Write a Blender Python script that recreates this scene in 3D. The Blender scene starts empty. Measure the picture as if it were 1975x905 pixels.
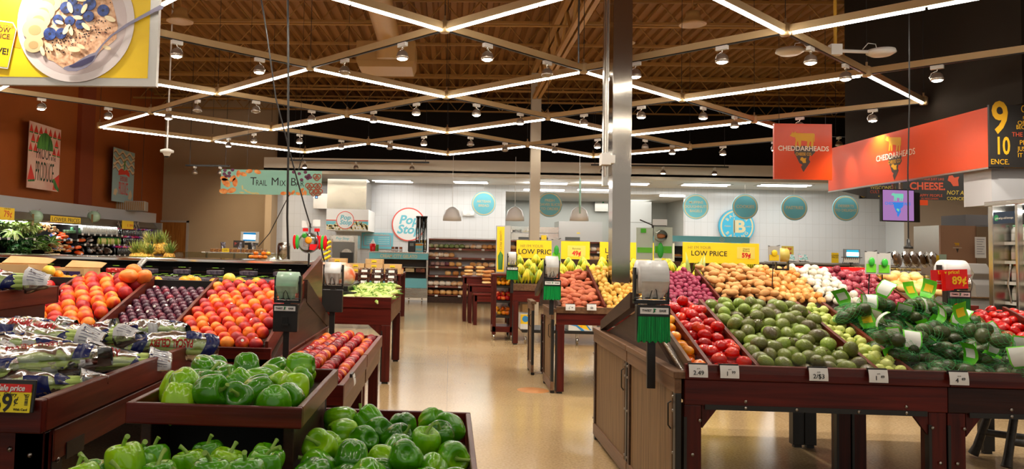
import bpy, bmesh, math, random
from mathutils import Vector, Matrix, Euler, noise
random.seed(7)
PI = math.pi
SC = bpy.context.scene
COL = SC.collection
# ------------------------------------------------------------------ camera
F, PX0, PY0, EYE = 1461.0, 801.0, 405.0, 1.45
_D = Vector((67.0, -75.0, -F)).normalized()
_R = Vector((1.0, -0.02, 0.0469)); _R = (_R - _D*_R.dot(_D)).normalized()
_U = _R.cross(_D)
if _U.y < 0: _U = -_U
cam_rot = Matrix((_R, _D, _U))          # rows: world axes in camera space -> maps camera vectors to world
cd = bpy.data.cameras.new('camera'); cam = bpy.data.objects.new('camera', cd); COL.objects.link(cam)
M4 = cam_rot.to_4x4(); M4.translation = Vector((0, 0, EYE)); cam.matrix_world = M4
cd.sensor_fit = 'HORIZONTAL'; cd.sensor_width = 36.0; cd.lens = F/1975*36.0
cd.shift_x = (987.5-PX0)/1975; cd.shift_y = -(452.5-PY0)/1975
cd.clip_start = .05; cd.clip_end = 100
SC.camera = cam
SC.view_settings.view_transform = 'Standard'; SC.view_settings.look = 'None'
SC.view_settings.exposure = 0.2; SC.view_settings.gamma = 1.0
SC.view_settings.use_curve_mapping = False
# ------------------------------------------------------------------ world and light levels
w = bpy.data.worlds.new('store_world'); SC.world = w; w.use_nodes = True
w.node_tree.nodes['Background'].inputs[0].default_value = (1.0, .94, .85, 1)  # added warm fill, entering where the store is left open behind the camera
w.node_tree.nodes['Background'].inputs[1].default_value = 0.42
LED_E, BULB_E, SPOT_W, PANEL_E = 29.0, 60.0, 115.0, 9.0
cy = SC.cycles
cy.max_bounces = 6; cy.diffuse_bounces = 3; cy.glossy_bounces = 3; cy.transmission_bounces = 4; cy.transparent_max_bounces = 8
cy.sample_clamp_indirect = 4.0; cy.sample_clamp_direct = 0; cy.use_denoising = True
cy.caustics_reflective = False; cy.caustics_refractive = False

def at(px, py, Y):
    v = cam_rot @ Vector(((px-PX0)/F, -(py-PY0)/F, -1.0))
    return Vector((0, 0, EYE)) + v*(Y/v.y)
def atz(px, py, z):
    v = cam_rot @ Vector(((px-PX0)/F, -(py-PY0)/F, -1.0))
    return Vector((0, 0, EYE)) + v*((z-EYE)/v.z)

# ------------------------------------------------------------------ mesh helpers
class MB:
    def __init__(s): s.v = []; s.f = []; s.sm = []; s.mi = []
    def add(s, vs, fs, smooth=False, mi=0):
        b = len(s.v); s.v.extend([tuple(p) for p in vs])
        for f in fs: s.f.append(tuple(b+i for i in f)); s.sm.append(smooth); s.mi.append(mi)
        return s
    def box(s, x0, x1, y0, y1, z0, z1, mi=0, M=None):
        vs = [Vector((x, y, z)) for z in (z0, z1) for y in (y0, y1) for x in (x0, x1)]
        if M is not None: vs = [M @ v for v in vs]
        return s.add(vs, [(0,2,3,1),(4,5,7,6),(0,1,5,4),(2,6,7,3),(0,4,6,2),(1,3,7,5)], False, mi)
    def prism(s, poly, axis, a, b, mi=0, M=None, smooth=False):
        """poly: 2D points; axis 'x' -> points are (y,z); 'y' -> (x,z); 'z' -> (x,y)"""
        n = len(poly)
        def mk(p, c):
            v = Vector((c, p[0], p[1])) if axis == 'x' else Vector((p[0], c, p[1])) if axis == 'y' else Vector((p[0], p[1], c))
            return M @ v if M is not None else v
        vs = [mk(p, a) for p in poly]+[mk(p, b) for p in poly]
        fs = [tuple(range(n))[::-1], tuple(range(n, 2*n))]
        s.add(vs, fs, False, mi)
        s.add(vs, [(i, (i+1) % n, n+(i+1) % n, n+i) for i in range(n)], smooth, mi)
        return s
    def tube(s, pts, r, seg=8, mi=0, cap=True, smooth=True):
        pts = [Vector(p) for p in pts]; n = len(pts)
        rs = r if isinstance(r, (list, tuple)) else [r]*n
        vs = []; up0 = None
        for i, p in enumerate(pts):
            t = (pts[min(i+1, n-1)]-pts[max(i-1, 0)])
            t = t.normalized() if t.length > 1e-9 else Vector((0, 0, 1))
            if up0 is None:
                a = Vector((0, 0, 1)) if abs(t.z) < .9 else Vector((1, 0, 0)); up0 = (a-t*a.dot(t)).normalized()
            else: up0 = (up0-t*up0.dot(t)).normalized()
            sd = t.cross(up0)
            for k in range(seg):
                a = 2*PI*k/seg; vs.append(p+(up0*math.cos(a)+sd*math.sin(a))*rs[i])
        fs = [(i*seg+k, i*seg+(k+1) % seg, (i+1)*seg+(k+1) % seg, (i+1)*seg+k) for i in range(n-1) for k in range(seg)]
        s.add(vs, fs, smooth, mi)
        if cap: s.add(vs[:seg], [tuple(range(seg))[::-1]], False, mi); s.add(vs[-seg:], [tuple(range(seg))], False, mi)
        return s
    def lathe(s, prof, seg=24, mi=0, M=None, smooth=True, cap=True):
        """prof: (r,z) list about the z axis"""
        n = len(prof); vs = []
        for r, z in prof:
            for k in range(seg):
                a = 2*PI*k/seg; v = Vector((r*math.cos(a), r*math.sin(a), z)); vs.append(M @ v if M is not None else v)
        fs = [(i*seg+k, i*seg+(k+1) % seg, (i+1)*seg+(k+1) % seg, (i+1)*seg+k) for i in range(n-1) for k in range(seg)]
        s.add(vs, fs, smooth, mi)
        if cap:
            if prof[0][0] > 1e-6: s.add(vs[:seg], [tuple(range(seg))[::-1]], False, mi)
            if prof[-1][0] > 1e-6: s.add(vs[-seg:], [tuple(range(seg))], False, mi)
        return s
    def blob(s, fn, nu=20, nv=14, mi=0, smooth=True, M=None):
        """closed surface; fn(phi, th) -> point, th 0..pi"""
        vs = [fn(0, 0)]
        for j in range(1, nv):
            for i in range(nu): vs.append(fn(2*PI*i/nu, PI*j/nv))
        vs.append(fn(0, PI)); L = len(vs)-1
        if M is not None: vs = [M @ Vector(v) for v in vs]
        fs = [(0, 1+i, 1+(i+1) % nu) for i in range(nu)]
        for j in range(nv-2):
            b = 1+j*nu
            fs += [(b+i, b+nu+i, b+nu+(i+1) % nu, b+(i+1) % nu) for i in range(nu)]
        b = 1+(nv-2)*nu
        fs += [(b+i, L, b+(i+1) % nu) for i in range(nu)]
        return s.add(vs, fs, smooth, mi)
    def grid(s, fn, nu, nv, mi=0, smooth=True):
        vs = [fn(i/nu, j/nv) for j in range(nv+1) for i in range(nu+1)]
        fs = [(j*(nu+1)+i, j*(nu+1)+i+1, (j+1)*(nu+1)+i+1, (j+1)*(nu+1)+i) for j in range(nv) for i in range(nu)]
        return s.add(vs, fs, smooth, mi)
    def build(s, name, mat, parent=None, loc=None, bev=0, fix=False):
        me = bpy.data.meshes.new(name); me.from_pydata(s.v, [], s.f); me.update()
        me.polygons.foreach_set('use_smooth', s.sm)
        mats = mat if isinstance(mat, (list, tuple)) else [mat]
        for m in mats: me.materials.append(m)
        if len(mats) > 1: me.polygons.foreach_set('material_index', s.mi)
        if fix:
            b = bmesh.new(); b.from_mesh(me); bmesh.ops.recalc_face_normals(b, faces=b.faces); b.to_mesh(me); b.free()
        o = bpy.data.objects.new(name, me); COL.objects.link(o)
        if parent is not None: o.parent = parent
        if loc is not None: o.location = loc
        if bev:
            m = o.modifiers.new('edge', 'BEVEL'); m.width = bev; m.segments = 2; m.limit_method = 'ANGLE'
        return o
def tag(o, label=None, cat=None, group=None, kind=None):
    if label: o['label'] = label
    if cat: o['category'] = cat
    if group: o['group'] = group
    if kind: o['kind'] = kind
    return o
def empty(name, loc, label, cat, group=None, rz=0):
    o = bpy.data.objects.new(name, None); COL.objects.link(o); o.location = loc; o.rotation_euler = (0, 0, rz)
    o.empty_display_size = .05
    return tag(o, label, cat, group)
KIDS = {}
def copy_tree(o, loc=None, rot=None, scale=None, label=None, group=None):
    if o not in KIDS: KIDS[o] = [c for c in bpy.data.objects if c.parent == o]
    c = o.copy(); COL.objects.link(c)
    for ch in KIDS[o]:
        if ch not in KIDS: KIDS[ch] = [g for g in bpy.data.objects if g.parent == ch]
        d = ch.copy(); COL.objects.link(d); d.parent = c
        for g in KIDS[ch]:
            e = g.copy(); COL.objects.link(e); e.parent = d
    if loc is not None: c.location = loc
    if rot is not None: c.rotation_euler = rot
    if scale is not None: c.scale = scale if hasattr(scale, '__len__') else (scale,)*3
    if label: c['label'] = label
    if group: c['group'] = group
    return c
def drop_tree(o):
    for c in [c for c in bpy.data.objects if c.parent == o]: drop_tree(c)
    bpy.data.objects.remove(o)
def struct(name, mb, mat, label=None, bev=0):
    o = mb.build(name, mat, bev=bev); o['kind'] = 'structure'
    if label: o['label'] = label
    return o
# ------------------------------------------------------------------ materials
def mat(name, col, rough=.5, metal=0, spec=.5, emit=None, es=0, alpha=None, coat=0, trans=0, ior=1.45):
    m = bpy.data.materials.new(name); m.use_nodes = True; b = m.node_tree.nodes['Principled BSDF']
    b.inputs['Base Color'].default_value = (*col, 1); b.inputs['Roughness'].default_value = rough
    b.inputs['Metallic'].default_value = metal; b.inputs['Specular IOR Level'].default_value = spec
    if emit: b.inputs['Emission Color'].default_value = (*emit, 1); b.inputs['Emission Strength'].default_value = es
    if alpha is not None: b.inputs['Alpha'].default_value = alpha
    if coat: b.inputs['Coat Weight'].default_value = coat; b.inputs['Coat Roughness'].default_value = .08
    if trans: b.inputs['Transmission Weight'].default_value = trans; b.inputs['IOR'].default_value = ior
    return m
def N(m, t, **kw):
    n = m.node_tree.nodes.new(t)
    for k, v in kw.items(): setattr(n, k, v)
    return n
def L(m, a, b): m.node_tree.links.new(a, b)
def ramp(m, fac, stops):
    r = N(m, 'ShaderNodeValToRGB'); e = r.color_ramp.elements
    e[0].position = stops[0][0]; e[0].color = (*stops[0][1], 1); e[1].position = stops[-1][0]; e[1].color = (*stops[-1][1], 1)
    for p, c in stops[1:-1]:
        k = e.new(p); k.color = (*c, 1)
    L(m, fac, r.inputs[0]); return r.outputs[0]
def noisy(name, stops, scale=4, rough=.5, stretch=(1, 1, 1), detail=4, bump=0, bscale=None, metal=0, rand=0, coat=0, spec=.5, dist=0, coord='Object', sss=0):
    """noise-ramped colour in object space; rand = how much the per-object random shifts the ramp"""
    m = mat(name, (1, 1, 1), rough, metal, spec, coat=coat); b = m.node_tree.nodes['Principled BSDF']
    tc = N(m, 'ShaderNodeTexCoord'); mp = N(m, 'ShaderNodeMapping'); mp.inputs['Scale'].default_value = stretch
    L(m, tc.outputs[coord], mp.inputs[0])
    nz = N(m, 'ShaderNodeTexNoise'); nz.inputs['Scale'].default_value = scale; nz.inputs['Detail'].default_value = detail
    nz.inputs['Distortion'].default_value = dist
    vec = mp.outputs[0]
    if rand:
        oi = N(m, 'ShaderNodeObjectInfo'); ad = N(m, 'ShaderNodeVectorMath', operation='ADD')
        sc_ = N(m, 'ShaderNodeVectorMath', operation='SCALE'); sc_.inputs['Scale'].default_value = 37
        cx = N(m, 'ShaderNodeCombineXYZ'); L(m, oi.outputs['Random'], cx.inputs[0]); L(m, oi.outputs['Random'], cx.inputs[1])
        L(m, cx.outputs[0], sc_.inputs[0]); L(m, mp.outputs[0], ad.inputs[0]); L(m, sc_.outputs[0], ad.inputs[1]); vec = ad.outputs[0]
    L(m, vec, nz.inputs['Vector'])
    fac = nz.outputs['Fac']
    if rand:
        sb = N(m, 'ShaderNodeMath', operation='MULTIPLY_ADD'); sb.inputs[1].default_value = rand; sb.inputs[2].default_value = -rand/2
        L(m, oi.outputs['Random'], sb.inputs[0])
        a2 = N(m, 'ShaderNodeMath', operation='ADD'); L(m, fac, a2.inputs[0]); L(m, sb.outputs[0], a2.inputs[1]); fac = a2.outputs[0]
    L(m, ramp(m, fac, stops), b.inputs['Base Color'])
    if bump:
        n2 = N(m, 'ShaderNodeTexNoise'); n2.inputs['Scale'].default_value = bscale or scale*4; n2.inputs['Detail'].default_value = 3
        L(m, vec, n2.inputs['Vector'])
        bp = N(m, 'ShaderNodeBump'); bp.inputs['Strength'].default_value = bump; bp.inputs['Distance'].default_value = .004
        L(m, n2.outputs['Fac'], bp.inputs['Height']); L(m, bp.outputs[0], b.inputs['Normal'])
    return m
def wood(name, c0, c1, axis='x', rough=.38, sc=1.0, plank=0):
    st = {'x': (1.5, 26, 26), 'y': (26, 1.5, 26), 'z': (26, 26, 1.5)}[axis]
    return noisy(name, [(.3, c0), (.7, c1)], scale=1.3*sc, rough=rough, stretch=st, detail=6, bump=.12, bscale=4, dist=.4, rand=.05, spec=.3)
def glassy(name, tint=(1, 1, 1), fac=.12, rough=.05, film=False):
    m = bpy.data.materials.new(name); m.use_nodes = True; nt = m.node_tree; nt.nodes.clear()
    o = nt.nodes.new('ShaderNodeOutputMaterial'); t = nt.nodes.new('ShaderNodeBsdfTransparent'); g = nt.nodes.new('ShaderNodeBsdfGlossy')
    t.inputs[0].default_value = (*tint, 1); g.inputs['Roughness'].default_value = rough
    mx = nt.nodes.new('ShaderNodeMixShader'); fr = nt.nodes.new('ShaderNodeFresnel'); fr.inputs[0].default_value = 1.45
    ma = nt.nodes.new('ShaderNodeMath'); ma.operation = 'ADD'; ma.inputs[1].default_value = fac; ma.use_clamp = True
    nt.links.new(fr.outputs[0], ma.inputs[0]); ge = nt.nodes.new('ShaderNodeNewGeometry'); iv = nt.nodes.new('ShaderNodeMath'); iv.operation = 'SUBTRACT'; iv.inputs[0].default_value = 1; nt.links.new(ge.outputs['Backfacing'], iv.inputs[1]); ml = nt.nodes.new('ShaderNodeMath'); ml.operation = 'MULTIPLY'; nt.links.new(ma.outputs[0], ml.inputs[0]); nt.links.new(iv.outputs[0], ml.inputs[1]); nt.links.new(ml.outputs[0], mx.inputs[0]); nt.links.new(t.outputs[0], mx.inputs[1]); nt.links.new(g.outputs[0], mx.inputs[2])
    if film:
        lw = nt.nodes.new('ShaderNodeLayerWeight'); lw.inputs[0].default_value = .45; mf = nt.nodes.new('ShaderNodeMath'); mf.operation = 'ADD'; mf.inputs[1].default_value = fac; mf.use_clamp = True
        nt.links.new(lw.outputs['Fresnel'], mf.inputs[0]); nt.links.new(mf.outputs[0], mx.inputs[0])
    nt.links.new(mx.outputs[0], o.inputs[0]); return m
def emis(name, col, s):
    m = bpy.data.materials.new(name); m.use_nodes = True; nt = m.node_tree; nt.nodes.clear()
    o = nt.nodes.new('ShaderNodeOutputMaterial'); e = nt.nodes.new('ShaderNodeEmission'); e.inputs[0].default_value = (*col, 1); e.inputs[1].default_value = s
    nt.links.new(e.outputs[0], o.inputs[0]); return m
def S(r, g, b):
    """sRGB 0-255 to linear"""
    return tuple(((c/255+.055)/1.055)**2.4 if c > 10 else c/255/12.92 for c in (r, g, b))

m_floor = noisy('polished_concrete', [(.3, S(160, 134, 98)), (.55, S(176, 150, 112)), (.75, S(188, 166, 130))], scale=.7, rough=.17, detail=8, coord='Object', spec=.55)
def _floor_joints(m):
    b = m.node_tree.nodes['Principled BSDF']; src = b.inputs['Base Color'].links[0].from_socket
    tc = N(m, 'ShaderNodeTexCoord'); n2 = N(m, 'ShaderNodeTexNoise'); n2.inputs['Scale'].default_value = 55; n2.inputs['Detail'].default_value = 4
    L(m, tc.outputs['Object'], n2.inputs[0])
    r2 = ramp(m, n2.outputs['Fac'], [(.35, (.78, .74, .68)), (.65, (1.08, 1.08, 1.06))])
    mx = N(m, 'ShaderNodeMix', data_type='RGBA', blend_type='MULTIPLY'); mx.inputs[0].default_value = 1
    L(m, src, mx.inputs[6]); L(m, r2, mx.inputs[7])
    sx = N(m, 'ShaderNodeSeparateXYZ'); L(m, tc.outputs['Object'], sx.inputs[0]); facs = []
    for ax, per in ((0, 3.0), (1, 2.4)):
        md = N(m, 'ShaderNodeMath', operation='PINGPONG'); md.inputs[1].default_value = per/2
        L(m, sx.outputs[ax], md.inputs[0]); lt = N(m, 'ShaderNodeMath', operation='LESS_THAN'); lt.inputs[1].default_value = .0035
        L(m, md.outputs[0], lt.inputs[0]); facs.append(lt.outputs[0])
    mm = N(m, 'ShaderNodeMath', operation='MAXIMUM'); L(m, facs[0], mm.inputs[0]); L(m, facs[1], mm.inputs[1])
    ml = N(m, 'ShaderNodeMath', operation='MULTIPLY'); ml.inputs[1].default_value = .45; L(m, mm.outputs[0], ml.inputs[0])
    m3 = N(m, 'ShaderNodeMix', data_type='RGBA'); L(m, ml.outputs[0], m3.inputs[0]); L(m, mx.outputs[2], m3.inputs[6]); m3.inputs[7].default_value = (.18, .12, .06, 1)
    L(m, m3.outputs[2], b.inputs['Base Color'])
_floor_joints(m_floor)
m_mahog = wood('mahogany_boards', S(60, 12, 8), S(98, 28, 18), 'x', .33)
m_mahogy = wood('mahogany_side_boards', S(68, 20, 12), S(112, 46, 30), 'y', .33)
m_mahogz = wood('mahogany_posts', S(52, 10, 7), S(88, 26, 17), 'z', .35)
m_oak = wood('brown_oak_panel', S(92, 66, 44), S(124, 94, 64), 'z', .45)
m_oaky = wood('brown_oak_rail', S(96, 68, 48), S(126, 94, 68), 'y', .42)
m_dark = wood('espresso_boards', S(44, 28, 20), S(70, 46, 34), 'y', .4)
m_black = mat('black_metal', (.012, .011, .010), .35)
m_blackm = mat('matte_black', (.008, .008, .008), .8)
m_steel = mat('brushed_stainless', (.62, .58, .52), .24, 1.0)
m_chrome = mat('chrome', (.8, .78, .74), .12, 1.0)
m_bolt = mat('bolt_steel', (.35, .33, .30), .3, 1.0)
m_white = mat('white_enamel', (.80, .78, .74), .4)
m_yel = mat('yellow_sign_face', S(246, 206, 22), .45)
m_yel2 = mat('pale_yellow_card', S(232, 208, 92), .45)
m_blk = mat('black_lettering', (.01, .01, .01), .5)
m_gry = mat('grey_lettering', S(150, 128, 50), .5)
m_red = mat('red_lettering', S(214, 28, 20), .45)
m_redcard = mat('red_sign_card', S(232, 20, 16), .4)
m_paper = mat('white_paper', (.82, .81, .78), .6)
m_glass = glassy('clear_acrylic', (.98, .98, .97), .0)
m_plast = glassy('clear_wrap', (.97, .98, .97), .05, .14, True)

_tc = {}
def txt(body, size, m, parent, x=0, z=0, y=-.004, sx=1, ex=.0008, name='lettering', align='CENTER', shear=0, rot=0, label=None, bold=0, fn=None):
    """flat letters on a panel whose face looks along local -Y"""
    c = bpy.data.curves.new('t', 'FONT'); c.body = body; c.size = size; c.align_x = align; c.align_y = 'CENTER'; c.extrude = ex; c.shear = shear
    c.offset = bold*size; c.resolution_u = 3; c.space_line = .92
    to = bpy.data.objects.new('t', c); COL.objects.link(to)
    dg = bpy.context.evaluated_depsgraph_get(); me = bpy.data.meshes.new_from_object(to.evaluated_get(dg)); bpy.data.objects.remove(to)
    me.materials.clear(); me.materials.append(m)
    if fn: 
        for v in me.vertices: v.co = fn(Vector((v.co.x*sx, v.co.y, v.co.z)))
    else:
        T = Matrix.Translation((x, y, z)) @ Matrix.Rotation(rot, 4, 'Y') @ Matrix.Rotation(PI/2, 4, 'X') @ Matrix.Diagonal((sx, 1, 1, 1))
        me.transform(T)
    o = bpy.data.objects.new(name, me); COL.objects.link(o); o.parent = parent
    if label: o['label'] = label
    return o
def panel(name, w, h, t, m, loc, rz=0, rx=0, parent=None):
    """thin upright board centred on loc, face along local -Y"""
    o = MB().box(-w/2, w/2, -t/2, t/2, -h/2, h/2).build(name, m, parent); o.location = loc; o.rotation_euler = (rx, 0, rz); return o
def flat(name, polys, m, parent, y=-.004, t=.0012, smooth=False):
    b = MB()
    for p in polys: b.prism(p, 'y', y, y-t)
    return b.build(name, m, parent, fix=True)
def disc(cx, cz, r, n=32, sx=1): return [(cx+sx*r*math.cos(2*PI*k/n), cz+r*math.sin(2*PI*k/n)) for k in range(n)]
def ring(name, cx, cz, r0, r1, m, parent, y, t=.0015, n=48):
    b = MB()
    vs = []
    for k in range(n):
        a = 2*PI*k/n; vs += [(cx+r0*math.cos(a), y, cz+r0*math.sin(a)), (cx+r1*math.cos(a), y, cz+r1*math.sin(a)), (cx+r0*math.cos(a), y-t, cz+r0*math.sin(a)), (cx+r1*math.cos(a), y-t, cz+r1*math.sin(a))]
    fs = []
    for k in range(n):
        a, c = 4*k, 4*((k+1) % n); fs += [(a+2, a+3, c+3, c+2), (a+3, a+1, c+1, c+3), (a, a+2, c+2, c), (a, c, c+1, a+1)]
    return b.add(vs, fs).build(name, m, parent, fix=True)
# ------------------------------------------------------------------ room shell
XL, XR, YB, ZC = -9.3, 16.0, 24.0, 6.15
struct('floor', MB().box(XL-.3, XR, -3.5, 31, -.1, 0), m_floor, 'polished tan concrete floor with saw-cut joints')
m_brown = noisy('rust_brown_paint', [(.3, S(152, 74, 14)), (.7, S(166, 84, 20))], scale=.6, rough=.8)
m_brownd = mat('dark_rust_paint', S(134, 56, 18), .8)
m_tan = noisy('tan_paint', [(.3, S(178, 150, 116)), (.7, S(188, 162, 128))], scale=.5, rough=.8)
struct('wall_left', MB().box(XL-.3, XL, -3.5, YB, 0, ZC+.4), m_brown, 'rust brown wall above the produce case')
p = at(143, 250, 16.0); 
struct('trim_1', MB().box(XL, XL+.12, 18.25, 18.95, 2.3, ZC), m_brownd, 'darker rust pilaster between the two posters')
struct('wall_back', MB().box(XL-.3, -5.55, YB, YB+.2, 0, ZC+.4), m_tan, 'tan back wall beside the bakery')
m_wblack = noisy('charcoal_paint', [(.3, (.018, .013, .009)), (.7, (.026, .019, .013))], scale=.4, rough=.95, spec=.15)
struct('wall_upper', MB().box(-5.55, XR, YB-.25, YB+.05, 3.85, ZC+.4), m_wblack, 'charcoal wall above the bakery soffit')
# glossy white tiles
def tiles(name, c, px=.2, pz=.41):
    m = mat(name, c, .12); b = m.node_tree.nodes['Principled BSDF']
    tc = N(m, 'ShaderNodeTexCoord'); mp = N(m, 'ShaderNodeMapping'); mp.inputs['Rotation'].default_value = (PI/2, 0, 0)
    br = N(m, 'ShaderNodeTexBrick'); br.offset = 0; br.inputs['Scale'].default_value = 1; br.inputs['Mortar Size'].default_value = .004
    br.inputs['Brick Width'].default_value = px; br.inputs['Row Height'].default_value = pz
    br.inputs['Color1'].default_value = (*c, 1); br.inputs['Color2'].default_value = (c[0]*.97, c[1]*.97, c[2]*.97, 1); br.inputs['Mortar'].default_value = (c[0]*.8, c[1]*.79, c[2]*.77, 1)
    L(m, tc.outputs['Object'], mp.inputs[0]); L(m, mp.outputs[0], br.inputs['Vector']); L(m, br.outputs['Color'], b.inputs['Base Color']); return m
m_tile = tiles('white_glazed_tile', (.70, .70, .70))
m_bulk = mat('cream_soffit_paint', (.74, .68, .58), .6)
m_wceil = mat('white_ceiling_board', (.68, .67, .64), .6)
# bakery: soffit, ceiling, tiled wall with a wide opening to the prep room
xo0, xo1 = at(975, 400, YB).x, at(1322, 400, YB).x
struct('wall_bakery', MB().box(-5.55, xo0, YB, YB+.2, 0, 3.5).box(xo1, 13.5, YB, YB+.2, 0, 3.5).box(xo0, xo1, YB, YB+.2, 3.3, 3.5), m_tile, 'white tiled wall behind the bakery counter')
struct('wall_return', MB().box(-5.75, -5.55, 23.2, YB+.2, 0, 3.5), m_tan, 'short tan return where the tiles begin')
struct('wall_soffit', MB().box(-5.15, 13.5, 20.5, 20.75, 3.42, 3.85), m_bulk, 'cream soffit band above the bakery')
struct('ceiling_bakery', MB().box(-5.15, 13.5, 20.5, YB, 3.5, 3.56), m_wceil, 'white dropped ceiling over the bakery')
m_prep = mat('prep_room_paint', (.50, .51, .47), .5)
struct('wall_prep_room', MB().box(xo0-1.5, xo1+.6, 28.2, 28.4, 0, 3.3).box(xo0-1.7, xo0-1.5, YB+.21, 28.4, 0, 3.3).box(xo1+.6, xo1+.8, YB+.21, 28.4, 0, 3.3), m_prep, 'grey green wall of the prep room')
struct('ceiling_prep_room', MB().box(xo0-1.7, xo1+.8, YB+.2, 28.4, 3.3, 3.36), m_wceil, 'white ceiling of the prep room')
# right-hand boundary
struct('wall_right', MB().box(13.5, 13.7, -3.5, YB+.2, 0, ZC+.4), m_tan, 'tan wall beyond the cheese counter')
struct('wall_alcove', MB().box(13.4, 13.5, 19.7, YB, 0, 3.5), mat('white_alcove_paint', (.66, .68, .68), .4), 'white side wall at the end of the bakery')
struct('wall_cheese', MB().box(at(1753,440,19.5).x, 13.5, 19.5, 19.7, 0, 3.9), mat('pale_taupe_paint', (.47, .40, .32), .8), 'pale taupe wall behind the cheese counter')
# timber door in the tan wall
dx0, dx1 = at(305, 440, YB).x, at(361, 440, YB).x
m_doorw = wood('amber_door_veneer', S(150, 92, 34), S(182, 120, 52), 'z', .4)
d = MB().box(dx0, dx1, YB-.06, YB-.005, .01, 2.1).build('door_1', m_doorw); tag(d, 'amber wooden door in the tan back wall', None, None, 'structure')
f_ = MB().box(dx0-.06, dx0, YB-.09, YB, 0, 2.16).box(dx1, dx1+.06, YB-.09, YB, 0, 2.16).box(dx0-.06, dx1+.06, YB-.09, YB, 2.1, 2.16).build('door_frame', mat('door_frame_paint', (.45, .40, .34), .5), d)
MB().box(dx0+.08, dx0+.16, YB-.12, YB-.06, 1.0, 1.06).build('door_handle', m_steel, d)
# ceiling deck: fluted steel
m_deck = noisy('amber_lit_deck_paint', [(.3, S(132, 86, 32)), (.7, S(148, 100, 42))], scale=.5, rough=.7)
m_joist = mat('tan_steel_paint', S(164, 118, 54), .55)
b = MB(); x = XL-.3; vs = []; 
prof = []
while x < XR:
    prof += [(x, 0), (x+.07, 0), (x+.10, -.075), (x+.20, -.075)]; x += .23
vs = [(p[0], Y, ZC+p[1]) for Y in (-3.5, 31) for p in prof]; n = len(prof)
b.add(vs, [(i, i+1, n+i+1, n+i) for i in range(n-1)]).box(XL-.3, XR, -3.5, 31, ZC+.02, ZC+.1)
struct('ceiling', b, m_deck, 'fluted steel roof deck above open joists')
# bar joists across the store, chord + zigzag web each
for k in range(14):
    Y = 9.3+1.52*k
    if Y > 23.6: break
    b = MB(); zb, zt = 5.62, 6.03
    for dy in (-.035, .012):
        b.box(XL, XR-2.5, Y+dy, Y+dy+.023, zb, zb+.045).box(XL, XR-2.5, Y+dy, Y+dy+.023, zt, zt+.045)
    x = XL+.2; up = False
    while x < XR-3:
        b.tube([(x, Y, zt if up else zb+.02), (x+.33, Y, zb+.02 if up else zt)], .013, 5); up = not up; x += .33
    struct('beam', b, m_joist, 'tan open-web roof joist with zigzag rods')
# joist girder along the aisle and columns
GX, C1Y, C2Y = 1.90, 8.63, 17.3
b = MB().box(GX-.12, GX-.02, 3, 17.5, 5.5, 5.62).box(GX+.02, GX+.12, 3, 17.5, 5.5, 5.62)
Y = 3.2
while Y < 17: b.tube([(GX, Y, 5.55), (GX, Y+.6, 4.95)], .03, 6).tube([(GX, Y+.6, 4.95), (GX, Y+1.2, 5.55)], .03, 6); Y += 1.2
b.box(GX-.09, GX-.02, 3, 17.5, 4.9, 4.98).box(GX+.02, GX+.09, 3, 17.5, 4.9, 4.98)
struct('beam', b, m_joist, 'tan girder carried by the two columns')
struct('column', MB().box(GX-.11, GX+.11, C2Y-.1, C2Y+.1, 0, 5.5), mat('warm_grey_column_paint', (.42, .35, .26), .5), 'plain painted column near the bread shelves')
m_clad = noisy('polished_stainless_cladding', [(.3, (.40, .35, .30)), (.7, (.52, .47, .41))], scale=.8, rough=.11, metal=1, bump=.5, bscale=1.6, stretch=(1, 1, .5))
c = struct('column', MB().box(GX-.10, GX+.10, C1Y-.10, C1Y+.10, 0, 2.32).box(GX-.105, GX+.105, C1Y-.105, C1Y+.105, 2.32, 5.6), m_clad, 'polished stainless clad column rising from the potatoes')
MB().box(GX-.19, GX-.135, C1Y-.02, C1Y+.06, 2.2, 5.5).tube([(GX-.17, C1Y-.05, 2.3), (GX-.17, C1Y-.05, 5.5)], .012).build('conduit', m_steel, c)
q = at(1168, 308, 8.5); MB().box(q.x-.05, q.x+.05, 8.45, 8.6, q.z-.06, q.z+.07).box(q.x+.04, q.x+.1, 8.47, 8.58, q.z-.04, q.z+.05).build('junction_box', m_white, c)
# charcoal mass over the cheese shop
FX, FY0, FY1 = 6.49, 9.4, 13.29
struct('wall_charcoal', MB().prism([(FX+.42, FY0+.05), (13.5, FY0+.05), (13.5, 15.0), (8.2, 15.0), (FX+.42, FY1+.3)], 'z', 3.37, ZC), m_wblack, 'charcoal wall over the cheese shop')
# white soffit of the cheese shop
struct('wall_pier', MB().box(FX+.075, 9.8, FY0+.1, FY0+.6, 2.13, 2.58), mat('light_grey_pier', (.50, .50, .52), .6), 'light grey wall strip above the drinks fridge')
# spiral duct and diffuser box
m_duct = noisy('tan_duct_paint', [(.3, S(176, 134, 76)), (.7, S(190, 148, 88))], scale=.5, rough=.45)
b = MB(); pts = [at(695, -60, 9.0), at(712, 0, 10.4), at(733, 60, 12.0), at(746, 95, 13.2)]
path = [pts[0].lerp(pts[-1], t/30) for t in range(31)]
for i in range(31): path[i].z = 5.28-(.22 if i > 27 else 0)*(i-27)/3
path = [Vector((pts[0].x*(1-t)+pts[-1].x*t, 8.0*(1-t)+13.3*t, 5.25)) for t in [i/60 for i in range(61)]]
b.tube(path, [.2+(.008 if i % 2 else 0) for i in range(61)], 24)
b.tube([(path[-1].x, 13.25, 5.25), (path[-1].x, 13.4, 5.15), (path[-1].x, 13.45, 4.85)], .2, 24)
o = b.build('air_duct', m_duct); tag(o, 'round spiral air duct painted tan under the roof', 'duct')
a0, a1 = at(690, 83, 14.2), at(801, 122, 14.2)
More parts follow.
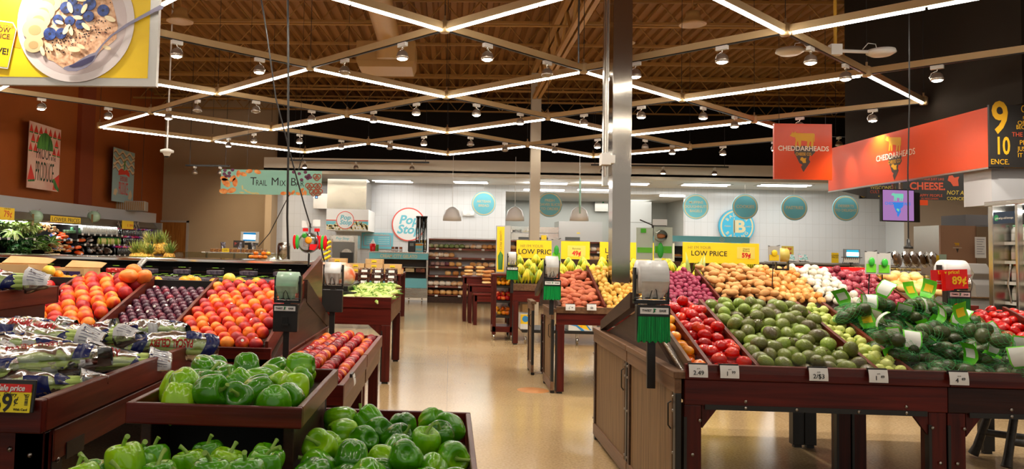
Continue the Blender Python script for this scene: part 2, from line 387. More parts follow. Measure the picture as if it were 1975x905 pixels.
o = MB().box(a0.x, a1.x, 14.0, 14.8, a1.z, a0.z).prism([(a0.x, a1.z), (a1.x, a1.z), (a1.x-.05, a1.z-.12), (a0.x+.05, a1.z-.12)], 'y', 14.0, 14.8).build('air_diffuser', m_duct, bev=.01); tag(o, 'boxy tan air diffuser at the end of the duct', 'diffuser')
for (px, py, Y, nm) in ((1336, 48, 11.5, 'to the column side of the grid'), (1203, 84, 13.6, 'just beside the stainless column'), (347, 42, 11.2, 'beside the oatmeal banner')):
    q = at(px, py, Y); o = MB().lathe([(.20, 0), (.20, .02), (.15, .05), (.10, .14), (.10, .2), (0, .2)], 24).lathe([(.17, -.004), (.17, 0)], 24).build('ceiling_speaker', m_duct); o.location = q
    MB().tube([(0, 0, .2), (0, 0, 6.07-q.z)], .012, 6).build('hanger', m_joist, o)
    tag(o, 'round tan ceiling speaker '+nm, 'speaker')
# two-armed antenna hanging from a pipe
q = at(1611, 98, 8.6)
o = MB().box(-.06, .06, -.04, .04, -.05, .07).build('antenna_mount', m_white); o.location = q; tag(o, 'white two-armed antenna hanging from a yellow pipe by the charcoal wall', 'antenna')
MB().tube([(0, 0, .06), (0, 0, 6.07-q.z)], .018, 8).build('drop_pipe', mat('yellow_pipe', S(200, 150, 40), .5), o)
for s in (-1, 1):
    a = MB().tube([(0, 0, 0), (s*.42, 0, -.01*s)], .02, 8).tube([(s*.3, 0, .02), (s*.36, 0, .09), (s*.44, 0, .08), (s*.46, 0, .0)], .005, 6).build('arm', m_white, o)
    MB().lathe([(0, -.03), (.10, -.03), (.15, 0), (.14, .035), (0, .04)], 20, M=Matrix.Translation((s*.5, 0, -.02))).build('antenna_head', m_white, a)
# girder-run service pipes
for (y0, px, Y, zz, r) in ((0, 0, 9.0, 4.82, .025), (0, 0, 12.9, 5.3, .02)):
    o = MB().tube([(XL+.1, Y, zz), (6.4, Y, zz)], r, 8).build('service_pipe', m_joist); tag(o, 'thin tan service pipe running under the joists', 'pipe', 'service pipes under the roof')

# ------------------------------------------------------------------ diamond light grid
HG = 2.29; SP = 2.44; ZG = EYE+HG
N0 = atz(847.7, 60, ZG); N0 = Vector((-.10, 7.74, ZG))
r2 = math.sqrt(.5)
def node(i, j): return Vector((N0.x+SP*r2*(i-j), N0.y+SP*r2*(i+j), ZG))
m_bar = mat('cream_bar_paint', S(196, 168, 124), .35)
m_led = emis('led_tube', (1.0, .93, .82), LED_E)
m_bulb = emis('spot_bulb', (1.0, .86, .66), BULB_E)
m_bowl = mat('spot_bowl_aluminium', (.42, .36, .30), .3, .8)
def exists(i, j):
    if i < -3 or j < -3 or i > 4 or j > 4: return False
    if j == 4 and i not in (0, 1, 2): return False
    if i == 4 and j not in (0, 1, 2): return False
    if i == 3 and j < -1: return False
    q = node(i, j); return q.y > -.9 and q.x > -9.2 and q.x < 7
def make_bar(led):
    """bar along local +X, length SP"""
    r = empty('light_bar' if led else 'track_bar', (0, 0, 0), '', '')
    MB().box(.05, SP-.05, -.022, .022, -.03, .045).build('housing', m_bar, r)
    if led:
        for k in (0, 1):
            a = .06+k*(SP-.12)/2
            t = MB().tube([(a+.015, 0, -.042), (a+(SP-.12)/2-.015, 0, -.042)], .016, 8).build('led_tube', m_led, r)
    else: MB().box(.06, SP-.06, -.014, .014, -.042, -.03).build('power_track', m_black, r)
    return r
pl, pt = make_bar(True), make_bar(False)
for i in range(-3, 5):
    for j in range(-3, 5):
        if not exists(i, j): continue
        for (di, dj) in ((1, 0), (0, 1)):
            if not exists(i+di, j+dj): continue
            led = ((i+j) % 2 == 1) or (j == 4)
            a = PI/4 if di else 3*PI/4
            copy_tree(pl if led else pt, node(i, j), (0, 0, a))
for o in list(COL.objects):
    if o.name.startswith('light_bar'): tag(o, 'cream ceiling grid bar with two glowing LED tubes', 'light bar', 'glowing bars of the diamond light grid')
    if o.name.startswith('track_bar'): tag(o, 'cream ceiling grid bar with a black track for spotlights', 'light bar', 'spotlight track bars of the diamond light grid')
drop_tree(pl); drop_tree(pt); KIDS.clear()
hub = MB().lathe([(.0, -.06), (.045, -.06), (.055, -.045), (.055, .05), (.03, .07), (.012, .075), (.012, .12), (0, .12)], 12).build('grid_hub', m_bar)
MB().tube([(0, 0, .12), (0, 0, 6.07-ZG)], .004, 4).build('hanging_wire', m_black, hub); tag(hub, 'cream hub joining the bars of the hanging light grid on a wire', 'light hub', 'hubs of the diamond light grid')
first = True
for i in range(-3, 5):
    for j in range(-3, 5):
        if exists(i, j):
            if first: hub.location = node(i, j); first = False
            else: copy_tree(hub, node(i, j))
# track spotlights
def make_spot(lit):
    r = empty('track_spotlight', (0, 0, 0), ('lit' if lit else 'unlit')+' bowl-shaped spotlight clipped under a ceiling grid track', 'spotlight', ('lit' if lit else 'unlit')+' spotlights on the grid tracks')
    MB().box(-.065, .065, -.022, .022, -.045, 0).build('adapter', m_white, r, bev=.003)
    MB().tube([(0, 0, -.045), (0, 0, -.065), (.055, 0, -.085), (.075, 0, -.13), (.06, 0, -.165)], .008, 8).build('arm', m_chrome, r)
    sh = MB().lathe([(.0, -.085), (.03, -.088), (.055, -.11), (.066, -.15), (.068, -.175), (.058, -.178), (.056, -.16)], 24, cap=False).build('shade', m_bowl, r)
    for k in range(1): pass
    MB().lathe([(0, -.194), (.035, -.190), (.054, -.180), (.054, -.165), (0, -.163)], 20).build('bulb', m_bulb if lit else m_bowl, sh)
    return r
sp_l, sp_d = make_spot(True), make_spot(False)
ld = bpy.data.lights.new('spot', 'SPOT'); ld.energy = SPOT_W; ld.color = (1.0, .91, .78); ld.spot_size = math.radians(110); ld.spot_blend = .8; ld.shadow_soft_size = .05
def edge_pt(kind, i, j, t): return node(i, j)+(node(i+1, j)-node(i, j) if kind == 'b' else node(i, j+1)-node(i, j))*t
placed = []
dark_px = [(375, 205), (510, 208), (1055, 135), (757, 280), (911, 272), (970, 283), (657, 122), (1236, 272)]
def proj(p):
    v = cam_rot.transposed() @ (Vector(p)-Vector((0, 0, EYE))); return (PX0+F*v.x/-v.z, PY0-F*v.y/-v.z) if v.z < 0 else (-999, -999)
nspot = 0
for i in range(-3, 5):
    for j in range(-3, 5):
        if not exists(i, j): continue
        for kind, di, dj in (('b', 1, 0), ('a', 0, 1)):
            if not exists(i+di, j+dj) or (i+j) % 2 == 1 or j == 4: continue
            for t in (.27, .70):
                p = edge_pt(kind, i, j, t); p.z -= .042; nspot += 1
                u = proj((p.x, p.y, p.z-.15)); dk = any(abs(u[0]-a)+abs(u[1]-b_) < 26 for a, b_ in dark_px)
                az = random.uniform(0, 6.28) if not dk else random.uniform(-.6, .6)+PI/2
                tl = random.uniform(.1, .45)
                o = copy_tree(sp_d if dk else sp_l, p, (0, 0, (PI/4 if kind == 'b' else 3*PI/4)))
                for ch in [c for c in KIDS[sp_d if dk else sp_l]]: pass
                if not dk and u[1] > -400:
                    lo = bpy.data.objects.new('spot_beam', ld); COL.objects.link(lo); lo.parent = o; lo.location = (0, 0, -.215)
                    aim = Euler((random.uniform(.05, .55), random.uniform(-.3, .3), 0)).to_matrix(); lo.rotation_euler = (Matrix.Rotation(-(PI/4 if kind == 'b' else 3*PI/4), 3, 'Z') @ aim).to_euler()
drop_tree(sp_l); drop_tree(sp_d); KIDS.clear()
# ------------------------------------------------------------------ bakery ceiling panels (real lit tubes)
m_pan = emis('troffer_tube', (1.0, .98, .94), PANEL_E)
for (x0, x1, y0) in ((716, 796, 347), (873, 943, 349), (1033, 1098, 351), (1171, 1256, 352), (1320, 1412, 354), (1470, 1568, 355)):
    c0 = atz((x0+x1)/2, y0+1, 3.49); wd = (x1-x0)/F*c0.y*.96
    o = MB().box(-wd/2-.03, wd/2+.03, -.05, .55, -.012, .0).build('ceiling_light', m_wceil); o.location = c0+Vector((0, 0, .005)); tag(o, 'recessed ceiling light with two bright tubes over the bakery, '+{716: 'beside the popcorn hood', 873: 'over the bread shelves', 1033: 'by the plain column', 1171: 'behind the stainless column', 1320: 'above the muffins sign', 1470: 'above the pastries sign'}[x0], 'ceiling light')
    for dy, of in ((0, 0), (.40, .05)):
        MB().box(-wd/2+of, wd/2+of-.04, dy, dy+.08, -.03, -.012).build('tube', m_pan, o)
for (x0, x1, y0) in ((1136, 1175, 366), (1303, 1322, 378), (1000, 1100, 366)):
    c0 = atz((x0+x1)/2, y0, 3.29); c0.y = min(c0.y, 27)
    o = MB().box(-.6, .6, 0, .2, -.03, 0).build('ceiling_light', m_pan); o.location = (c0.x, c0.y, 3.3); tag(o, 'bright ceiling strip in the prep room', 'ceiling light', 'prep room ceiling strips')
al = bpy.data.lights.new('bakery_area', 'AREA'); al.shape = 'RECTANGLE'; al.size = 17; al.size_y = 1.6; al.energy = 300; al.color = (1, .97, .92)
o = bpy.data.objects.new('bakery_area', al); COL.objects.link(o); o.location = (3.4, 22.3, 3.44)
al = bpy.data.lights.new('prep_area', 'AREA'); al.shape = 'RECTANGLE'; al.size = 5; al.size_y = 3; al.energy = 110; al.color = (1, .98, .92)
o = bpy.data.objects.new('prep_area', al); COL.objects.link(o); o.location = ((xo0+xo1)/2, 26.2, 3.25)
# wall-wash tracks of the soffit and the free black track by the trail mix bar
def small_track(x0, x1, py, Y, bulbs, lab):
    a, b2 = at(x0, py, Y), at(x1, py, Y)
    o = MB().box(0, (b2-a).x, -.02, .02, -.02, .02).build('lamp_track', m_black); o.location = a; tag(o, lab, 'track')
    MB().tube([(.1, 0, 0), (.1, 0, 6.07-a.z)], .006, 5).tube([((b2-a).x-.1, 0, 0), ((b2-a).x-.1, 0, 6.07-a.z)], .006, 5).build('hanger', m_black, o)
    for bx, lit in bulbs:
        q = at(bx, py, Y); s_ = make_spot(lit); s_.location = (q.x, q.y, a.z-.02); s_.rotation_euler = (0, 0, PI/2)
        s_['label'] = ('lit' if lit else 'unlit')+' spotlight on the '+lab; del s_['group']
        s_['group'] = 'spotlights on the '+lab
        if lit:
            lo = bpy.data.objects.new('spot_beam', ld); COL.objects.link(lo); lo.parent = s_; lo.location = (0, 0, -.215); lo.rotation_euler = (0, -.5, 0)
small_track(358, 443, 319, 17.5, ((376, False), (425, False)), 'black track over the trail mix bar')
small_track(560, 828, 309, 20.0, ((588, True), (687, False), (795, False)), 'thin track before the bakery soffit above the popcorn hood')
small_track(1140, 1405, 318, 20.0, ((1162, False), (1279, True), (1378, True)), 'thin track before the bakery soffit beside the stainless column')
small_track(1602, 1650, 262, 15.5, ((1618, False),), 'short track above the orange fascia')
# light falling on the soffit and back walls from the store's own downlights is spot based; two wide wall washers stand where the photo shows glowing walls
for (px, py, Y, rx, e) in ((455, 300, 21.0, .5, 170),):
    q = at(px, py, Y); lo = bpy.data.objects.new('wall_wash', bpy.data.lights.new('wall_wash', 'SPOT')); lo.data.energy = e; lo.data.color = (1, .85, .62); lo.data.spot_size = 1.5; lo.data.spot_blend = 1; lo.data.shadow_soft_size = .1
    COL.objects.link(lo); lo.location = (q.x, q.y, 3.6); lo.rotation_euler = (1.0, 0, 0)
# ------------------------------------------------------------------ produce prototypes
HID = Vector((0, -3.2, -5))
def nz(v, s=1): return noise.noise(Vector(v)*s)
m_pep = noisy('green_pepper_skin', [(.25, S(36, 104, 5)), (.5, S(78, 158, 8)), (.72, S(150, 204, 22))], scale=5, rough=.2, rand=.35, coat=.4, bump=.05, bscale=30)
m_pstem = noisy('pepper_stem', [(.3, S(110, 150, 50)), (.7, S(150, 180, 80))], scale=20, rough=.5)
def make_pepper(n, seed, tall=1.0, curl=.02):
    rnd = random.Random(seed); ph = [rnd.uniform(-.25, .25) for _ in range(n)]; am = [rnd.uniform(.92, 1.08) for _ in range(n)]
    def lobes(a):
        s = 0
        for k in range(n):
            d = (a-2*PI*k/n-ph[k]+PI) % (2*PI)-PI
            s = max(s, am[k]*max(0, math.cos(d*n/2.6))**.42 if abs(d) < 2.6/n*PI/2 else 0)
        return s
    H = .050*tall
    def fn(a, th):
        lb = lobes(a); st = math.sin(th); ct = math.cos(th)
        ro = (abs(st)**.62)*(1-.14*(ct < 0)*abs(ct)); w_ = .64+.38*lb
        r = .050*ro*w_*(1+.05*nz((math.cos(a)*2+seed, math.sin(a)*2, ct*2)))
        z = H*math.copysign(abs(ct)**.8, ct)*(1+.12*(lb-.6)*(1 if ct > 0 else 1.4)*min(1, ro*1.6))
        cen = math.exp(-(ro/.42)**2)
        z -= cen*H*.42 if ct > 0 else -cen*H*.38
        return Vector((r*math.cos(a)*(1-.06*(1-ct)), r*math.sin(a)*(1-.06*(1-ct)), z))
    o = MB().blob(fn, 44, 28).build('green_pepper', m_pep)
    c = rnd.uniform(-1, 1)*curl
    MB().tube([(0, 0, H*.5), (0, 0, H*.75), (c*.4, .003, H*.95), (c, .008, H*1.15), (c*1.5, .012, H*1.25)], [.012, .006, .0045, .005, .0065], 10).build('stem', m_pstem, o)
    return o
def sph(r, rx=1, ry=1, rz=1, n=(20, 14), dent=0, dr=.35, crease=0, bump=0, bs=2, egg=0, seed=0):
    def fn(a, th):
        st, ct = math.sin(th), math.cos(th)
        k = 1-crease*math.exp(-(((a+PI) % (2*PI)-PI)/.28)**2)*st
        if bump: k *= 1+bump*nz((st*math.cos(a)*bs+seed, st*math.sin(a)*bs, ct*bs))
        k *= 1+egg*ct*(-1)*.5 if egg else 1
        z = ct*rz*k
        if dent: z -= dent*math.exp(-(st/dr)**2)*(1 if ct > 0 else -.5)
        return Vector((st*math.cos(a)*rx*k*r, st*math.sin(a)*ry*k*r, z*r))
    return MB().blob(fn, *n)
m_peach = noisy('peach_skin', [(.34, S(160, 16, 26)), (.45, S(206, 34, 22)), (.55, S(232, 86, 20)), (.66, S(246, 140, 34))], scale=13, rough=.5, rand=.35, detail=2)
m_nect = noisy('nectarine_skin', [(.35, S(176, 12, 18)), (.55, S(214, 36, 24)), (.68, S(244, 140, 50))], scale=12, rough=.25, rand=.3, detail=2)
m_plum = noisy('plum_skin', [(.3, S(56, 26, 44)), (.6, S(88, 34, 54)), (.85, S(150, 28, 50))], scale=14, rough=.32, rand=.3, detail=2)
m_oran = noisy('orange_skin', [(.3, S(240, 140, 10)), (.7, S(252, 176, 30))], scale=14, rough=.35, rand=.2, bump=.3, bscale=160)
m_lemo = noisy('yellow_fruit_skin', [(.3, S(240, 196, 50)), (.7, S(250, 216, 90))], scale=14, rough=.35, rand=.2, bump=.3, bscale=160)
m_mang = noisy('mango_skin', [(.3, S(236, 96, 40)), (.7, S(250, 150, 60))], scale=9, rough=.4, rand=.1, detail=1)
m_tom = noisy('tomato_skin', [(.25, S(160, 5, 3)), (.55, S(200, 12, 5)), (.85, S(232, 70, 14))], scale=9, rough=.2, rand=.28, detail=1, coat=.15)
m_tomo = noisy('orange_tomato_skin', [(.25, S(226, 100, 12)), (.55, S(240, 136, 20)), (.85, S(236, 180, 36))], scale=6, rough=.14, rand=.6, detail=1, coat=.4)
m_roma = noisy('roma_skin', [(.25, S(160, 4, 2)), (.6, S(206, 12, 5)), (.9, S(232, 64, 12))], scale=9, rough=.2, rand=.22, detail=1, coat=.15)
m_avo = noisy('avocado_skin', [(.25, S(84, 74, 44)), (.5, S(112, 124, 52)), (.75, S(140, 166, 66))], scale=8, rough=.24, rand=.45, bump=.5, bscale=150)
m_tomat = noisy('tomatillo_husk', [(.25, S(150, 168, 60)), (.5, S(196, 204, 104)), (.8, S(214, 222, 136))], scale=16, rough=.5, rand=.3, bump=.5, bscale=60)
m_ypot = noisy('yellow_potato_skin', [(.3, S(216, 160, 60)), (.7, S(238, 194, 98))], scale=14, rough=.5, rand=.2, bump=.15, bscale=90)
m_spot = noisy('sweet_potato_skin', [(.3, S(172, 80, 50)), (.7, S(206, 120, 80))], scale=14, rough=.6, rand=.2, bump=.3, bscale=60)
m_rpot = noisy('purple_potato_skin', [(.3, S(120, 26, 52)), (.7, S(164, 50, 84))], scale=14, rough=.5, rand=.2, bump=.2, bscale=60)
m_rus = noisy('russet_potato_skin', [(.3, S(186, 126, 66)), (.7, S(216, 166, 104))], scale=12, rough=.7, rand=.25, bump=.2, bscale=60)
m_yoni = noisy('yellow_onion_skin', [(.3, S(214, 140, 62)), (.7, S(240, 190, 116))], scale=3, rough=.3, rand=.4, stretch=(30, 30, 2))
m_woni = noisy('white_onion_skin', [(.3, S(224, 214, 190)), (.7, S(246, 242, 228))], scale=3, rough=.28, rand=.2, stretch=(30, 30, 2))
m_roni = noisy('red_onion_skin', [(.3, S(120, 22, 44)), (.7, S(188, 84, 96))], scale=3, rough=.25, rand=.4, stretch=(30, 30, 2))
m_squa = noisy('yellow_squash_skin', [(.3, S(226, 176, 92)), (.7, S(244, 208, 136))], scale=10, rough=.35, rand=.2)
m_appl = noisy('striped_apple_skin', [(.3, S(110, 4, 14)), (.55, S(168, 16, 22)), (.8, S(222, 110, 36))], scale=9, rough=.22, rand=.45, stretch=(1, 1, 1), detail=1)
m_stick = mat('fruit_sticker', (.85, .82, .74), .35)
m_fstem = mat('brown_stalk', (.12, .07, .03), .7)
def sticker(o, r, z=.0, a=0):
    # a small round label lying on the skin near the top
    M_ = Matrix.Rotation(a, 4, 'X') @ Matrix.Translation((0, 0, r))
    MB().lathe([(0, .0012), (.0085, .0005), (.009, -.001)], 14, M=M_, smooth=False).build('sticker', m_stick, o)
def onion(r, m, nm):
    def fn(a, th):
        st, ct = math.sin(th), math.cos(th); z = .84*ct+.26*math.exp(-(st/.2)**2)*(1 if ct > 0 else -.5)
        return Vector((st*math.cos(a)*r, st*math.sin(a)*r, z*r))
    return MB().blob(fn, 18, 16).build(nm, m)
def husk(r):
    def fn(a, th):
        st, ct = math.sin(th), math.cos(th); k = 1+.07*abs(math.cos(2.5*a))+.05*nz((st*math.cos(a)*3, st*math.sin(a)*3, ct*3))
        return Vector((st*math.cos(a)*r*k, st*math.sin(a)*r*k, (.85*ct-.2*math.exp(-(st/.3)**2)*(ct < 0))*r*1.05))
    o = MB().blob(fn, 20, 14).build('tomatillo', m_tomat)
    MB().tube([(0, 0, r*.8), (0, 0, r*1.0), (.004, 0, r*1.15)], [.006, .003, .002], 6).build('stem', m_pstem, o); return o
def sweetpot(L_, R_, seed):
    rnd = random.Random(seed); b1, b2 = rnd.uniform(-.15, .15), rnd.uniform(-.1, .1)
    def fn(a, th):
        t = -math.cos(th); st = math.sin(th)**(.8); k = 1+.12*nz((t*2+seed, math.cos(a), math.sin(a)))
        return Vector((t*L_/2, (st*math.cos(a)*k+b1*t*t)*R_+b1*R_*2*t*t, st*math.sin(a)*R_*k+b2*R_*t))
    return MB().blob(fn, 14, 16).build('sweet_potato', m_spot)
PR = {}
def reg(k, objs, r, mode, label, group, sq=1.0): PR[k] = (objs if isinstance(objs, list) else [objs], r, mode, label, group)
peps = [make_pepper(4, 1), make_pepper(3, 2, 1.05), make_pepper(4, 3, .95), make_pepper(3, 4, 1.15, .03)]
def mk(nm, m, mb, stk=None, a=.3, stem=None):
    o = mb.build(nm, m)
    if stk: sticker(o, stk, a=a)
    if stem: MB().tube([(0, 0, stem-.006), (0, .001, stem+.004)], [.004, .003], 6).build('stalk', m_fstem, o)
    return o
peaches = [mk('peach', m_peach, sph(.040, 1, 1, .93, dent=.28, dr=.3, crease=.05)), mk('peach', m_peach, sph(.040, 1.02, .98, .92, dent=.26, dr=.3, crease=.06), .037, .0), mk('peach', m_peach, sph(.041, 1, 1, .95, crease=.05))]
bpeach = [mk('large_peach', m_peach, sph(.048, 1, 1, .92, n=(28, 20), dent=.26, dr=.3, crease=.06)), mk('large_peach', m_peach, sph(.049, 1.03, .97, .94, n=(28, 20), crease=.06)), mk('large_peach', m_peach, sph(.047, 1, 1, .95, n=(28, 20), dent=.1, crease=.05), .0455, 0)]
necs = [mk('nectarine', m_nect, sph(.042, 1, 1, .95, n=(24, 16), dent=.2, crease=.05))]
plums = [mk('plum', m_plum, sph(.0285, 1, 1, .94, dent=.15)), mk('plum', m_plum, sph(.0285, 1, 1, .96), .0275, .2)]
orans = [mk('orange', m_oran, sph(.038, 1, 1, .96, dent=.06, dr=.2))]
lemos = [mk('grapefruit', m_lemo, sph(.045, 1, 1, .96, dent=.06, dr=.2))]
mangs = [mk('mango', m_mang, sph(.058, 1.15, .9, .85, n=(28, 20), bump=.06))]
toms = [mk('tomato', m_tom, sph(.037, 1, 1, .82, n=(24, 16), dent=.16, dr=.3, bump=.03), stem=.025), mk('tomato', m_tom, sph(.037, 1, 1, .84, n=(24, 16)), .031, 0), mk('tomato', m_tom, sph(.038, 1.02, .98, .83, n=(24, 16), bump=.03))]
otoms = [mk('orange_tomato', m_tomo, sph(.036, 1, 1, .82, n=(24, 16), dent=.14)), mk('orange_tomato', m_tomo, sph(.036, 1, 1, .84, n=(24, 16)), .030, 0)]
romas = [mk('roma_tomato', m_roma, sph(.029, 1, 1, 1.35, n=(18, 16), egg=-.12, bump=.03)), mk('roma_tomato', m_roma, sph(.030, 1, 1, 1.25, n=(18, 16), egg=-.08, bump=.03))]
avos = [mk('avocado', m_avo, sph(.036, 1, 1, 1.3, n=(20, 16), egg=.22, bump=.03), stem=.048), mk('avocado', m_avo, sph(.037, 1, 1, 1.25, n=(20, 16), egg=.18, bump=.03))]
sticker(avos[1], .034, a=PI/2)
tmts = [husk(.026)]
ypots = [mk('yellow_potato', m_ypot, sph(.032, 1.2, .95, .9, bump=.08, seed=3)), mk('yellow_potato', m_ypot, sph(.033, 1.05, .98, .95, bump=.06, seed=9))]
rpots = [mk('purple_potato', m_rpot, sph(.033, 1.1, .98, .92, bump=.08, seed=5))]
russ = [mk('russet_potato', m_rus, sph(.042, 1.5, .9, .82, bump=.1, seed=s_)) for s_ in (1, 6)]
spots_ = [sweetpot(.15, .032, 1), sweetpot(.19, .03, 5), sweetpot(.13, .036, 8)]
yons = [onion(.043, m_yoni, 'yellow_onion')]; wons = [onion(.045, m_woni, 'white_onion')]; rons = [onion(.044, m_roni, 'red_onion')]
squas = [mk('yellow_squash', m_squa, sph(.055, 1.25, .95, .9, bump=.05))]
apps = [mk('apple', m_appl, sph(.038, 1, 1, .9, n=(24, 16), dent=.2, dr=.25), stem=.03), mk('apple', m_appl, sph(.038, 1, 1, .9, n=(24, 16), dent=.1, dr=.25), .034, .0)]
PROTOS = peps+peaches+bpeach+necs+plums+orans+lemos+mangs+toms+otoms+romas+avos+tmts+ypots+rpots+russ+spots_+yons+wons+rons+squas+apps
def spin(mode, rnd):
    if mode == 'any': return Euler((rnd.uniform(0, 6.28), rnd.uniform(0, 6.28), rnd.uniform(0, 6.28)))
    if mode == 'up': return Euler((rnd.uniform(-.4, .4), rnd.uniform(-.4, .4), rnd.uniform(0, 6.28)))
    if mode == 'side': return Euler((PI/2+rnd.uniform(-.35, .35), 0, rnd.uniform(0, 6.28)))
    if mode == 'flat': return Euler((rnd.uniform(-.3, .3), rnd.uniform(-.25, .25), rnd.uniform(0, 6.28)))
def pile(protos, r, n, x0, x1, y0, y1, f, mode, label, group, seed=1, squash=.9, K=60, sc=(.93, 1.07), hmax=9, vsq=.85, ztop=None):
    """drop n round things one after another, each where it comes to rest lowest"""
    rnd = random.Random(seed); P = []; cell = {}
    cs = 2*r*1.1; out = []
    for _ in range(n):
        best = None
        for _k in range(K):
            x = rnd.uniform(x0+r*.85, x1-r*.85); y = rnd.uniform(y0+r*.85, y1-r*.85); z = f(x, y)+r*vsq
            if abs(x-GX) < .105+r and abs(y-C1Y) < .105+r: continue
            cx_, cy_ = int(x//cs), int(y//cs)
            for a in (-1, 0, 1):
                for b_ in (-1, 0, 1):
                    for (X, Y, Z) in cell.get((cx_+a, cy_+b_), ()):
                        d2 = (X-x)**2+(Y-y)**2; D = (2*r*squash)**2
                        if d2 < D: z = max(z, Z+math.sqrt(D-d2)*vsq)
            key = z-f(x, y)*1.0
            if best is None or key < best[0]: best = (key, x, y, z)
        if best is None or best[0] > hmax: continue
        _, x, y, z = best; cell.setdefault((int(x//cs), int(y//cs)), []).append((x, y, z))
        k = rnd.uniform(*sc); o = copy_tree(rnd.choice(protos), (x, y, z), spin(mode, rnd), k, label, group); out.append(o)
        if 'category' not in o: o['category'] = ''
        o['category'] = o.name.split('.')[0].replace('_', ' ').replace('green ', '').replace('large ', '')
    return out

def lay_rows(protos, r, x0, x1, y0, y1, f, mode, label, group, seed=1, dz=0.0, sc=(.95, 1.06), jit=.12, layers=1):
    """neat staggered rows on the sloped bed"""
    rnd = random.Random(seed); nx = int((x1-x0)/(2*r)); px_ = (x1-x0)/nx; py_ = 2*r*.90; j = 0; y = y0+r
    for ly in range(layers):
        j = 0; y = y0+r+ly*r
        while y < y1-r*.3:
            off = .5*((j+ly) % 2)
            for i in range(nx):
                x = x0+(i+.5+off*.9-.2)*px_
                if x > x1-r*.75: continue
                o = copy_tree(rnd.choice(protos), (x+rnd.uniform(-jit, jit)*r, y+rnd.uniform(-jit, jit)*r, f(x, y)+dz+r*.9+ly*r*1.35+rnd.uniform(-.05, .12)*r), spin(mode, rnd), rnd.uniform(*sc), label, group)
                o['category'] = o.name.split('.')[0].replace('_', ' ').replace('large ', '')
            y += py_; j += 1
# ------------------------------------------------------------------ foreground: pepper trays
def tray(name, x0, x1, y0, y1, zb, zt, lab, t=.018, floor_=True, m=None, label_cat='tray', slope=None):
    r = empty(name, ((x0+x1)/2, (y0+y1)/2, zb), lab, label_cat); ox, oy, oz = r.location
    def part(nm, a, mm): MB().box(a[0]-ox, a[1]-ox, a[2]-oy, a[3]-oy, a[4]-oz, a[5]-oz).build(nm, mm, r, bev=.004)
    part('front_rail', (x0, x1, y0, y0+t, zb, zt), m_mahog); part('back_rail', (x0, x1, y1-t, y1, zb, zt), m_mahog)
    part('side_rail', (x0, x0+t, y0+t, y1-t, zb, zt), m_mahogy); part('side_rail', (x1-t, x1, y0+t, y1-t, zb, zt), m_mahogy)
    part('floor_board', (x0+t, x1-t, y0+t, y1-t, zb, zb+.012), m_dark); return r
tray('upper_pepper_tray', -.875, -.39, 2.05, 2.72, .955, 1.012, 'small dark wooden tray of green peppers set above the bigger pepper tray')
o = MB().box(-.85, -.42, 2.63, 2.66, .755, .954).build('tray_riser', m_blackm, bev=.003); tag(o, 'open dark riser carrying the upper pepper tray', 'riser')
MB().box(-.45, -.42, 2.10, 2.629, .755, .954).build('side_board', m_dark, o, bev=.003); MB().box(-.85, -.82, 2.10, 2.629, .755, .954).build('side_board', m_dark, o, bev=.003); MB().box(-.819, -.451, 2.24, 2.629, .755, .953).build('shade_block', m_blackm, o)  # black block and black back board stand in for the riser's inner shade
tray('lower_pepper_tray', -.89, .086, 1.25, 2.55+.25, .74, .857, 'wide dark wooden tray of green peppers nearest the aisle')
o = MB().box(-.87, .06, 1.3, 2.74, 0, .739).build('pepper_table_base', m_dark, bev=.004); tag(o, 'dark wooden base under the wide pepper tray', 'table base')
for k in (0,):
    pass
# ledge that carries the upper tray inside the wide tray
ups = pile(peps, .047, 26, -.86, -.405, 2.07, 2.70, lambda x, y: .967, 'any', 'glossy green bell pepper in the small raised tray', 'bell peppers in the small raised tray', seed=5, hmax=.16)
lows = pile(peps, .049, 50, -.40, .07, 1.42, 2.62, lambda x, y: .752+.08*(y-1.6), 'any', 'glossy green bell pepper in the wide lower tray near the aisle', 'bell peppers in the wide lower tray', seed=11, hmax=.21)
lowl = pile(peps, .049, 17, -.87, -.36, 1.62, 2.04, lambda x, y: .84, 'up', 'green bell pepper below the raised tray, in its shadow', 'bell peppers below the raised tray', seed=4, hmax=.085)
# ------------------------------------------------------------------ celery table
CX1 = -1.135
r = empty('celery_table', (-1.9, 2.8, 0), 'large dark wooden table tray heaped with bagged celery', 'display table')
def P(nm, bx, mm, root=None, bev=.004, rot=None, parent=None):
    root = root or r; ox, oy, oz = root.location
    q = MB().box(bx[0]-ox, bx[1]-ox, bx[2]-oy, bx[3]-oy, bx[4]-oz, bx[5]-oz).build(nm, mm, parent or root, bev=bev); return q
P('front_rail', (-2.9, CX1, 2.10, 2.13, .905, 1.0), m_mahog)
P('side_rail', (CX1-.03, CX1, 2.13, 3.50, .905, 1.0), m_mahogy)
P('back_rail', (-2.9, CX1, 3.50, 3.53, .905, 1.0), m_mahog)
P('tray_floor', (-2.9, CX1-.03, 2.13, 3.5, .905, .92), m_dark)
P('side_apron', (CX1-.05, CX1-.012, 2.2, 3.5, .80, .895), m_mahogy)
P('front_apron', (-2.9, CX1-.02, 2.16, 2.19, .78, .895), m_mahog)
P('corner_post', (CX1-.11, CX1-.02, 2.16, 2.24, 0, .895), m_mahogz); P('corner_post', (CX1-.11, CX1-.02, 3.4, 3.48, 0, .895), m_mahogz)
P('front_panel', (-2.9, CX1-.12, 2.2, 2.22, .05, .78), m_mahogz)
fl = P('corner_bracket', (CX1-.0195, CX1-.016, 2.2, 2.26, .74, .88), m_black, bev=0); P('corner_bracket', (CX1-.011, CX1-.008, 2.27, 2.38, .79, .84), m_black, bev=0)
ox, oy, oz = r.location
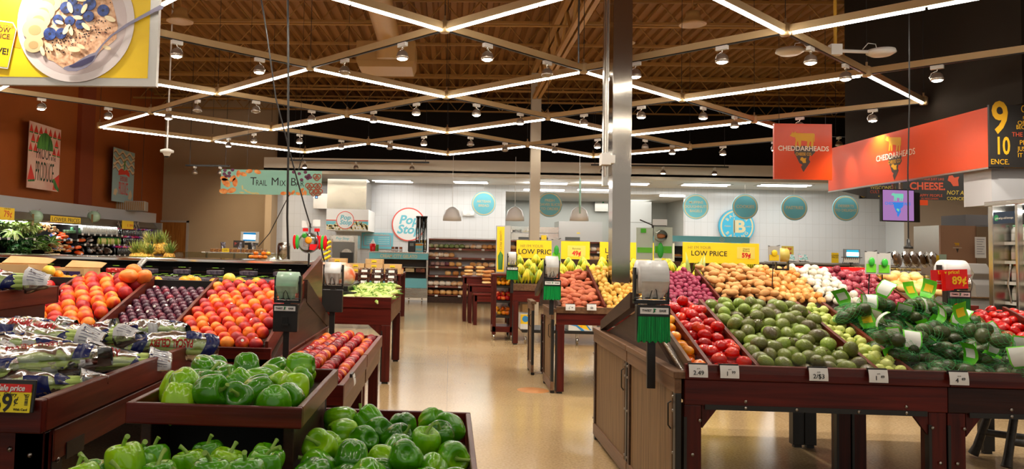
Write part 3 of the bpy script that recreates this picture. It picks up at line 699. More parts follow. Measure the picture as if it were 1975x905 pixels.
for (yy, zz) in ((2.23, .80), (2.29, .815), (2.36, .815)):
    MB().lathe([(0, .006), (.006, .004), (.008, 0)], 12, M=Matrix.Translation((CX1-.014-ox, yy-oy, zz-oz)) @ Matrix.Rotation(PI/2, 4, 'Y')).build('bolt', m_bolt, r)
for (xx, zz) in ((CX1-.06, .83), (CX1-.12, .845)):
    MB().lathe([(0, .006), (.006, .004), (.008, 0)], 12, M=Matrix.Translation((xx-ox, 2.158-oy, zz-oz)) @ Matrix.Rotation(PI/2, 4, 'X')).build('bolt', m_bolt, r)
# price card 69c in its black holder
def price_card(px, py, Y, wpx, hpx, lab, build, rz=0, rx=-.12, cat='price card'):
    q = at(px, py, Y); w_, h_ = wpx/F*Y, hpx/F*Y
    rt = empty('price_card', q, lab, cat, rz=rz); rt.rotation_euler = (rx, 0, rz)
    build(rt, w_, h_); return rt
def celery_card(rt, w_, h_):
    MB().box(-w_/2-.006, w_/2+.008, .0, .008, -h_/2+.0, h_/2+.012).build('holder', m_black, rt, bev=.002)
    MB().box(-w_/2, w_/2, -.003, 0, -h_/2, h_/2).build('yellow_card', mat('bright_yellow_card', S(244, 222, 20), .4), rt)
    MB().box(-w_/2, w_/2, -.004, -.001, h_/2-.022, h_/2).build('red_band', m_red, rt)
    txt('Sale price', .022, m_paper, rt, 0, h_/2-.0115, -.005, .95, shear=.2, bold=.02)
    txt('Celery', .014, m_blk, rt, .0, h_/2-.0285, -.004, 1, shear=.15)
    txt('.69', .068, m_blk, rt, -.028, -.015, -.004, .9, bold=.02); txt('¢', .030, m_blk, rt, .019, -.006, -.004)
    txt('With Card', .009, m_blk, rt, w_/2-.026, -h_/2+.008, -.004)
    txt('Reg Price\n1.69 ea', .0042, m_blk, rt, w_/2-.012, h_/2-.030, -.004)
    b = MB(); rnd = random.Random(3); z = -h_/2+.02
    while z < .004: 
        t = rnd.choice((.0008, .0015, .0022)); b.box(w_/2-.016, w_/2-.007, -.0045, -.004, z, z+t); z += t+rnd.choice((.001, .0018))
    b.build('barcode', m_blk, rt)
price_card(20, 768, 2.085, 84, 54, 'yellow and red sale card reading Celery .69 on the front rail of the celery table', celery_card, rx=-.15)
# bagged celery
m_cel = noisy('celery_stalk_green', [(.3, S(172, 204, 92)), (.6, S(204, 226, 130)), (.8, S(228, 240, 176))], scale=5, rough=.4, stretch=(1, 10, 10), rand=.1)
m_bag = glassy('celery_bag_film', (.97, .98, .97), .10, .2, True)
m_navy = mat('navy_bag_print', S(24, 34, 92), .25); m_bprint = mat('red_bag_print', S(220, 40, 34), .3); m_bwhite = mat('white_bag_print', (.66, .66, .68), .3)
m_fine = mat('small_print_grey', S(120, 120, 140), .5)
m_celend = noisy('celery_butt', [(.4, S(206, 216, 160)), (.6, S(150, 170, 80))], scale=60, rough=.5)
def make_celery(seed, style=0):
    rnd = random.Random(seed); Lc = .36
    def shell(u, v, off=0):
        t = u; a = 2*PI*v
        env = (math.sin(PI*min(1, t*1.15+.12))**.35) if t < .8 else max(.30, 1-(t-.8)*3.0)
        flare = 0 if t < .86 else (t-.86)*.35
        wr = .006*nz((t*14+seed, math.cos(a)*2, math.sin(a)*2))+.003*nz((t*40, math.cos(a)*5+seed, math.sin(a)*5))
        ry = .058*env+flare*.35+wr*1.3+off; rz = .048*env*(1-flare*3)+wr+off
        return Vector(((t-.5)*Lc*1.16, ry*math.cos(a), rz*math.sin(a)))
    b = MB().grid(lambda u, v: shell(u, v), 46, 26)
    r_ = b.build('bagged_celery', m_bag)
    st = MB()
    for k in range(9):
        a = 2*PI*k/9; rr = .024 if k else 0; y, z = rr*math.cos(a)*1.3, rr*math.sin(a)
        def cs(t): return (Lc*(-.5+t*.86), y*(1.1-.3*t)+.003*math.sin(5*t+k), z*(1.1-.3*t))
        st.tube([cs(t/8) for t in range(9)], [.011]+[.0145-.004*t/8 for t in range(1, 9)], 8)
    MB().lathe([(0, 0), (.033, 0), (.036, .02), (.02, .04)], 14, M=Matrix.Translation((-.186, 0, 0)) @ Matrix.Rotation(PI/2, 4, 'Y')).build('celery_butt', m_celend, r_)
    st.build('celery_stalks', m_cel, r_)
    def patch(nm, u0, u1, v0, v1, m, off=.0012, nu=14, nv=10, fn=None):
        def g(u, v):
            uu = u0+(u1-u0)*u; vv = v0+(v1-v0)*v
            if fn: uu += fn(vv)
            return shell(uu, vv, off)
        return MB().grid(g, nu, nv).build(nm, m, r_)
    s_ = .05*rnd.uniform(-1, 1)
    patch('navy_print', .66, .80, -.06, .60, m_navy, fn=lambda v: .05*math.sin(v*9))
    patch('white_print', .80, .99, .02, .48, m_bwhite)
    patch('navy_print', .03, .15, .02, .48, m_navy, fn=lambda v: .04*math.cos(v*11))
    patch('white_print', .30, .40, .55, .95, m_bwhite, fn=lambda v: .03*math.sin(v*13)); patch('navy_print', .45, .62, .50, .92, m_navy, fn=lambda v: .05*math.sin(v*7+seed))
    patch('navy_print', .16, .30, .30, .46, m_navy, fn=lambda v: .08*(v-.38))
    fine = MB()
    for k in range(9):
        vv = .08+.04*k
        fine.grid(lambda u, v: shell(.83+.13*u, vv+.012*v, .0022), 5, 1)
    fine.build('small_print', m_fine, r_)['kind'] = 'thing'
    def wrap(p): return shell(.42+p.x/(Lc*1.16), .25-p.y/.30, .003)
    txt('PASCAL CELERY' if style == 0 else 'CELERY', .036 if style == 0 else .05, m_bprint, r_, fn=wrap, bold=.03, sx=.62)
    return r_
cels = [make_celery(1), make_celery(2, 1), make_celery(3)]
for c in cels: tag(c, '', 'bagged celery')
rnd = random.Random(21)
rows = []
for (x, y, z, a, k) in [
    (-1.33, 2.42, .975, 1.05, 0), (-1.30, 2.92, .985, .95, 1), (-1.24, 3.28, 1.0, .75, 2),
    (-1.60, 2.36, .97, 1.5, 1), (-1.58, 2.75, .985, 1.2, 2), (-1.52, 3.18, .99, 1.0, 0), (-1.42, 2.66, 1.055, .7, 1), (-1.45, 3.05, 1.06, .6, 0),
    (-1.88, 2.5, .975, .4, 0), (-1.86, 2.9, .98, .3, 2), (-1.86, 3.25, .985, .5, 1), (-1.75, 2.72, 1.05, .2, 1), (-1.74, 3.15, 1.065, .15, 2), (-1.40, 2.45, 1.05, 1.1, 2), (-1.55, 2.25, 1.03, 1.4, 1), (-1.78, 2.35, 1.04, .9, 2), (-1.62, 2.52, 1.06, .15, 0), (-1.6, 2.95, 1.07, .4, 0),
    (-2.2, 2.7, .975, .2, 1), (-2.2, 3.0, .98, .1, 0), (-2.2, 3.3, .985, .2, 2), (-2.1, 2.85, 1.05, .0, 2), (-2.12, 3.2, 1.055, .3, 0), (-1.38, 3.38, 1.045, .35, 0)]:
    copy_tree(cels[k], (x, y, z+.0), (rnd.uniform(-1.2, 1.2), rnd.uniform(-.09, .09), a-.55+rnd.uniform(-.25, .25)+(PI if rnd.random() < .3 else 0)), rnd.uniform(1.0, 1.15), 'clear bag of green celery with navy and red print heaped in the celery tray', 'bagged celery heaped in the tray')
# raised celery crate behind
o = tray('raised_celery_tray', -2.9, -2.0, 2.9, 3.82, 1.13, 1.216, 'raised wooden tray at the corner of the celery heap with one bag on it')
o = MB().box(-2.9, -2.05, 2.95, 3.78, .93, 1.129).build('raised_tray_riser', m_black); tag(o, 'dark riser under the raised celery tray', 'riser')
copy_tree(cels[0], (-2.12, 3.42, 1.255), (.35, 0, .25), 1.25, 'clear celery bag lying alone on the raised tray')
# ------------------------------------------------------------------ peaked produce island on the left (stone fruit)
def slope(yf, zf, yr, zr): return lambda x, y: zf+(zr-zf)*max(0, min(1, (y-yf)/(yr-yf)))
LX = -1.0
fL = slope(4.32, .80, 5.3, 1.10)
r = empty('stone_fruit_island', (-2.6, 4.9, 0), 'peaked wooden produce island holding peaches and plums', 'produce island')
P('front_rail', (-4.6, LX, 4.27, 4.30, .80, .865), m_mahog, r); P('front_apron', (-4.6, LX-.02, 4.30, 4.33, .68, .80), m_mahog, r)
P('side_rail', (LX-.03, LX+.005, 4.30, 5.3, .715, .785), m_mahogy, r); P('side_rail', (LX-.03, LX+.005, 5.31, 6.3, .715, .785), m_mahogy, r)
P('side_panel', (LX-.035, LX-.01, 4.4, 6.2, .06, .715), m_oak, r)
for (lx, ly) in ((LX-.09, 4.3), (LX-.09, 6.2), (-3.0, 4.3), (-4.5, 4.3)): P('leg', (lx, lx+.08, ly, ly+.08, 0, .80), m_mahogz, r)
ox, oy, oz = r.location
def isl_board(nm, x0, x1, poly, mm, root):
    ox, oy, oz = root.location
    return MB().prism([(p[0]-oy, p[1]-oz) for p in poly], 'x', x0-ox, x1-ox).build(nm, mm, root, bev=.002)
isl_board('sloped_deck', -4.6, LX-.03, [(4.3, .775), (5.3, 1.075), (5.3, 1.095), (4.3, .795)], m_dark, r)
isl_board('back_deck', -4.6, LX-.03, [(5.3, 1.075), (6.3, .78), (6.3, .80), (5.3, 1.095)], m_dark, r)
isl_board('end_cheek', LX-.03, LX-.005, [(4.30, .775), (5.3, 1.08), (6.28, .78)], m_dark, r)
isl_board('end_board', LX-.035, LX+.0, [(5.33, 1.21), (6.36, .86), (6.36, .76), (5.33, 1.05)], m_dark, r)
isl_board('divider', LX-.04, LX-.022, [(4.3, .80), (4.3, .90), (5.33, 1.20), (5.33, 1.09)], m_mahogy, r)
for dx in (-2.63, -2.10, -1.64, -3.4):
    isl_board('divider', dx-.011, dx+.011, [(4.3, .79), (4.3, .905), (5.31, 1.21), (5.31, 1.09)], m_mahogy, r)
P('ridge_board', (-4.6, LX-.04, 5.30, 5.33, 1.08, 1.185), m_black, r)
P('acrylic_fence', (-2.62, LX-.04, 4.262, 4.267, .83, .90), m_glass, r, bev=0)
lay_rows(peaches, .040, -1.625, -1.045, 4.30, 5.34, fL, 'any', 'orange and red peach in the wide bin next to the produce bag stand', 'peaches in the bin by the bag stand', seed=2, dz=.035, layers=1)
P('bin_liner', (-1.625, LX-.045, 4.305, 4.32, .80, .84), m_black)
lay_rows(plums, .0285, -2.088, -1.652, 4.31, 5.26, fL, 'any', 'small dark plum in the bin between the two peach bins', 'plums in the middle bin', seed=3, dz=.02)
lay_rows(bpeach, .047, -2.618, -2.112, 4.31, 5.34, fL, 'any', 'large orange and red peach in the bin beside the plums', 'large peaches beside the plums', seed=4, dz=.04)
pile(necs, .042, 40, -3.2, -2.65, 4.5, 5.3, fL, 'any', 'shiny red nectarine behind the raised celery tray', 'nectarines behind the celery tray', seed=6, hmax=.17)
for (px, py, Y, k) in ((248, 533, 5.15, 0), (258, 523, 5.35, 1), (277, 535, 5.2, 2)):
    q = at(px, py, Y); copy_tree(mangs[0], q, (0, .3*k, k*1.3), 1.0, 'orange blushed mango in the trio on top of the large peaches', 'mangoes atop the large peaches')['category'] = 'mango'
# citrus row behind the ridge, berries beyond
fB = lambda x, y: 1.085-.02*(y-5.35)
P('citrus_shelf', (-4.6, LX-.06, 5.34, 5.95, 1.04, 1.085), m_dark, r)
pile(orans, .038, 46, -2.1, -1.05, 5.35, 5.62, lambda x, y: 1.10, 'up', 'bright orange in the row along the island ridge', 'oranges along the ridge', seed=8, hmax=.12, K=30)
pile(orans, .041, 26, -3.0, -2.12, 5.36, 5.66, lambda x, y: 1.12, 'up', 'yellow orange citrus behind the large peaches', 'citrus behind the large peaches', seed=9, hmax=.16, K=30)
for (px, py, lb) in ((94, 523, 'yellow grapefruit on the nectarines by the open carton'), (442, 538, 'lone yellow grapefruit behind the plum divider')):
    q = at(px, py, 5.42); copy_tree(lemos[0], q, (0, 0, 0), 1, lb)['category'] = 'grapefruit'
# apple bin at the end of the island
r = empty('apple_bin', (-.76, 4.6, 0), 'low wooden end bin filled with rows of red apples', 'produce bin')
AX0, AX1 = -.97, -.50
fA = lambda x, y: .70+.012*(y-3.7)
P('front_rail', (AX0, AX1, 3.68, 3.71, .68, .78), m_mahog, r); P('side_rail', (AX1-.03, AX1, 3.71, 4.72, .70, .78), m_mahogy, r); P('side_rail', (AX1-.03, AX1, 4.74, 5.75, .70, .78), m_mahogy, r)
P('side_rail', (AX0, AX0+.03, 3.71, 5.75, .70, .78), m_mahogy, r); P('bin_floor', (AX0, AX1-.03, 3.71, 5.75, .68, .70), m_dark, r); P('back_rail', (AX0, AX1, 5.75, 5.78, .70, .78), m_mahog, r)
P('side_apron', (AX1-.035, AX1-.008, 3.74, 4.70, .60, .695), m_oaky, r); P('side_apron', (AX1-.035, AX1-.008, 4.76, 5.7, .60, .695), m_oaky, r)
for ly in (3.72, 4.64, 4.78, 5.68): P('leg', (AX1-.09, AX1-.02, ly, ly+.06, 0, .69), m_mahogz, r); P('leg', (AX0, AX0+.07, ly, ly+.06, 0, .69), m_mahogz, r)
P('front_panel', (AX0+.08, AX1-.1, 3.72, 3.735, .1, .68), m_mahogz, r)
rnd = random.Random(5)
for row in range(5):
    for k in range(25):
        x = AX0+.062+row*.083; y = 3.755+k*.084; z = .752+(.012 if row % 2 else 0)+.03*(row == 2)+rnd.uniform(0, .012)
        if y > 5.7: continue
        o = copy_tree(rnd.choice(apps), (x+rnd.uniform(-.006, .006), y+rnd.uniform(-.005, .005), z), Euler((PI/2+rnd.uniform(-.25, .25), rnd.uniform(-.2, .2), rnd.uniform(-.3, .3))), rnd.uniform(.92, 1.0), 'glossy red apple in the rows of the low end bin', 'apples in the low end bin')
        o['category'] = 'apple'
def tag_holder(rt, w_, h_, s1, s2=None, small=None):
    MB().box(-w_/2, w_/2, 0, .012, h_/2-.012, h_/2+.006).build('holder', m_black, rt)
    MB().grid(lambda u, v: (-w_/2+w_*u, -.004-.008*math.sin(v*PI/2*1.2), h_/2-h_*v), 1, 6).build('card', m_paper, rt)
    if s1: txt(s1, h_*.5, m_blk, rt, 0 if not s2 else -.012, -h_*.15, -.014)
    if s2: txt(s2, h_*.30, m_blk, rt, .018, -.002, -.014)
    txt('per lb', h_*.10, m_blk, rt, 0, h_*.2, -.0115)
rt = empty('price_tag', at(684, 724, 3.76)+Vector((.02, 0, 0)), 'small curled paper price tag on the rail of the apple bin', 'price tag', rz=PI/2); rt.location = (AX1+.012, 3.93, .765); tag_holder(rt, .075, .055, None)
# ------------------------------------------------------------------ peaked produce island on the right (tomatoes, avocados)
RX = 1.19
fR = slope(3.95, .80, 4.85, 1.07)
def isl_root(nm, loc, lab): return empty(nm, loc, lab, 'produce island')
def legs(root, pts, w_=.085, zt=.80, m=None):
    for (lx, ly) in pts:
        l = P('leg', (lx, lx+w_, ly, ly+.07, .02, zt), m or m_mahogz, root)
        ox, oy, oz = root.location
        MB().box(lx-.002-ox, lx+.012-ox, ly-.004-oy, ly+.03-oy, .03-oz, zt-.06-oz).build('corner_strip', m_black, l)
        MB().box(lx+.015-ox, lx+w_-.015-ox, ly+.01-oy, ly+.05-oy, 0-oz, .02-oz).build('foot_pad', m_black, l)
def bolts(root, pts, axis='y'):
    ox, oy, oz = root.location; b = None
    for (x, y, z) in pts:
        Mx = Matrix.Translation((x-ox, y-oy, z-oz)) @ (Matrix.Rotation(PI/2, 4, 'X') if axis == 'y' else Matrix.Rotation(-PI/2, 4, 'Y'))
        MB().lathe([(0, .006), (.006, .004), (.0085, 0)], 12, M=Mx).build('bolt', m_bolt, root)
def front_table(x0, x1, lab, mapron):
    r = isl_root('tomato_island_table', ((x0+x1)/2, 4.4, 0), lab)
    P('front_rail', (x0, x1, 3.88, 3.915, .825, .90), m_mahog, r); P('front_apron', (x0, x1, 3.90, 3.935, .695, .822), mapron, r)
    P('steel_angle', (x0+.1, x1-.1, 3.897, 3.902, .675, .70), m_black, r, bev=0)
    legs(r, ((x0+.0, 3.905), (x1-.09, 3.905), (x0+.0, 4.80), (x1-.09, 4.80)), zt=.694)
    P('side_apron', (x0+.02, x0+.045, 3.95, 4.85, .70, .82), m_mahogy, r); P('side_apron', (x1-.045, x1-.02, 3.95, 4.85, .70, .82), m_mahogy, r)
    ox, oy, oz = r.location
    for s, xx in ((1, x0+.09), (-1, x1-.09)):
        MB().prism([(xx-ox, .70-oz), (xx+s*.09-ox, .70-oz), (xx-ox, .58-oz)], 'y', 3.91-oy, 3.93-oy).build('brace', m_mahogz, r, fix=True)
    bolts(r, [(x0+.30, 3.897, .72), (x0+.30, 3.895, .688), (x0+.55, 3.895, .688), (x0+.85, 3.895, .688), (x1-.2, 3.897, .72), (x1-.2, 3.895, .688), (x0+.04, 3.897, .45), (x1-.04, 3.897, .45), (x0+.075, 3.897, .62), (x1-.075, 3.897, .62), (x0+.075, 3.897, .3), (x1-.075, 3.897, .3)])
    isl_board('sloped_deck', x0+.03, x1-.001, [(3.915, .765), (4.85, 1.045), (4.85, 1.065), (3.915, .785)], m_dark, r)
    P('acrylic_fence', (x0+.04, x1-.02, 3.873, 3.878, .86, .945), m_glass, r, bev=0)
    return r
TA = front_table(RX, 2.47, 'dark wooden island table under tomatoes and avocados, beside the aisle', m_mahog)
TB = front_table(2.472, 4.10, 'dark wooden island table under the avocado nets and roma tomatoes', wood('darker_mahogany', S(34, 14, 10), S(58, 26, 18), 'x', .35))
for (x0, x1, lb) in ((RX, 2.72, 'rear half of the tomato island with planked end wall'), (2.722, 4.12, 'rear half of the island behind the roma tomatoes')):
    r = isl_root('rear_island_table', ((x0+x1)/2, 5.4, 0), lb)
    legs(r, ((x0, 5.96), (x1-.09, 5.96)), zt=.699, m=m_black); P('rear_apron', (x0, x1, 6.035, 6.06, .70, .82), m_mahog, r); P('rear_rail', (x0, x1, 6.06, 6.09, .80, .86), m_mahog, r)
    isl_board('back_deck', x0+.02, x1-.001, [(4.86, 1.045), (6.05, .78), (6.05, .80), (4.86, 1.065)], m_dark, r)
m_plank = wood('grey_brown_planks', S(104, 78, 50), S(140, 110, 76), 'z', .5)
def _planks(m):
    b = m.node_tree.nodes['Principled BSDF']; src = b.inputs['Base Color'].links[0].from_socket
    tc = N(m, 'ShaderNodeTexCoord'); sx = N(m, 'ShaderNodeSeparateXYZ'); L(m, tc.outputs['Object'], sx.inputs[0])
    md = N(m, 'ShaderNodeMath', operation='PINGPONG'); md.inputs[1].default_value = .05; L(m, sx.outputs[1], md.inputs[0])
    lt = N(m, 'ShaderNodeMath', operation='LESS_THAN'); lt.inputs[1].default_value = .002; L(m, md.outputs[0], lt.inputs[0])
    mx = N(m, 'ShaderNodeMix', data_type='RGBA'); L(m, lt.outputs[0], mx.inputs[0]); L(m, src, mx.inputs[6]); mx.inputs[7].default_value = (.03, .018, .01, 1); L(m, mx.outputs[2], b.inputs['Base Color'])
_planks(m_plank)
def end_panel(x, y0, y1, zt, lab, sgn=-1):
    """framed planked end wall standing on plane x, facing -x"""
    r = empty('end_wall_panel', (x, (y0+y1)/2, 0), lab, 'end panel')
    P('plank_field', (x+.012, x+.022, y0+.03, y1-.03, .06, zt-.08), m_plank, r, bev=0)
    P('top_rail', (x-.004, x+.03, y0, y1, zt-.11, zt-.035), m_oaky, r); P('cap_rail', (x-.012, x+.05, y0-.01, y1, zt-.035, zt), m_oaky, r)
    P('bottom_rail', (x-.002, x+.03, y0, y1, .03, .12), m_oaky, r)
    P('stile', (x-.0, x+.03, y0, y0+.05, .12, zt-.11), m_black, r); P('stile', (x-.0, x+.03, y1-.05, y1, .12, zt-.11), m_dark, r)
    P('stile', (x-.003, x+.01, y0+.05, y0+.09, .12, zt-.11), m_oak, r)
    P('levelling_foot', (x+.0, x+.04, y0+.02, y0+.07, 0, .03), m_black, r); P('levelling_foot', (x+.0, x+.04, y1-.07, y1-.02, 0, .03), m_black, r)
    bolts(r, [(x-.006, yy, zz) for yy in (y0+.025, y1-.025) for zz in (zt-.13, zt-.2, .45, .16)], 'x')
    ox, oy, oz = r.location
    MB().tube([(x-.004-ox, y0+.06-oy, zt-.16), (x-.02-ox, y0+.06-oy, zt-.17), (x-.02-ox, y0+.06-oy, zt-.28), (x-.004-ox, y0+.07-oy, zt-.30)], .004, 6).build('hook_latch', m_black, r)
    return r
end_panel(RX-.045, 3.90, 4.93, .86, 'planked brown end panel of the tomato island by the bag stand')
end_panel(RX-.045, 4.95, 6.06, .86, 'planked brown end panel of the tomato island away from the bag stand')
r = isl_root('island_end_wedge', (RX, 4.9, 0), 'dark peaked end boards of the tomato island')
isl_board('end_cheek', RX-.0, RX+.022, [(3.96, .80), (4.85, 1.09), (5.86, .83)], m_dark, r)
isl_board('end_board', RX-.04, RX+.015, [(4.90, 1.20), (5.84, .93), (5.84, .86), (4.90, 1.10)], m_dark, r)
isl_board('side_board', RX+.024, RX+.042, [(3.93, .79), (3.93, .91), (4.86, 1.19), (4.86, 1.07)], m_oaky, r)
isl_board('metal_edge', RX-.004, RX+.02, [(3.93, .85), (3.93, .862), (4.87, 1.162), (4.87, 1.15)], m_steel, r)
P('ridge_board', (RX+.04, 4.1, 4.855, 4.875, 1.05, 1.14), m_dark, r)
for dx in (1.335, 1.575, 2.165, 2.33, 3.05, 3.42):
    isl_board('divider', dx-.01, dx+.01, [(3.93, .785), (3.93, .885), (4.86, 1.17), (4.86, 1.06)], m_mahogy, r)
pile(otoms, .036, 20, 1.235, 1.33, 3.92, 4.85, fR, 'up', 'orange tomato in the narrow bin at the island end', 'orange tomatoes in the narrow end bin', seed=1, hmax=.11)
pile(toms, .037, 60, 1.345, 1.565, 3.92, 4.86, fR, 'up', 'round red tomato in the bin beside the avocados', 'round red tomatoes', seed=2, hmax=.125)
pile(avos, .041, 145, 1.59, 2.155, 3.92, 4.88, fR, 'any', 'loose green avocado in the wide open bin', 'loose avocados in the wide bin', seed=3, hmax=.17, vsq=.8)
pile(tmts, .027, 85, 2.178, 2.32, 3.92, 4.86, fR, 'any', 'pale green husked tomatillo between loose and netted avocados', 'tomatillos in the narrow bin', seed=4, hmax=.12)
pile(romas, .031, 190, 3.07, 4.0, 4.0, 4.95, lambda x, y: fR(x, y)+.02, 'any', 'shiny red roma tomato behind the red low price card', 'roma tomatoes on the island', seed=5, hmax=.155)
# netted avocado bags
m_avon = noisy('netted_avocado_skin', [(.3, S(44, 50, 24)), (.6, S(74, 84, 40))], scale=10, rough=.35, rand=.3, bump=.5, bscale=150); m_net = mat('green_net', S(50, 160, 80), .4); m_lime = noisy('lime_bag_header', [(.4, S(76, 190, 30)), (.6, S(120, 214, 50))], scale=6, rough=.25); m_hwhite = mat('header_back', (.74, .76, .70), .35)
def make_netbag(seed):
    rnd = random.Random(seed); r_ = empty('netted_avocado_bag', HID, '', 'avocado bag')
    ps = [(-.075, 0, 0), (0, .018, .01), (.072, -.004, 0), (.035, -.05, .005)]
    for i, p in enumerate(ps):
        o = sph(.036, 1, 1, 1.28, n=(18, 14), egg=.2, bump=.03).build('avocado', m_avon, r_); o.location = p; o.rotation_euler = (PI/2+rnd.uniform(-.4, .4), rnd.uniform(-.5, .5), rnd.uniform(-.8, .8))
    # net: diamond mesh tube around them
    def sk(u, v):
        t = u*2-1; k = (1-abs(t)**3.2)*.94+.06; a = 2*PI*v
        return Vector((t*.145, k*.066*math.cos(a)-.012*k, k*.046*math.sin(a)+.004))
    b = MB(); n = 10
    for k in range(n):
        for s in (1, -1):
            b.tube([sk(t/16, k/n+s*t/16*.9) for t in range(17)], .0007, 3, cap=False)
    b.build('net', m_net, r_)
    tilt = rnd.uniform(.5, 2.0); yw = rnd.uniform(-.6, .6)
    def hd(u, v): c_, s_ = .11*u*math.cos(tilt*(.5+.5*u)), (v-.5)*.085*(.7+.3*min(1, u*3)); return Vector((.10+c_*math.cos(yw)-s_*math.sin(yw), s_*math.cos(yw)+c_*math.sin(yw), .03+.11*u*math.sin(tilt*(.5+.5*u))))
    h = MB().grid(hd, 6, 6).build('header_card', m_lime, r_)
    MB().grid(lambda u, v: hd(.15+.8*u, .08+.84*v)-Vector((-.001*math.sin(tilt), 0, .0022*math.cos(tilt))), 5, 5).build('header_back', m_hwhite, h)
    MB().grid(lambda u, v: hd(.35+.4*u, .2+.6*v)+Vector((-.002*math.sin(tilt), 0, .002*math.cos(tilt))), 4, 4).build('header_window', m_hwhite if seed % 2 else m_yel, h)
    return r_
nets = [make_netbag(s) for s in (1, 2, 3, 4)]
rnd = random.Random(9)
for gy in range(7):
    for gx in range(5):
        x = 2.42+gx*.15+rnd.uniform(-.03, .03); y = 4.02+gy*.13+rnd.uniform(-.02, .02)
        if x > 2.99 and y > 4.6: continue
        copy_tree(rnd.choice(nets), (x, y, fR(x, y)+.05+.02*((gx+gy) % 2)), Euler((rnd.uniform(-.4, .4), rnd.uniform(-.25, .25), rnd.uniform(0, 6.28))), 1, 'green net bag of avocados with a lime header card', 'netted avocado bags in the heap')
for k, (px, py, Y) in enumerate(((1648, 606, 4.55), (1765, 592, 4.7), (1705, 590, 4.7), (1850, 612, 4.5), (1790, 642, 4.2), (1900, 648, 4.1), (1730, 660, 4.1), (1800, 596, 4.72))):
    q = at(px, py, Y); copy_tree(nets[k % 4], q, Euler((rnd.uniform(-.4, .4), -.3, rnd.uniform(0, 6.28))), 1, 'green net bag of avocados with a lime header card', 'netted avocado bags in the heap')
# price tags on the front rail
for px, s1, s2, lb in ((1346, '2.49', None, 'white price tag reading 2.49 under the orange tomatoes'), (1406, '1', '99', 'white price tag reading 1.99 under the red tomatoes'), (1577, '2/$3', None, 'white price tag reading 2 for $3 under the loose avocados'), (1692, '1', '49', 'white price tag reading 1.49 under the tomatillos'), (1847, '4', '49', 'white price tag reading 4.49 under the avocado nets')):
    q = at(px, 696, 3.862); rt = empty('price_tag', (q.x, 3.862, .872), lb, 'price tag'); tag_holder(rt, .092, .062, s1, s2)
# roll-bag stands
m_roll = noisy('clear_bag_roll', [(.3, (.62, .62, .60)), (.7, (.80, .80, .78))], scale=3, rough=.3, stretch=(1, 14, 14)); m_rollg = noisy('green_tint_bag_roll', [(.3, S(150, 190, 160)), (.7, S(190, 220, 196))], scale=3, rough=.3, stretch=(1, 14, 14))
m_tie = noisy('green_twist_ties', [(.35, S(0, 110, 50)), (.65, S(10, 170, 80))], scale=4, rough=.35, stretch=(60, 1, 1)); m_logo = mat('green_logo', S(30, 150, 90), .4)
def bag_stand(x, y, z0, zc, rollm, ties, lab, s=1.0, rw=.075, rr=.092, sign=True, back=False):
    r = empty('produce_bag_stand', (x, y, z0), lab, 'bag stand'); H = zc-z0
    MB().box(-.022*s, .022*s, -.012, .012, 0, H-.13*s).build('post', m_black, r, bev=.002)
    fr = MB()
    for sd in (-1, 1): fr.box(sd*(rw+.014)*s-.006, sd*(rw+.014)*s+.006, -.01, .03, H-.13*s, H+.05*s)
    fr.box(-(rw+.02)*s, (rw+.02)*s, -.01, .03, H-.145*s, H-.125*s).box(-(rw+.02)*s, (rw+.02)*s, -.03, .0, H-.115*s, H-.11*s)
    fr.build('roll_bracket', m_black, r)
    rl = MB().lathe([(.018*s, -rw*s), (rr*s, -rw*s), (rr*s, rw*s), (.018*s, rw*s)], 36, M=Matrix.Translation((0, .01, H)) @ Matrix.Rotation(PI/2, 4, 'Y')).build('bag_roll', rollm, r)
    MB().tube([(-(rw+.016)*s, .01, H), ((rw+.016)*s, .01, H)], .012*s, 10).build('roll_core', m_black, rl)
    MB().grid(lambda u, v: ((u-.5)*2*rw*s*(1-.25*v), -.02-rr*s*.8*(1-v)-.01*math.sin(u*18)*v, H-.02*s-(.10*s)*v), 14, 6).build('loose_bag', rollm, rl)
    MB().tube([(-.02*s, -.045, H-.11*s), (-.012*s, -.06, H-.07*s), (0, -.06, H-.05*s), (.012*s, -.06, H-.07*s), (.02*s, -.045, H-.11*s)], .0022, 5).build('tear_hook', m_black, r)
    if sign:
        bx = MB().box(-.088*s, .088*s, -.05, -.0, H-.345*s, H-.15*s).build('tie_box', m_black, r, bev=.003)
        g = MB().box(-.085*s, .085*s, -.062, -.052, H-.205*s, H-.15*s).build('name_plate', m_black, r)
        p_ = MB().box(-.075*s, .075*s, -.066, -.062, H-.195*s, H-.162*s).build('plate_face', m_paper, g)
        txt('TWIST', .017*s, m_blk, g, -.040*s, H-.178*s, -.067, 1.0, bold=.02); txt('EASE', .017*s, m_blk, g, .044*s, H-.178*s, -.067, 1.0, bold=.02)
        MB().prism([(-.008*s, H-.19*s), (.006*s, H-.182*s), (-.004*s, H-.176*s), (.010*s, H-.168*s), (-.006*s, H-.165*s), (.002*s, H-.176*s)], 'y', -.0685, -.067).build('logo', m_logo, g, fix=True)
        if ties:
            MB().grid(lambda u, v: ((u-.5)*.165*s*(1+.06*v), -.055-.004*math.sin(u*90), H-.21*s-.135*s*v-.006*math.sin(u*37)*v), 60, 4).build('twist_ties', m_tie, r)
        else: MB().box(-.02*s, .02*s, -.056, -.05, H-.29*s, H-.24*s).box(-.02*s, .03*s, -.075, -.05, H-.30*s, H-.285*s).build('tie_slot', m_blackm, r)
    elif back:
        MB().box(-.085*s, .085*s, -.03, .03, H-.345*s, H-.16*s).build('tie_box', m_black, r, bev=.003)
    return r
bag_stand(1.10, 4.2, .72, 1.32, m_roll, True, 'bag roll stand with bright green twist ties at the corner of the tomato island')
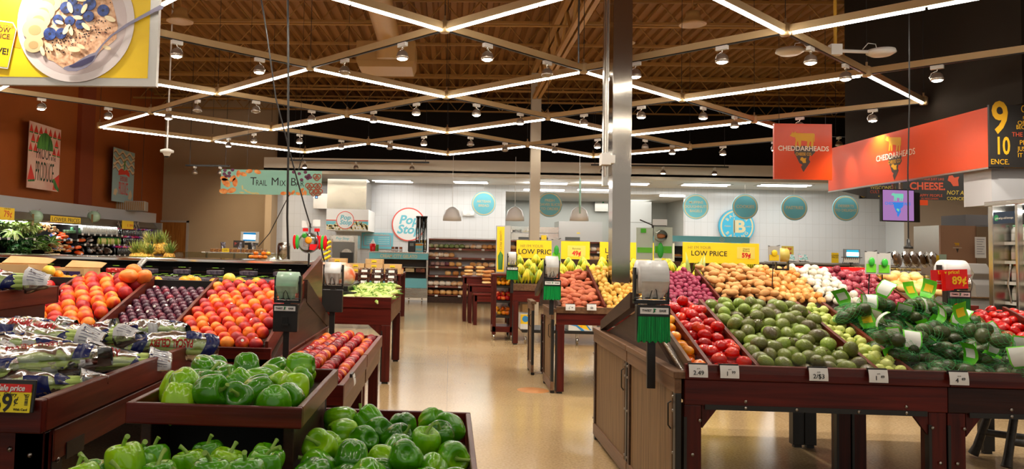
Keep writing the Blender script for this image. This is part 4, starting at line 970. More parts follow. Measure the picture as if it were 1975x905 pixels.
q = at(558, 545, 4.15); bag_stand(q.x, 4.12, .70, q.z, m_rollg, False, 'black bag stand with a pale green roll beside the peach bin', s=.76, rr=.078)
q = at(643, 522, 6.2); bag_stand(q.x, 6.2, .70, q.z, m_roll, False, 'black bag stand seen from behind with a clear roll beside the corn table', s=.98, rw=.066, rr=.070, sign=False, back=True)
# posts of stand continue down to the rail level
# ------------------------------------------------------------------ potato and onion island
QX = 1.10
fP = slope(7.9, .82, 8.95, 1.20)
def table2(nm, x0, x1, lab):
    r = isl_root(nm, ((x0+x1)/2, 8.4, 0), lab)
    P('front_rail', (x0, x1, 7.83, 7.865, .82, .885), m_oaky, r); P('front_apron', (x0, x1, 7.85, 7.88, .70, .82), m_mahog, r)
    legs(r, ((x0, 7.855), (x1-.09, 7.855), (x0, 9.1), (x1-.09, 9.1)), zt=.699)
    isl_board('sloped_deck', x0+.02, x1, [(7.86, .79), (8.95, 1.17), (8.95, 1.19), (7.86, .81)], m_dark, r)
    P('acrylic_fence', (x0+.02, x1, 7.82, 7.825, .86, .93), m_glass, r, bev=0); return r
T1 = table2('potato_island_table', QX, 3.4, 'wooden island table under sweet potatoes and yellow potatoes'); T2 = table2('onion_island_table', 3.4, 4.85, 'wooden island table under the onions')
end_panel(QX-.05, 7.85, 8.5, .86, 'planked end panel of the potato island nearer the floor plate'); end_panel(QX-.13, 8.95, 9.4, .86, 'planked end panel at the far corner of the potato island')
isl_board('end_board', QX-.06, QX-.02, [(8.35, 1.28), (9.3, .98), (9.3, .9), (8.35, 1.18)], m_dark, T1)
isl_board('end_cheek', QX+.0, QX+.02, [(7.9, .82), (8.95, 1.22), (9.3, .9), (9.3, .8)], m_dark, T1)
isl_board('side_board', QX+.024, QX+.05, [(7.87, .80), (7.87, .9), (8.95, 1.29), (8.95, 1.18)], m_dark, T1)
for dx in (1.60, 2.30, 2.85): isl_board('divider', dx-.012, dx+.012, [(7.87, .80), (7.87, .90), (8.95, 1.29), (8.95, 1.18)], m_mahogy, T1)
for dx in (4.82,): isl_board('divider', dx-.012, dx+.012, [(7.87, .80), (7.87, .90), (8.95, 1.29), (8.95, 1.18)], m_mahogy, T2)
pile(spots_, .040, 52, 1.16, 1.59, 7.88, 8.9, fP, 'flat', 'knobbly orange sweet potato in the end bin', 'sweet potatoes in the end bin', seed=1, hmax=.15)
pile(ypots, .034, 170, 1.62, 2.28, 7.88, 8.98, fP, 'any', 'small yellow potato in the bin beside the sweet potatoes', 'yellow potatoes', seed=2, hmax=.17, K=40)
pile(rpots, .034, 110, 2.32, 2.84, 8.0, 8.98, fP, 'any', 'purple potato in the bin before the stainless column', 'purple potatoes by the column', seed=3, hmax=.17, K=40)
pile(russ, .048, 92, 2.87, 3.54, 8.15, 9.05, lambda x, y: fP(x, y)+.02, 'flat', 'tan russet potato heaped behind the loose avocados', 'russet potatoes on the ridge', seed=4, hmax=.22, K=40)
pile(yons, .042, 72, 3.53, 3.96, 8.15, 9.1, lambda x, y: fP(x, y)+.02, 'any', 'golden brown onion heaped between potatoes and white onions', 'golden onions', seed=5, hmax=.21, K=40)
pile(wons, .044, 56, 3.95, 4.32, 8.15, 9.1, lambda x, y: fP(x, y)+.03, 'any', 'white onion in the pale heap beside the red onions', 'white onions', seed=6, hmax=.24, K=40)
pile(rons, .043, 66, 4.32, 4.80, 8.15, 9.1, lambda x, y: fP(x, y)+.02, 'any', 'red onion heaped beside the white onions', 'red onions', seed=7, hmax=.20, K=40)
pile(squas, .052, 36, 4.84, 5.32, 8.1, 8.9, lambda x, y: 1.0+.2*(y-8), 'flat', 'pale yellow squash beyond the red onions', 'yellow squash', seed=8, hmax=.2, K=30)
r = isl_root('squash_table', (5.15, 8.4, 0), 'wooden table under the yellow squash'); P('top_board', (4.87, 5.4, 8.02, 9.0, .93, .99), m_mahog, r); legs(r, ((4.9, 8.05), (5.3, 8.05), (4.9, 8.85), (5.3, 8.85)), zt=.93)
for px, s1, s2, lb in ((1100, '1', '49', 'price tag reading 1.49 under the sweet potatoes'), (1141, '99', None, 'price tag reading 99 under the yellow potatoes')):
    q = at(px, 593, 7.8); rt = empty('price_tag', (q.x, 7.805, q.z), lb, 'price tag'); tag_holder(rt, .095, .062, s1, s2)
q = at(1067, 512, 7.5); bag_stand(q.x, 7.6, .82, q.z, m_roll, True, 'bag roll stand with green twist ties at the corner of the potato island', s=.98, rw=.06)
# ------------------------------------------------------------------ signs
def onX(px, py, X):
    u = at(px, py, 1.0); return at(px, py, X/u.x)
class Sign:
    """board seen square-on at depth Y between two photo corners; pt() gives board coordinates"""
    def __init__(s, name, x0, y0, x1, y1, Y, m, lab, cat, t=.012, mk=True, group=None):
        a = at((x0+x1)/2, (y0+y1)/2, Y); s.k = Y/F; s.cx, s.cy = (x0+x1)/2, (y0+y1)/2
        s.w, s.h = (x1-x0)*s.k, (y1-y0)*s.k; s.t = t
        s.o = panel(name, s.w, s.h, t, m, a); s.y = -t/2
        tag(s.o, lab, cat, group)
    def pt(s, px, py): return ((px-s.cx)*s.k, (s.cy-py)*s.k)
    def poly(s, nm, pts, m, lift=.001, t=.001): return flat(nm, [[s.pt(*p) for p in q] for q in pts], m, s.o, s.y-lift, t)
    def text(s, body, px, py, h, m, sx=1, lift=.002, **kw):
        x, z = s.pt(px, py); return txt(body, h*s.k, m, s.o, x, z, s.y-lift, sx, ex=.0005, **kw)
def rect(x0, y0, x1, y1): return [(x0, y0), (x1, y0), (x1, y1), (x0, y1)]
def ell(cx, cy, rx, ry=None, n=24, rot=0, a0=0, a1=2*PI):
    ry = ry or rx; out = []
    for k in range(n):
        a = a0+(a1-a0)*k/n; x, y = rx*math.cos(a), ry*math.sin(a); out.append((cx+x*math.cos(rot)-y*math.sin(rot), cy+x*math.sin(rot)+y*math.cos(rot)))
    return out
m_or1 = mat('orange_print', S(250, 160, 20), .45); m_orange = mat('tomato_orange_laminate', S(210, 66, 4), .32); m_cow = mat('mustard_print', S(214, 160, 20), .5)
m_teal = mat('teal_print', S(112, 192, 206), .45); m_cream = mat('cream_print', S(214, 200, 158), .5); m_aqua = mat('aqua_banner', S(150, 206, 188), .55)
m_coral = mat('coral_print', S(226, 88, 74), .45); m_frame = mat('brushed_frame', (.56, .54, .50), .35, .6); m_navy2 = mat('navy_panel', S(20, 50, 80), .4)
# big oatmeal banner
s = Sign('hanging_banner', -190, -150, 323, 173, 5.0, m_frame, 'large hanging banner picturing a bowl of oatmeal with blueberries and banana', 'banner', t=.04)
s.poly('yellow_field', [rect(-174, -135, 306, 157)], m_yel)
s.poly('orange_field', [[(-174, -135), (100, -135), (60, 20), (46, 100), (-174, 60)]], m_or1, .002)
pl_ = s.poly('plate', [ell(157, 46, 119, 121, 56)], mat('plate_print', S(226, 216, 214), .4), .006, .004)
s.poly('plate_shadow', [ell(157, 46, 104, 106, 48)], mat('plate_well_print', S(206, 190, 188), .4), .0065, .004)
m_oat = noisy('oatmeal_print', [(.3, S(150, 92, 60)), (.48, S(224, 172, 132)), (.7, S(246, 214, 180))], scale=28, rough=.6, detail=5)
rnd = random.Random(4)
s.poly('oatmeal', [[(150+(92+5*math.sin(5*a)+rnd.uniform(-3, 3))*math.cos(a), 42+(93+5*math.cos(4*a)+rnd.uniform(-3, 3))*math.sin(a)) for a in [2*PI*k/48 for k in range(48)]]], m_oat, .008, .004)
m_banp = mat('banana_slice_print', S(206, 182, 138), .5); m_flesh = mat('banana_flesh_print', S(186, 150, 100), .5); m_banc = mat('banana_core_print', S(196, 148, 96), .5)
for k, (x, y, r_) in enumerate(((120, -8, 26), (100, 6, 27), (90, 26, 25), (82, 42, 25), (76, 62, 26), (75, 92, 20))):
    b_ = s.poly('banana_slice', [ell(x, y, r_, r_*.86, 28)], m_banp, .011+.0012*k, .003); s.poly('slice_rim', [ell(x, y+2, r_*.5, r_*.4, 20)], m_flesh, .0115+.0012*k, .003)
m_blu = noisy('blueberry_print', [(.35, S(18, 28, 74)), (.65, S(54, 84, 160))], scale=24, rough=.4); m_blud = mat('blueberry_crown_print', S(12, 14, 40), .5)
for (x, y, r_) in ((150, 4, 10), (137, 18, 12), (161, 23, 13), (185, 10, 13), (213, 23, 12), (122, 42, 10), (146, 45, 10), (184, 35, 11), (168, 51, 10), (107, 71, 13), (130, 70, 11), (143, -6, 9)):
    s.poly('blueberry', [ell(x, y, r_, r_, 24)], m_blu, .016, .004); s.poly('berry_crown', [[(x+r_*.34*(1 if q % 2 else .5)*math.cos(q*PI/5), y+r_*.34*(1 if q % 2 else .5)*math.sin(q*PI/5)) for q in range(10)]], m_blud, .0165, .004)
m_alm = mat('almond_print', S(244, 226, 184), .5)
for (x, y, a, r_) in ((146, 18, 1.2, 12), (175, 20, -1.1, 11), (163, 38, .1, 10), (141, 62, -1.0, 12), (150, 65, 1.3, 10), (126, 48, .3, 9), (180, 56, .7, 11), (228, 40, .4, 12), (128, 97, .7, 9), (110, 98, 1.0, 9), (158, 102, .1, 13), (172, 96, .5, 9), (94, 106, 1.2, 10), (224, 98, .3, 9), (166, 0, .2, 13), (200, -6, .2, 16)):
    s.poly('almond_flake', [ell(x, y, r_, r_*.42, 16, a)], m_alm, .0205, .002)
m_chia = mat('chia_print', S(50, 24, 30), .6); b = MB()
for _ in range(150):
    t = rnd.random(); x = 110+100*t+rnd.uniform(-24, 24); y = 100-50*t+rnd.uniform(-14, 14)+(rnd.random() < .25)*rnd.uniform(-60, 30)
    if (x-150)**2+(y-42)**2 > 85**2: continue
    b.prism([s.pt(*q) for q in ell(x, y, rnd.uniform(.8, 1.8), None, 6)], 'y', s.y-.0125, s.y-.0135)
b.build('chia_seeds', m_chia, s.o, fix=True)['kind'] = 'stuff'
m_spoon = mat('spoon_print', S(150, 146, 168), .25, .3); m_spoond = mat('spoon_shade_print', S(74, 70, 104), .3, .2)
s.poly('spoon', [[(139, 142), (148, 146), (166, 146), (186, 138), (200, 126), (206, 112), (216, 94), (236, 74), (270, 52), (318, 26), (334, 20), (336, 14), (328, 12), (314, 20), (262, 50), (230, 74), (211, 96), (202, 108), (190, 112), (176, 120), (158, 132), (140, 138)]], m_spoon, .024, .003)
s.poly('spoon_bowl', [[(150, 136), (176, 124), (194, 116), (202, 114), (196, 126), (176, 136), (158, 139)]], m_spoond, .0275, .001)
s.poly('tag_card', [[(-30, 46), (-8, 43), (30, 48), (38, 62), (24, 142), (-30, 137)]], m_paper, .010, .003)
s.poly('tag_face', [[(-28, 48), (-8, 45), (29, 50), (36, 62), (23, 139), (-28, 134)]], m_yel, .0135, .001); s.poly('tag_band', [[(-28, 48), (-8, 45), (29, 50), (36, 62), (32, 84), (-28, 78)]], m_or1, .0137, .0012)
s.text("HI! I'M YOUR", 8, 56, 9, m_gry, lift=.0155, rot=.1); s.text('LOW\nPRICE', 8, 70, 14, m_blk, lift=.0155, rot=.1); s.text('SAVE!', 2, 106, 18, m_blk, lift=.0155, rot=.1, bold=.015)
MB().tube([(-1.2*.0, 0, .53), (0, 0, 3.9)], .004, 5).tube([(.75, 0, .53), (.75, 0, 3.9)], .004, 5).build('hanging_wire', m_black, s.o)
# trail mix bar sign
s = Sign('hanging_sign', 424, 328, 622, 376, 12.0, m_aqua, 'aqua hanging sign reading Trail Mix Bar with nuts and pretzels', 'sign', t=.02)
for bd, x, sx in (('T', 488, .95), ('RAIL', 504, .7), ('M', 531, .95), ('IX', 546, .8), ('B', 567, .95), ('AR', 580, .8)): s.text(bd, x, 351 if len(bd) == 1 else 354, 22 if len(bd) == 1 else 16, m_blk, sx)
m_almo = noisy('almond_orange_print', [(.35, S(226, 110, 34)), (.65, S(248, 176, 96))], scale=14, rough=.5); m_cran = mat('cranberry_print', S(108, 46, 84), .5); m_prtz = mat('pretzel_print', S(166, 92, 64), .5); m_seed = mat('seed_print', S(220, 206, 140), .5)
for (x, y, a, r_) in ((434, 354, .8, 11), (452, 353, 1.5, 9), (430, 371, .1, 9), (446, 369, -.3, 9), (458, 336, 1.7, 7), (468, 337, .3, 7), (479, 331, -.2, 7), (496, 332, .3, 7), (447, 346, -.8, 8), (430, 346, .2, 8), (548, 373, -.1, 6), (560, 373, 1.0, 4), (567, 371, -1, 5), (577, 373, .3, 5), (585, 372, 1.1, 5), (591, 371, 1.4, 5), (584, 366, -.8, 5)):
    s.poly('almond', [ell(x, y, r_, r_*.58, 18, a)], m_almo)
for (x, y) in ((431, 330), (446, 329), (430, 337), (434, 341), (440, 341), (440, 335), (567, 331), (578, 334), (590, 331), (583, 346), (592, 340), (597, 337), (600, 341), (595, 343)): s.poly('cranberry', [ell(x, y, 3.6, 3.2, 14)], m_cran)
for (x, y, a) in ((467, 363, 1.4), (474, 369, .6), (480, 372, .3), (488, 374, .1), (496, 374, .2), (466, 373, .1)): s.poly('seed', [ell(x, y, 5, 1.6, 12, a)], m_seed)
for (cx, cy_) in ((613, 339), (599, 357), (615, 357), (607, 369), (617, 368)):
    b = MB()
    for (dx, dy, r_) in ((-3.2, 0, 4.4), (3.2, 0, 4.4), (0, 3.6, 4.2)):
        pts = [s.pt(cx+dx+r_*math.cos(2*PI*q/18), cy_+dy+r_*math.sin(2*PI*q/18)) for q in range(19)]
        b.tube([(p[0], s.y-.002, p[1]) for p in pts], .009, 5, cap=False)
    b.build('pretzel', m_prtz, s.o)
MB().tube([(-.4, 0, .19), (-.4, 0, 3.8)], .003, 4).tube([(.45, 0, .19), (.45, 0, 3.8)], .003, 4).build('hanging_wire', m_black, s.o)
# wall posters
def poster(y0, y1, z0, z1, mm, nm, lab):
    o = MB().box(-.008, .008, -(y1-y0)/2, (y1-y0)/2, -(z1-z0)/2, (z1-z0)/2).build(nm, mm); o.location = (XL+.22, (y0+y1)/2, (z0+z1)/2); o.rotation_euler = (0, 0, 0); tag(o, lab, 'poster'); return o, (y1-y0), (z1-z0)
def pflat(o, W_, H_, nm, polys, m, lift=.001):
    b = MB()
    for p in polys: b.prism([((q[0]-.5)*W_, (q[1]-.5)*H_) for q in p], 'x', .008+lift, .009+lift)
    return b.build(nm, m, o, fix=True)
def ptext(o, W_, H_, body, u, v, h, m, sx=.4):
    t = txt(body, 1, m, o, name='lettering'); me = t.data
    T = Matrix.Translation((.0105, (u-.5)*W_, (v-.5)*H_)) @ Matrix.Rotation(PI/2, 4, 'Z') @ Matrix.Diagonal((h*sx, 1, h, 1)); me.transform(Matrix.Translation((0, .004, 0))); me.transform(T); return t
m_mel = mat('melon_red_print', S(228, 58, 40), .5); m_melg = noisy('melon_green_print', [(.4, S(34, 96, 40)), (.6, S(90, 150, 60))], scale=2, rough=.5, stretch=(8, 8, 1)); m_pink = noisy('pink_paper', [(.4, S(236, 196, 176)), (.7, S(226, 168, 150))], scale=2, rough=.6)
X_ = XL+.22
ya, yb = onX(54, 300, X_).y, onX(115, 300, X_).y
o, W_, H_ = poster(ya, yb, 2.56, 4.0, m_pink, 'wall_poster', 'pink poster of a watermelon lettered The Proof Is In The Produce')
for r_ in range(3):
    for c in range(7):
        if r_ and 2 <= c <= 4: continue
        u = .05+c*.15+(r_ % 2)*.07; v = .97-r_*.14; 
        if u > .98: continue
        pflat(o, W_, H_, 'melon_slice', [[(u-.062, v), (u+.062, v), (u, v)] if 0 else [(u, v), (max(0, u-.065), v-.12), (min(1, u+.065), v-.12)]], m_mel); pflat(o, W_, H_, 'melon_rind', [[(max(0, u-.065), v-.122), (min(1, u+.065), v-.122), (min(1, u+.05), v-.14), (max(0, u-.05), v-.14)]], m_melg)
pflat(o, W_, H_, 'whole_melon', [[(.5+.26*math.cos(a), .62+.26*math.sin(a)) for a in [PI*k/20 for k in range(21)]]], m_melg, .003)
pflat(o, W_, H_, 'corner_melon', [[(0, .12), (.22, .14), (.08, .36)], [(.8, 0.02), (1, .02), (1, .28), (.84, .2)]], m_mel, .002); pflat(o, W_, H_, 'corner_rind', [[(0.02, .09), (.22, .11), (.22, .14), (.02, .12)], [(.78, .18), (.84, .2), (1, .05), (1, .0), (.86, .05)]], m_melg, .003)
ptext(o, W_, H_, 'THE', .36, .66, .09, m_blk, .8); ptext(o, W_, H_, 'PROOF', .46, .545, .36, m_blk, .52); ptext(o, W_, H_, 'IS', .80, .62, .12, m_blk, .7); ptext(o, W_, H_, 'IN THE', .78, .50, .13, m_blk, .5); ptext(o, W_, H_, 'PRODUCE', .52, .26, .62, mat('dark_green_print', S(20, 60, 30), .5), .27)
ya, yb = onX(217, 340, X_).y, onX(258, 340, X_).y
m_blup = mat('pale_blue_paper', S(160, 186, 186), .6); m_wav = mat('apple_wave_print', S(226, 200, 160), .5); m_wav2 = mat('dark_wave_print', S(132, 60, 30), .5)
o, W_, H_ = poster(ya, yb, 2.53, 3.98, m_blup, 'wall_poster', 'pale blue poster of a red apple lettered The Proof Is In The Produce')
for r_ in range(4):
    v = .95-r_*.1; pflat(o, W_, H_, 'apple_band', [[(k/16, v+.035*math.sin(k/16*19+r_*2)) for k in range(17)]+[(k/16, v-.045+.035*math.sin(k/16*19+r_*2)) for k in range(16, -1, -1)]], m_wav)
    pflat(o, W_, H_, 'wave_line', [[(k/16, v-.045+.035*math.sin(k/16*19+r_*2)) for k in range(17)]+[(k/16, v-.06+.035*math.sin(k/16*19+r_*2)) for k in range(16, -1, -1)]], m_wav2)
pflat(o, W_, H_, 'apple_top', [[(.24, .50), (.25, .58), (.36, .64), (.5, .6), (.64, .64), (.76, .58), (.77, .50), (.6, .54), (.4, .52)]], m_mel, .003); pflat(o, W_, H_, 'apple_stem', [[(.48, .62), (.53, .62), (.56, .8), (.5, .8)]], m_melg, .003)
pflat(o, W_, H_, 'apple_slice', [[(.05, .13), (.16, .11), (.24, .2), (.18, .25), (.08, .22)], [(.74, .08), (.86, .06), (.94, .14), (.86, .26), (.78, .2)]], m_wav, .003)
ptext(o, W_, H_, 'THE PROOF IS IN THE', .5, .44, .20, m_mel, .25); ptext(o, W_, H_, 'PRODUCE', .5, .25, .5, m_mel, .26)
# cheese shop fascia, hanging sign, screen
def cow(cx, cy_, w_, h_):
    P_ = [(0, .28), (.06, .16), (.1, .05), (.16, .12), (.22, .02), (.26, .12), (.95, .12), (1, .16), (1, .62), (.97, .62), (.965, .3), (.94, .95), (.84, .95), (.86, .62), (.8, .62), (.76, .95), (.68, .95), (.7, .6), (.46, .56), (.44, .95), (.36, .95), (.33, .6), (.3, .62), (.27, .95), (.2, .95), (.24, .5), (.2, .36), (.12, .36)]
    return [(cx+(p[0]-.5)*w_, cy_+(p[1]-.5)*h_) for p in P_]
def wedge(cx, cy_, w_, h_):
    P_ = [(0, 0), (1, 0), (.93, .12), (.98, .22), (.84, .38), (.76, .36), (.72, .52), (.78, .6), (.5, 1.0), (.40, .80), (.46, .72), (.34, .66), (.22, .42), (.14, .3), (.12, .12), (.05, .12)]
    return [(cx+(p[0]-.5)*w_, cy_+(p[1])*h_) for p in P_]
def wis(cx, cy_, r_): return [(cx+r_*q[0], cy_+r_*q[1]) for q in ((-.8, -.8), (-.2, -.9), (.1, -.5), (.5, -.6), (.9, -.7), (.7, -.1), (.8, .9), (-.1, .95), (-.5, .3), (-1, .0))]
m_char = mat('charcoal_print', S(62, 54, 48), .5); m_let = mat('cream_letters', S(228, 216, 196), .5)
s = Sign('hanging_sign', 1494, 240, 1601, 346, 12.2, m_orange, 'square orange hanging sign reading Cheddarheads Cheese Co under a cow', 'sign', t=.05)
s.poly('cow_emblem', [cow(1546, 270, 46, 32)], m_cow); s.poly('cheese_wedge', [wedge(1548, 282, 46, 50)], m_char, .0008)
s.text('CHEDDARHEADS', 1548, 287.5, 13, m_let, .93, bold=.02); s.text('CHEESE CO', 1548, 298, 8, m_cow, .7, bold=.02); s.poly('state_shape', [wis(1548, 309, 6)], m_cow, .002)
MB().tube([(-.36, 0, .44), (-.36, 0, 2.2)], .004, 4).tube([(.36, 0, .44), (.36, 0, 2.2)], .004, 4).build('hanging_wire', m_black, s.o)
fr = empty('shop_fascia', (FX, (FY0+FY1)/2, 2.96), 'long orange fascia reading Cheddarheads Cheese Co over the cheese shop', 'fascia')
FL = (FY1-FY0)/2
MB().box(-.02, .02, -FL, FL, -.385, .35).build('orange_board', m_orange, fr); MB().box(-.03, .03, -FL, FL, -.40, -.38).build('metal_edge', m_bolt, fr)
MB().box(-.005, .12, -FL-.05, -FL-.0, -.40, .35).build('end_trim', m_black, fr)
for wy in (12.55, 13.25):
    lo = bpy.data.objects.new('fascia_spot', bpy.data.lights.new('fascia_spot', 'SPOT')); lo.data.energy = 26; lo.data.color = (1, .88, .66); lo.data.spot_size = .75; lo.data.spot_blend = .9; lo.data.shadow_soft_size = .03; COL.objects.link(lo); lo.location = (FX-.42, wy, 3.42)
    lo.rotation_euler = (0, -.55, 0)
al = bpy.data.lights.new('cheese_shop_fill', 'AREA'); al.shape = 'RECTANGLE'; al.size = 4; al.size_y = 6; al.energy = 150; al.color = (1, .90, .76)  # added area fill that brightens the cheese shop wall, no fixture modelled
o = bpy.data.objects.new('cheese_shop_fill', al); COL.objects.link(o); o.location = (10.2, 14.5, 3.35)
def fpt(px, py): q = onX(px, py, FX-.021); return (q.y-(FY0+FY1)/2, q.z-2.96)
def fpoly(nm, pts, m, l=.001):
    b = MB(); b.prism([fpt(*p) for p in pts], 'x', -.021-l, -.022-l); return b.build(nm, m, fr, fix=True)
fpoly('cow_emblem', cow(1723, 277, 30, 32), m_cow); fpoly('cheese_wedge', wedge(1725, 300, 30, 48), m_char, .0005)
def ftext(body, px, py, h, m, sx):
    t = txt(body, 1, m, fr); y_, z_ = fpt(px, py)
    t.data.transform(Matrix.Translation((-.0235, y_, z_)) @ Matrix.Rotation(-PI/2, 4, 'Z') @ Matrix.Diagonal((h*sx, 1, h, 1)) @ Matrix.Translation((0, .004, 0)))
ftext('CHEDDARHEADS', 1726, 300, .125, m_let, 1.0); ftext('CHEESE CO', 1725, 312, .075, m_cow, .8); fpoly('state_shape', wis(1725, 322, 6), m_cow, .002)
# chalk-look cheese boards
m_art = mat('black_art_board', (.013, .011, .010), .5); m_art_o = mat('orange_art_paint', S(196, 74, 40), .6); m_art_y = mat('yellow_art_paint', S(206, 176, 60), .6)
s = Sign('cheese_art_board', 1664, 320, 1925, 385, 14.9, m_art, 'black board lettered in orange and yellow about cheese, facing the aisle behind the fascia', 'art board', t=.03)
s.text('WITH AGE JUST LIKE', 1792, 346, 6, m_art_o, .95); s.text('CHEESE.', 1788, 360, 19, m_art_o, .95, bold=.03); s.text('HAPPY PEOPLE', 1792, 377, 7, m_art_o); s.text('IN WISCONSIN', 1792, 383, 4.5, m_art_o)
s.text('NOT A', 1838, 371, 11, m_art_y, .9, shear=.2); s.text('COINCIDENCE.', 1851, 382, 8.5, m_art_y, .95); s.text('10', 1898, 368, 24, m_art_y, .6, bold=.02); s.text('9', 1903, 338, 40, m_cow, .7, bold=.03)
s.text('WISCONSIN', 1707, 364, 9, m_art_y, .95); s.text('CULT', 1692, 372, 8, m_art_o, .9); s.text('G', 1670, 379, 12, m_art_y); s.poly('state_shape', [wis(1836, 348, 11)], m_art_o); s.poly('goat', [cow(1880, 340, 22, 20)], m_art_o)
s.poly('cheese_block', [[(1862, 356), (1872, 352), (1882, 355), (1882, 367), (1872, 371), (1862, 368)]], m_art_y); s.poly('swirl', [ell(1712, 380, 14, 3, 20)], m_art_y)
# angled piece at its left
a0, a1 = at(1602, 372, 13.35), at(1664, 384, 14.9)
o = MB().prism([(0, 0), (a1.x-a0.x, a1.y-a0.y), (a1.x-a0.x+.02, a1.y-a0.y-.02), (.02, -.02)], 'z', 0, .72).build('cheese_art_board', m_art, fix=True); o.location = (a0.x+.05, a0.y, 2.62); tag(o, 'angled black cheese lettering board at the far corner of the fascia', 'art board')
s = Sign('cheese_art_board', 1913, 205, 2100, 322, 9.36, m_art, 'black board with big yellow 9 and 10 lettering at the end of the fascia', 'art board', t=.03)
s.text('9', 1932, 232, 84, m_cow, .75, bold=.02); s.text('10', 1936, 284, 46, m_cow, .6, bold=.02); s.text('OUT', 1985, 213, 20, m_cow, .7); s.text('PERSONS', 1990, 229, 8, m_cow); s.text('OF YOU', 1984, 239, 11, m_cow); s.text('BECOME', 1978, 247, 11, m_cow, .8); s.text('THE', 1963, 261, 12, m_art_o, .9); s.text('PERFECT', 1990, 276, 12, m_cow); s.text('JUST', 1973, 288, 12, m_cow, .8); s.text('IT DOES', 1983, 300, 11, m_cow); s.text('ENCE.', 1931, 313, 14, m_cow, .9)
# screen
s = Sign('wall_screen', 1698, 366, 1762, 427, 12.5, m_black, 'flat screen showing a purple cheese shop logo under the fascia', 'screen', t=.06)
m_scr = emis('screen_purple', S(166, 120, 178), .9); m_scg = emis('screen_green', S(120, 206, 176), .9); m_scb = emis('screen_blue', S(60, 130, 216), .9)
s.poly('screen_face', [rect(1699.5, 368, 1760.5, 425)], m_scr); s.poly('cow_emblem', [cow(1728, 381, 24, 17)], m_scg, .002); s.poly('cheese_wedge', [wedge(1729, 391, 22, 28)], m_scb, .002); s.text('CHEDDARHEADS', 1728.5, 393.5, 7.5, m_scb, .86, lift=.004, bold=.02); s.poly('state_shape', [wis(1729, 405, 3)], m_scg, .004)
s.o.rotation_euler = (0, 0, .12)
MB().box(-.1, .42, .04, .1, -.26, .22).build('rear_screen', m_black, s.o); MB().box(-.06, -.02, 0, .04, .25, .75).box(.06, .10, 0, .04, .25, .75).build('ceiling_mount', m_steel, s.o)
o = MB().box(-.1, .1, -.02, .02, -.05, .05).build('corner_sign', m_orange); o.location = at(1778, 391, 14.9); tag(o, 'small orange sign piece below the cheese boards', 'sign')
# hanging round bakery signs
def roundsign(px, py, r_, Y, lines, lab, m=m_teal):
    c0 = at(px, py, Y); R_ = r_*Y/F
    o = MB().lathe([(0, -.012), (R_, -.012), (R_, .012), (0, .012)], 40, M=Matrix.Rotation(PI/2, 4, 'X'), smooth=False).build('round_hanging_sign', m); o.location = c0; tag(o, lab, 'sign')
    ring('border_ring', 0, 0, R_*.86, R_*.95, m_cream, o, -.0122)
    for k, l_ in enumerate(lines): txt(l_, R_*.29 if len(lines) > 1 else R_*.34, m_cream, o, 0, (len(lines)-1)*R_*.17-k*R_*.34, -.0135, .98, bold=.015)
    MB().tube([(0, 0, R_), (0, 0, 3.5-c0.z)], .002, 4).build('hanging_wire', m_steel, o); return o
roundsign(933, 393, 23.5, 22.6, ['ARTISAN', 'BREAD'], 'round teal sign reading Artisan Bread')
roundsign(1060, 395, 24, 21.5, ['FRESH', 'LOAVES SLICED', 'TO ORDER'], 'round teal sign reading Fresh Loaves Sliced To Order')
o = roundsign(1119, 378, 34, 18.0, [], 'round hanging sign seen almost edge-on above the white lamp', m_aqua); o.rotation_euler = (0, 0, 1.37)
roundsign(1342, 399, 24, 21.8, ['MUFFINS', 'DOUGHNUTS', 'BAGELS'], 'round teal sign reading Muffins Doughnuts Bagels')
roundsign(1437, 399, 24, 21.8, ['COOKIES'], 'round teal sign reading Cookies, overlapping the baking emblem')
roundsign(1532, 401, 24, 21.8, ['PASTRIES'], 'round teal sign reading Pastries')
roundsign(1631, 402, 24, 21.8, ['DESSERTS', 'TO DELIGHT'], 'round teal sign reading Desserts To Delight')
c0 = at(1420, 437, YB-.08); R_ = 33*c0.y/F
o = MB().lathe([(0, -.05), (R_, -.05), (R_, .05), (0, .05)], 48, M=Matrix.Rotation(PI/2, 4, 'X'), smooth=False).build('wall_emblem', mat('sky_blue_emblem', S(70, 176, 210), .4)); o.location = c0; tag(o, 'round blue Badger Baking emblem with a B and rolling pin on the tiled wall', 'emblem')
ring('border_ring', 0, 0, R_*.84, R_*.93, m_cream, o, -.0505)
txt('B', R_*.95, m_cream, o, R_*.18, -.02, -.052, 1.1, bold=.04); MB().box(-R_*.2, -R_*.1, -.056, -.05, -R_*.36, R_*.36).box(-R_*.17, -R_*.13, -.056, -.05, -R_*.5, R_*.5).build('rolling_pin', m_cream, o)
for k, ch in enumerate('BADGER'): a = PI*.80-k*PI*.12; txt(ch, R_*.26, m_cream, o, R_*.66*math.cos(a), R_*.66*math.sin(a), -.052, rot=PI/2-a, bold=.02)
for k, ch in enumerate('BAKING'): a = PI*1.2+k*PI*.12; txt(ch, R_*.26, m_cream, o, R_*.66*math.cos(a), R_*.66*math.sin(a), -.052, rot=-PI/2-a, bold=.02)
txt('FRESH', R_*.13, m_cream, o, -R_*.52, 0, -.052); txt('DAILY', R_*.13, m_cream, o, R_*.66, 0, -.052)
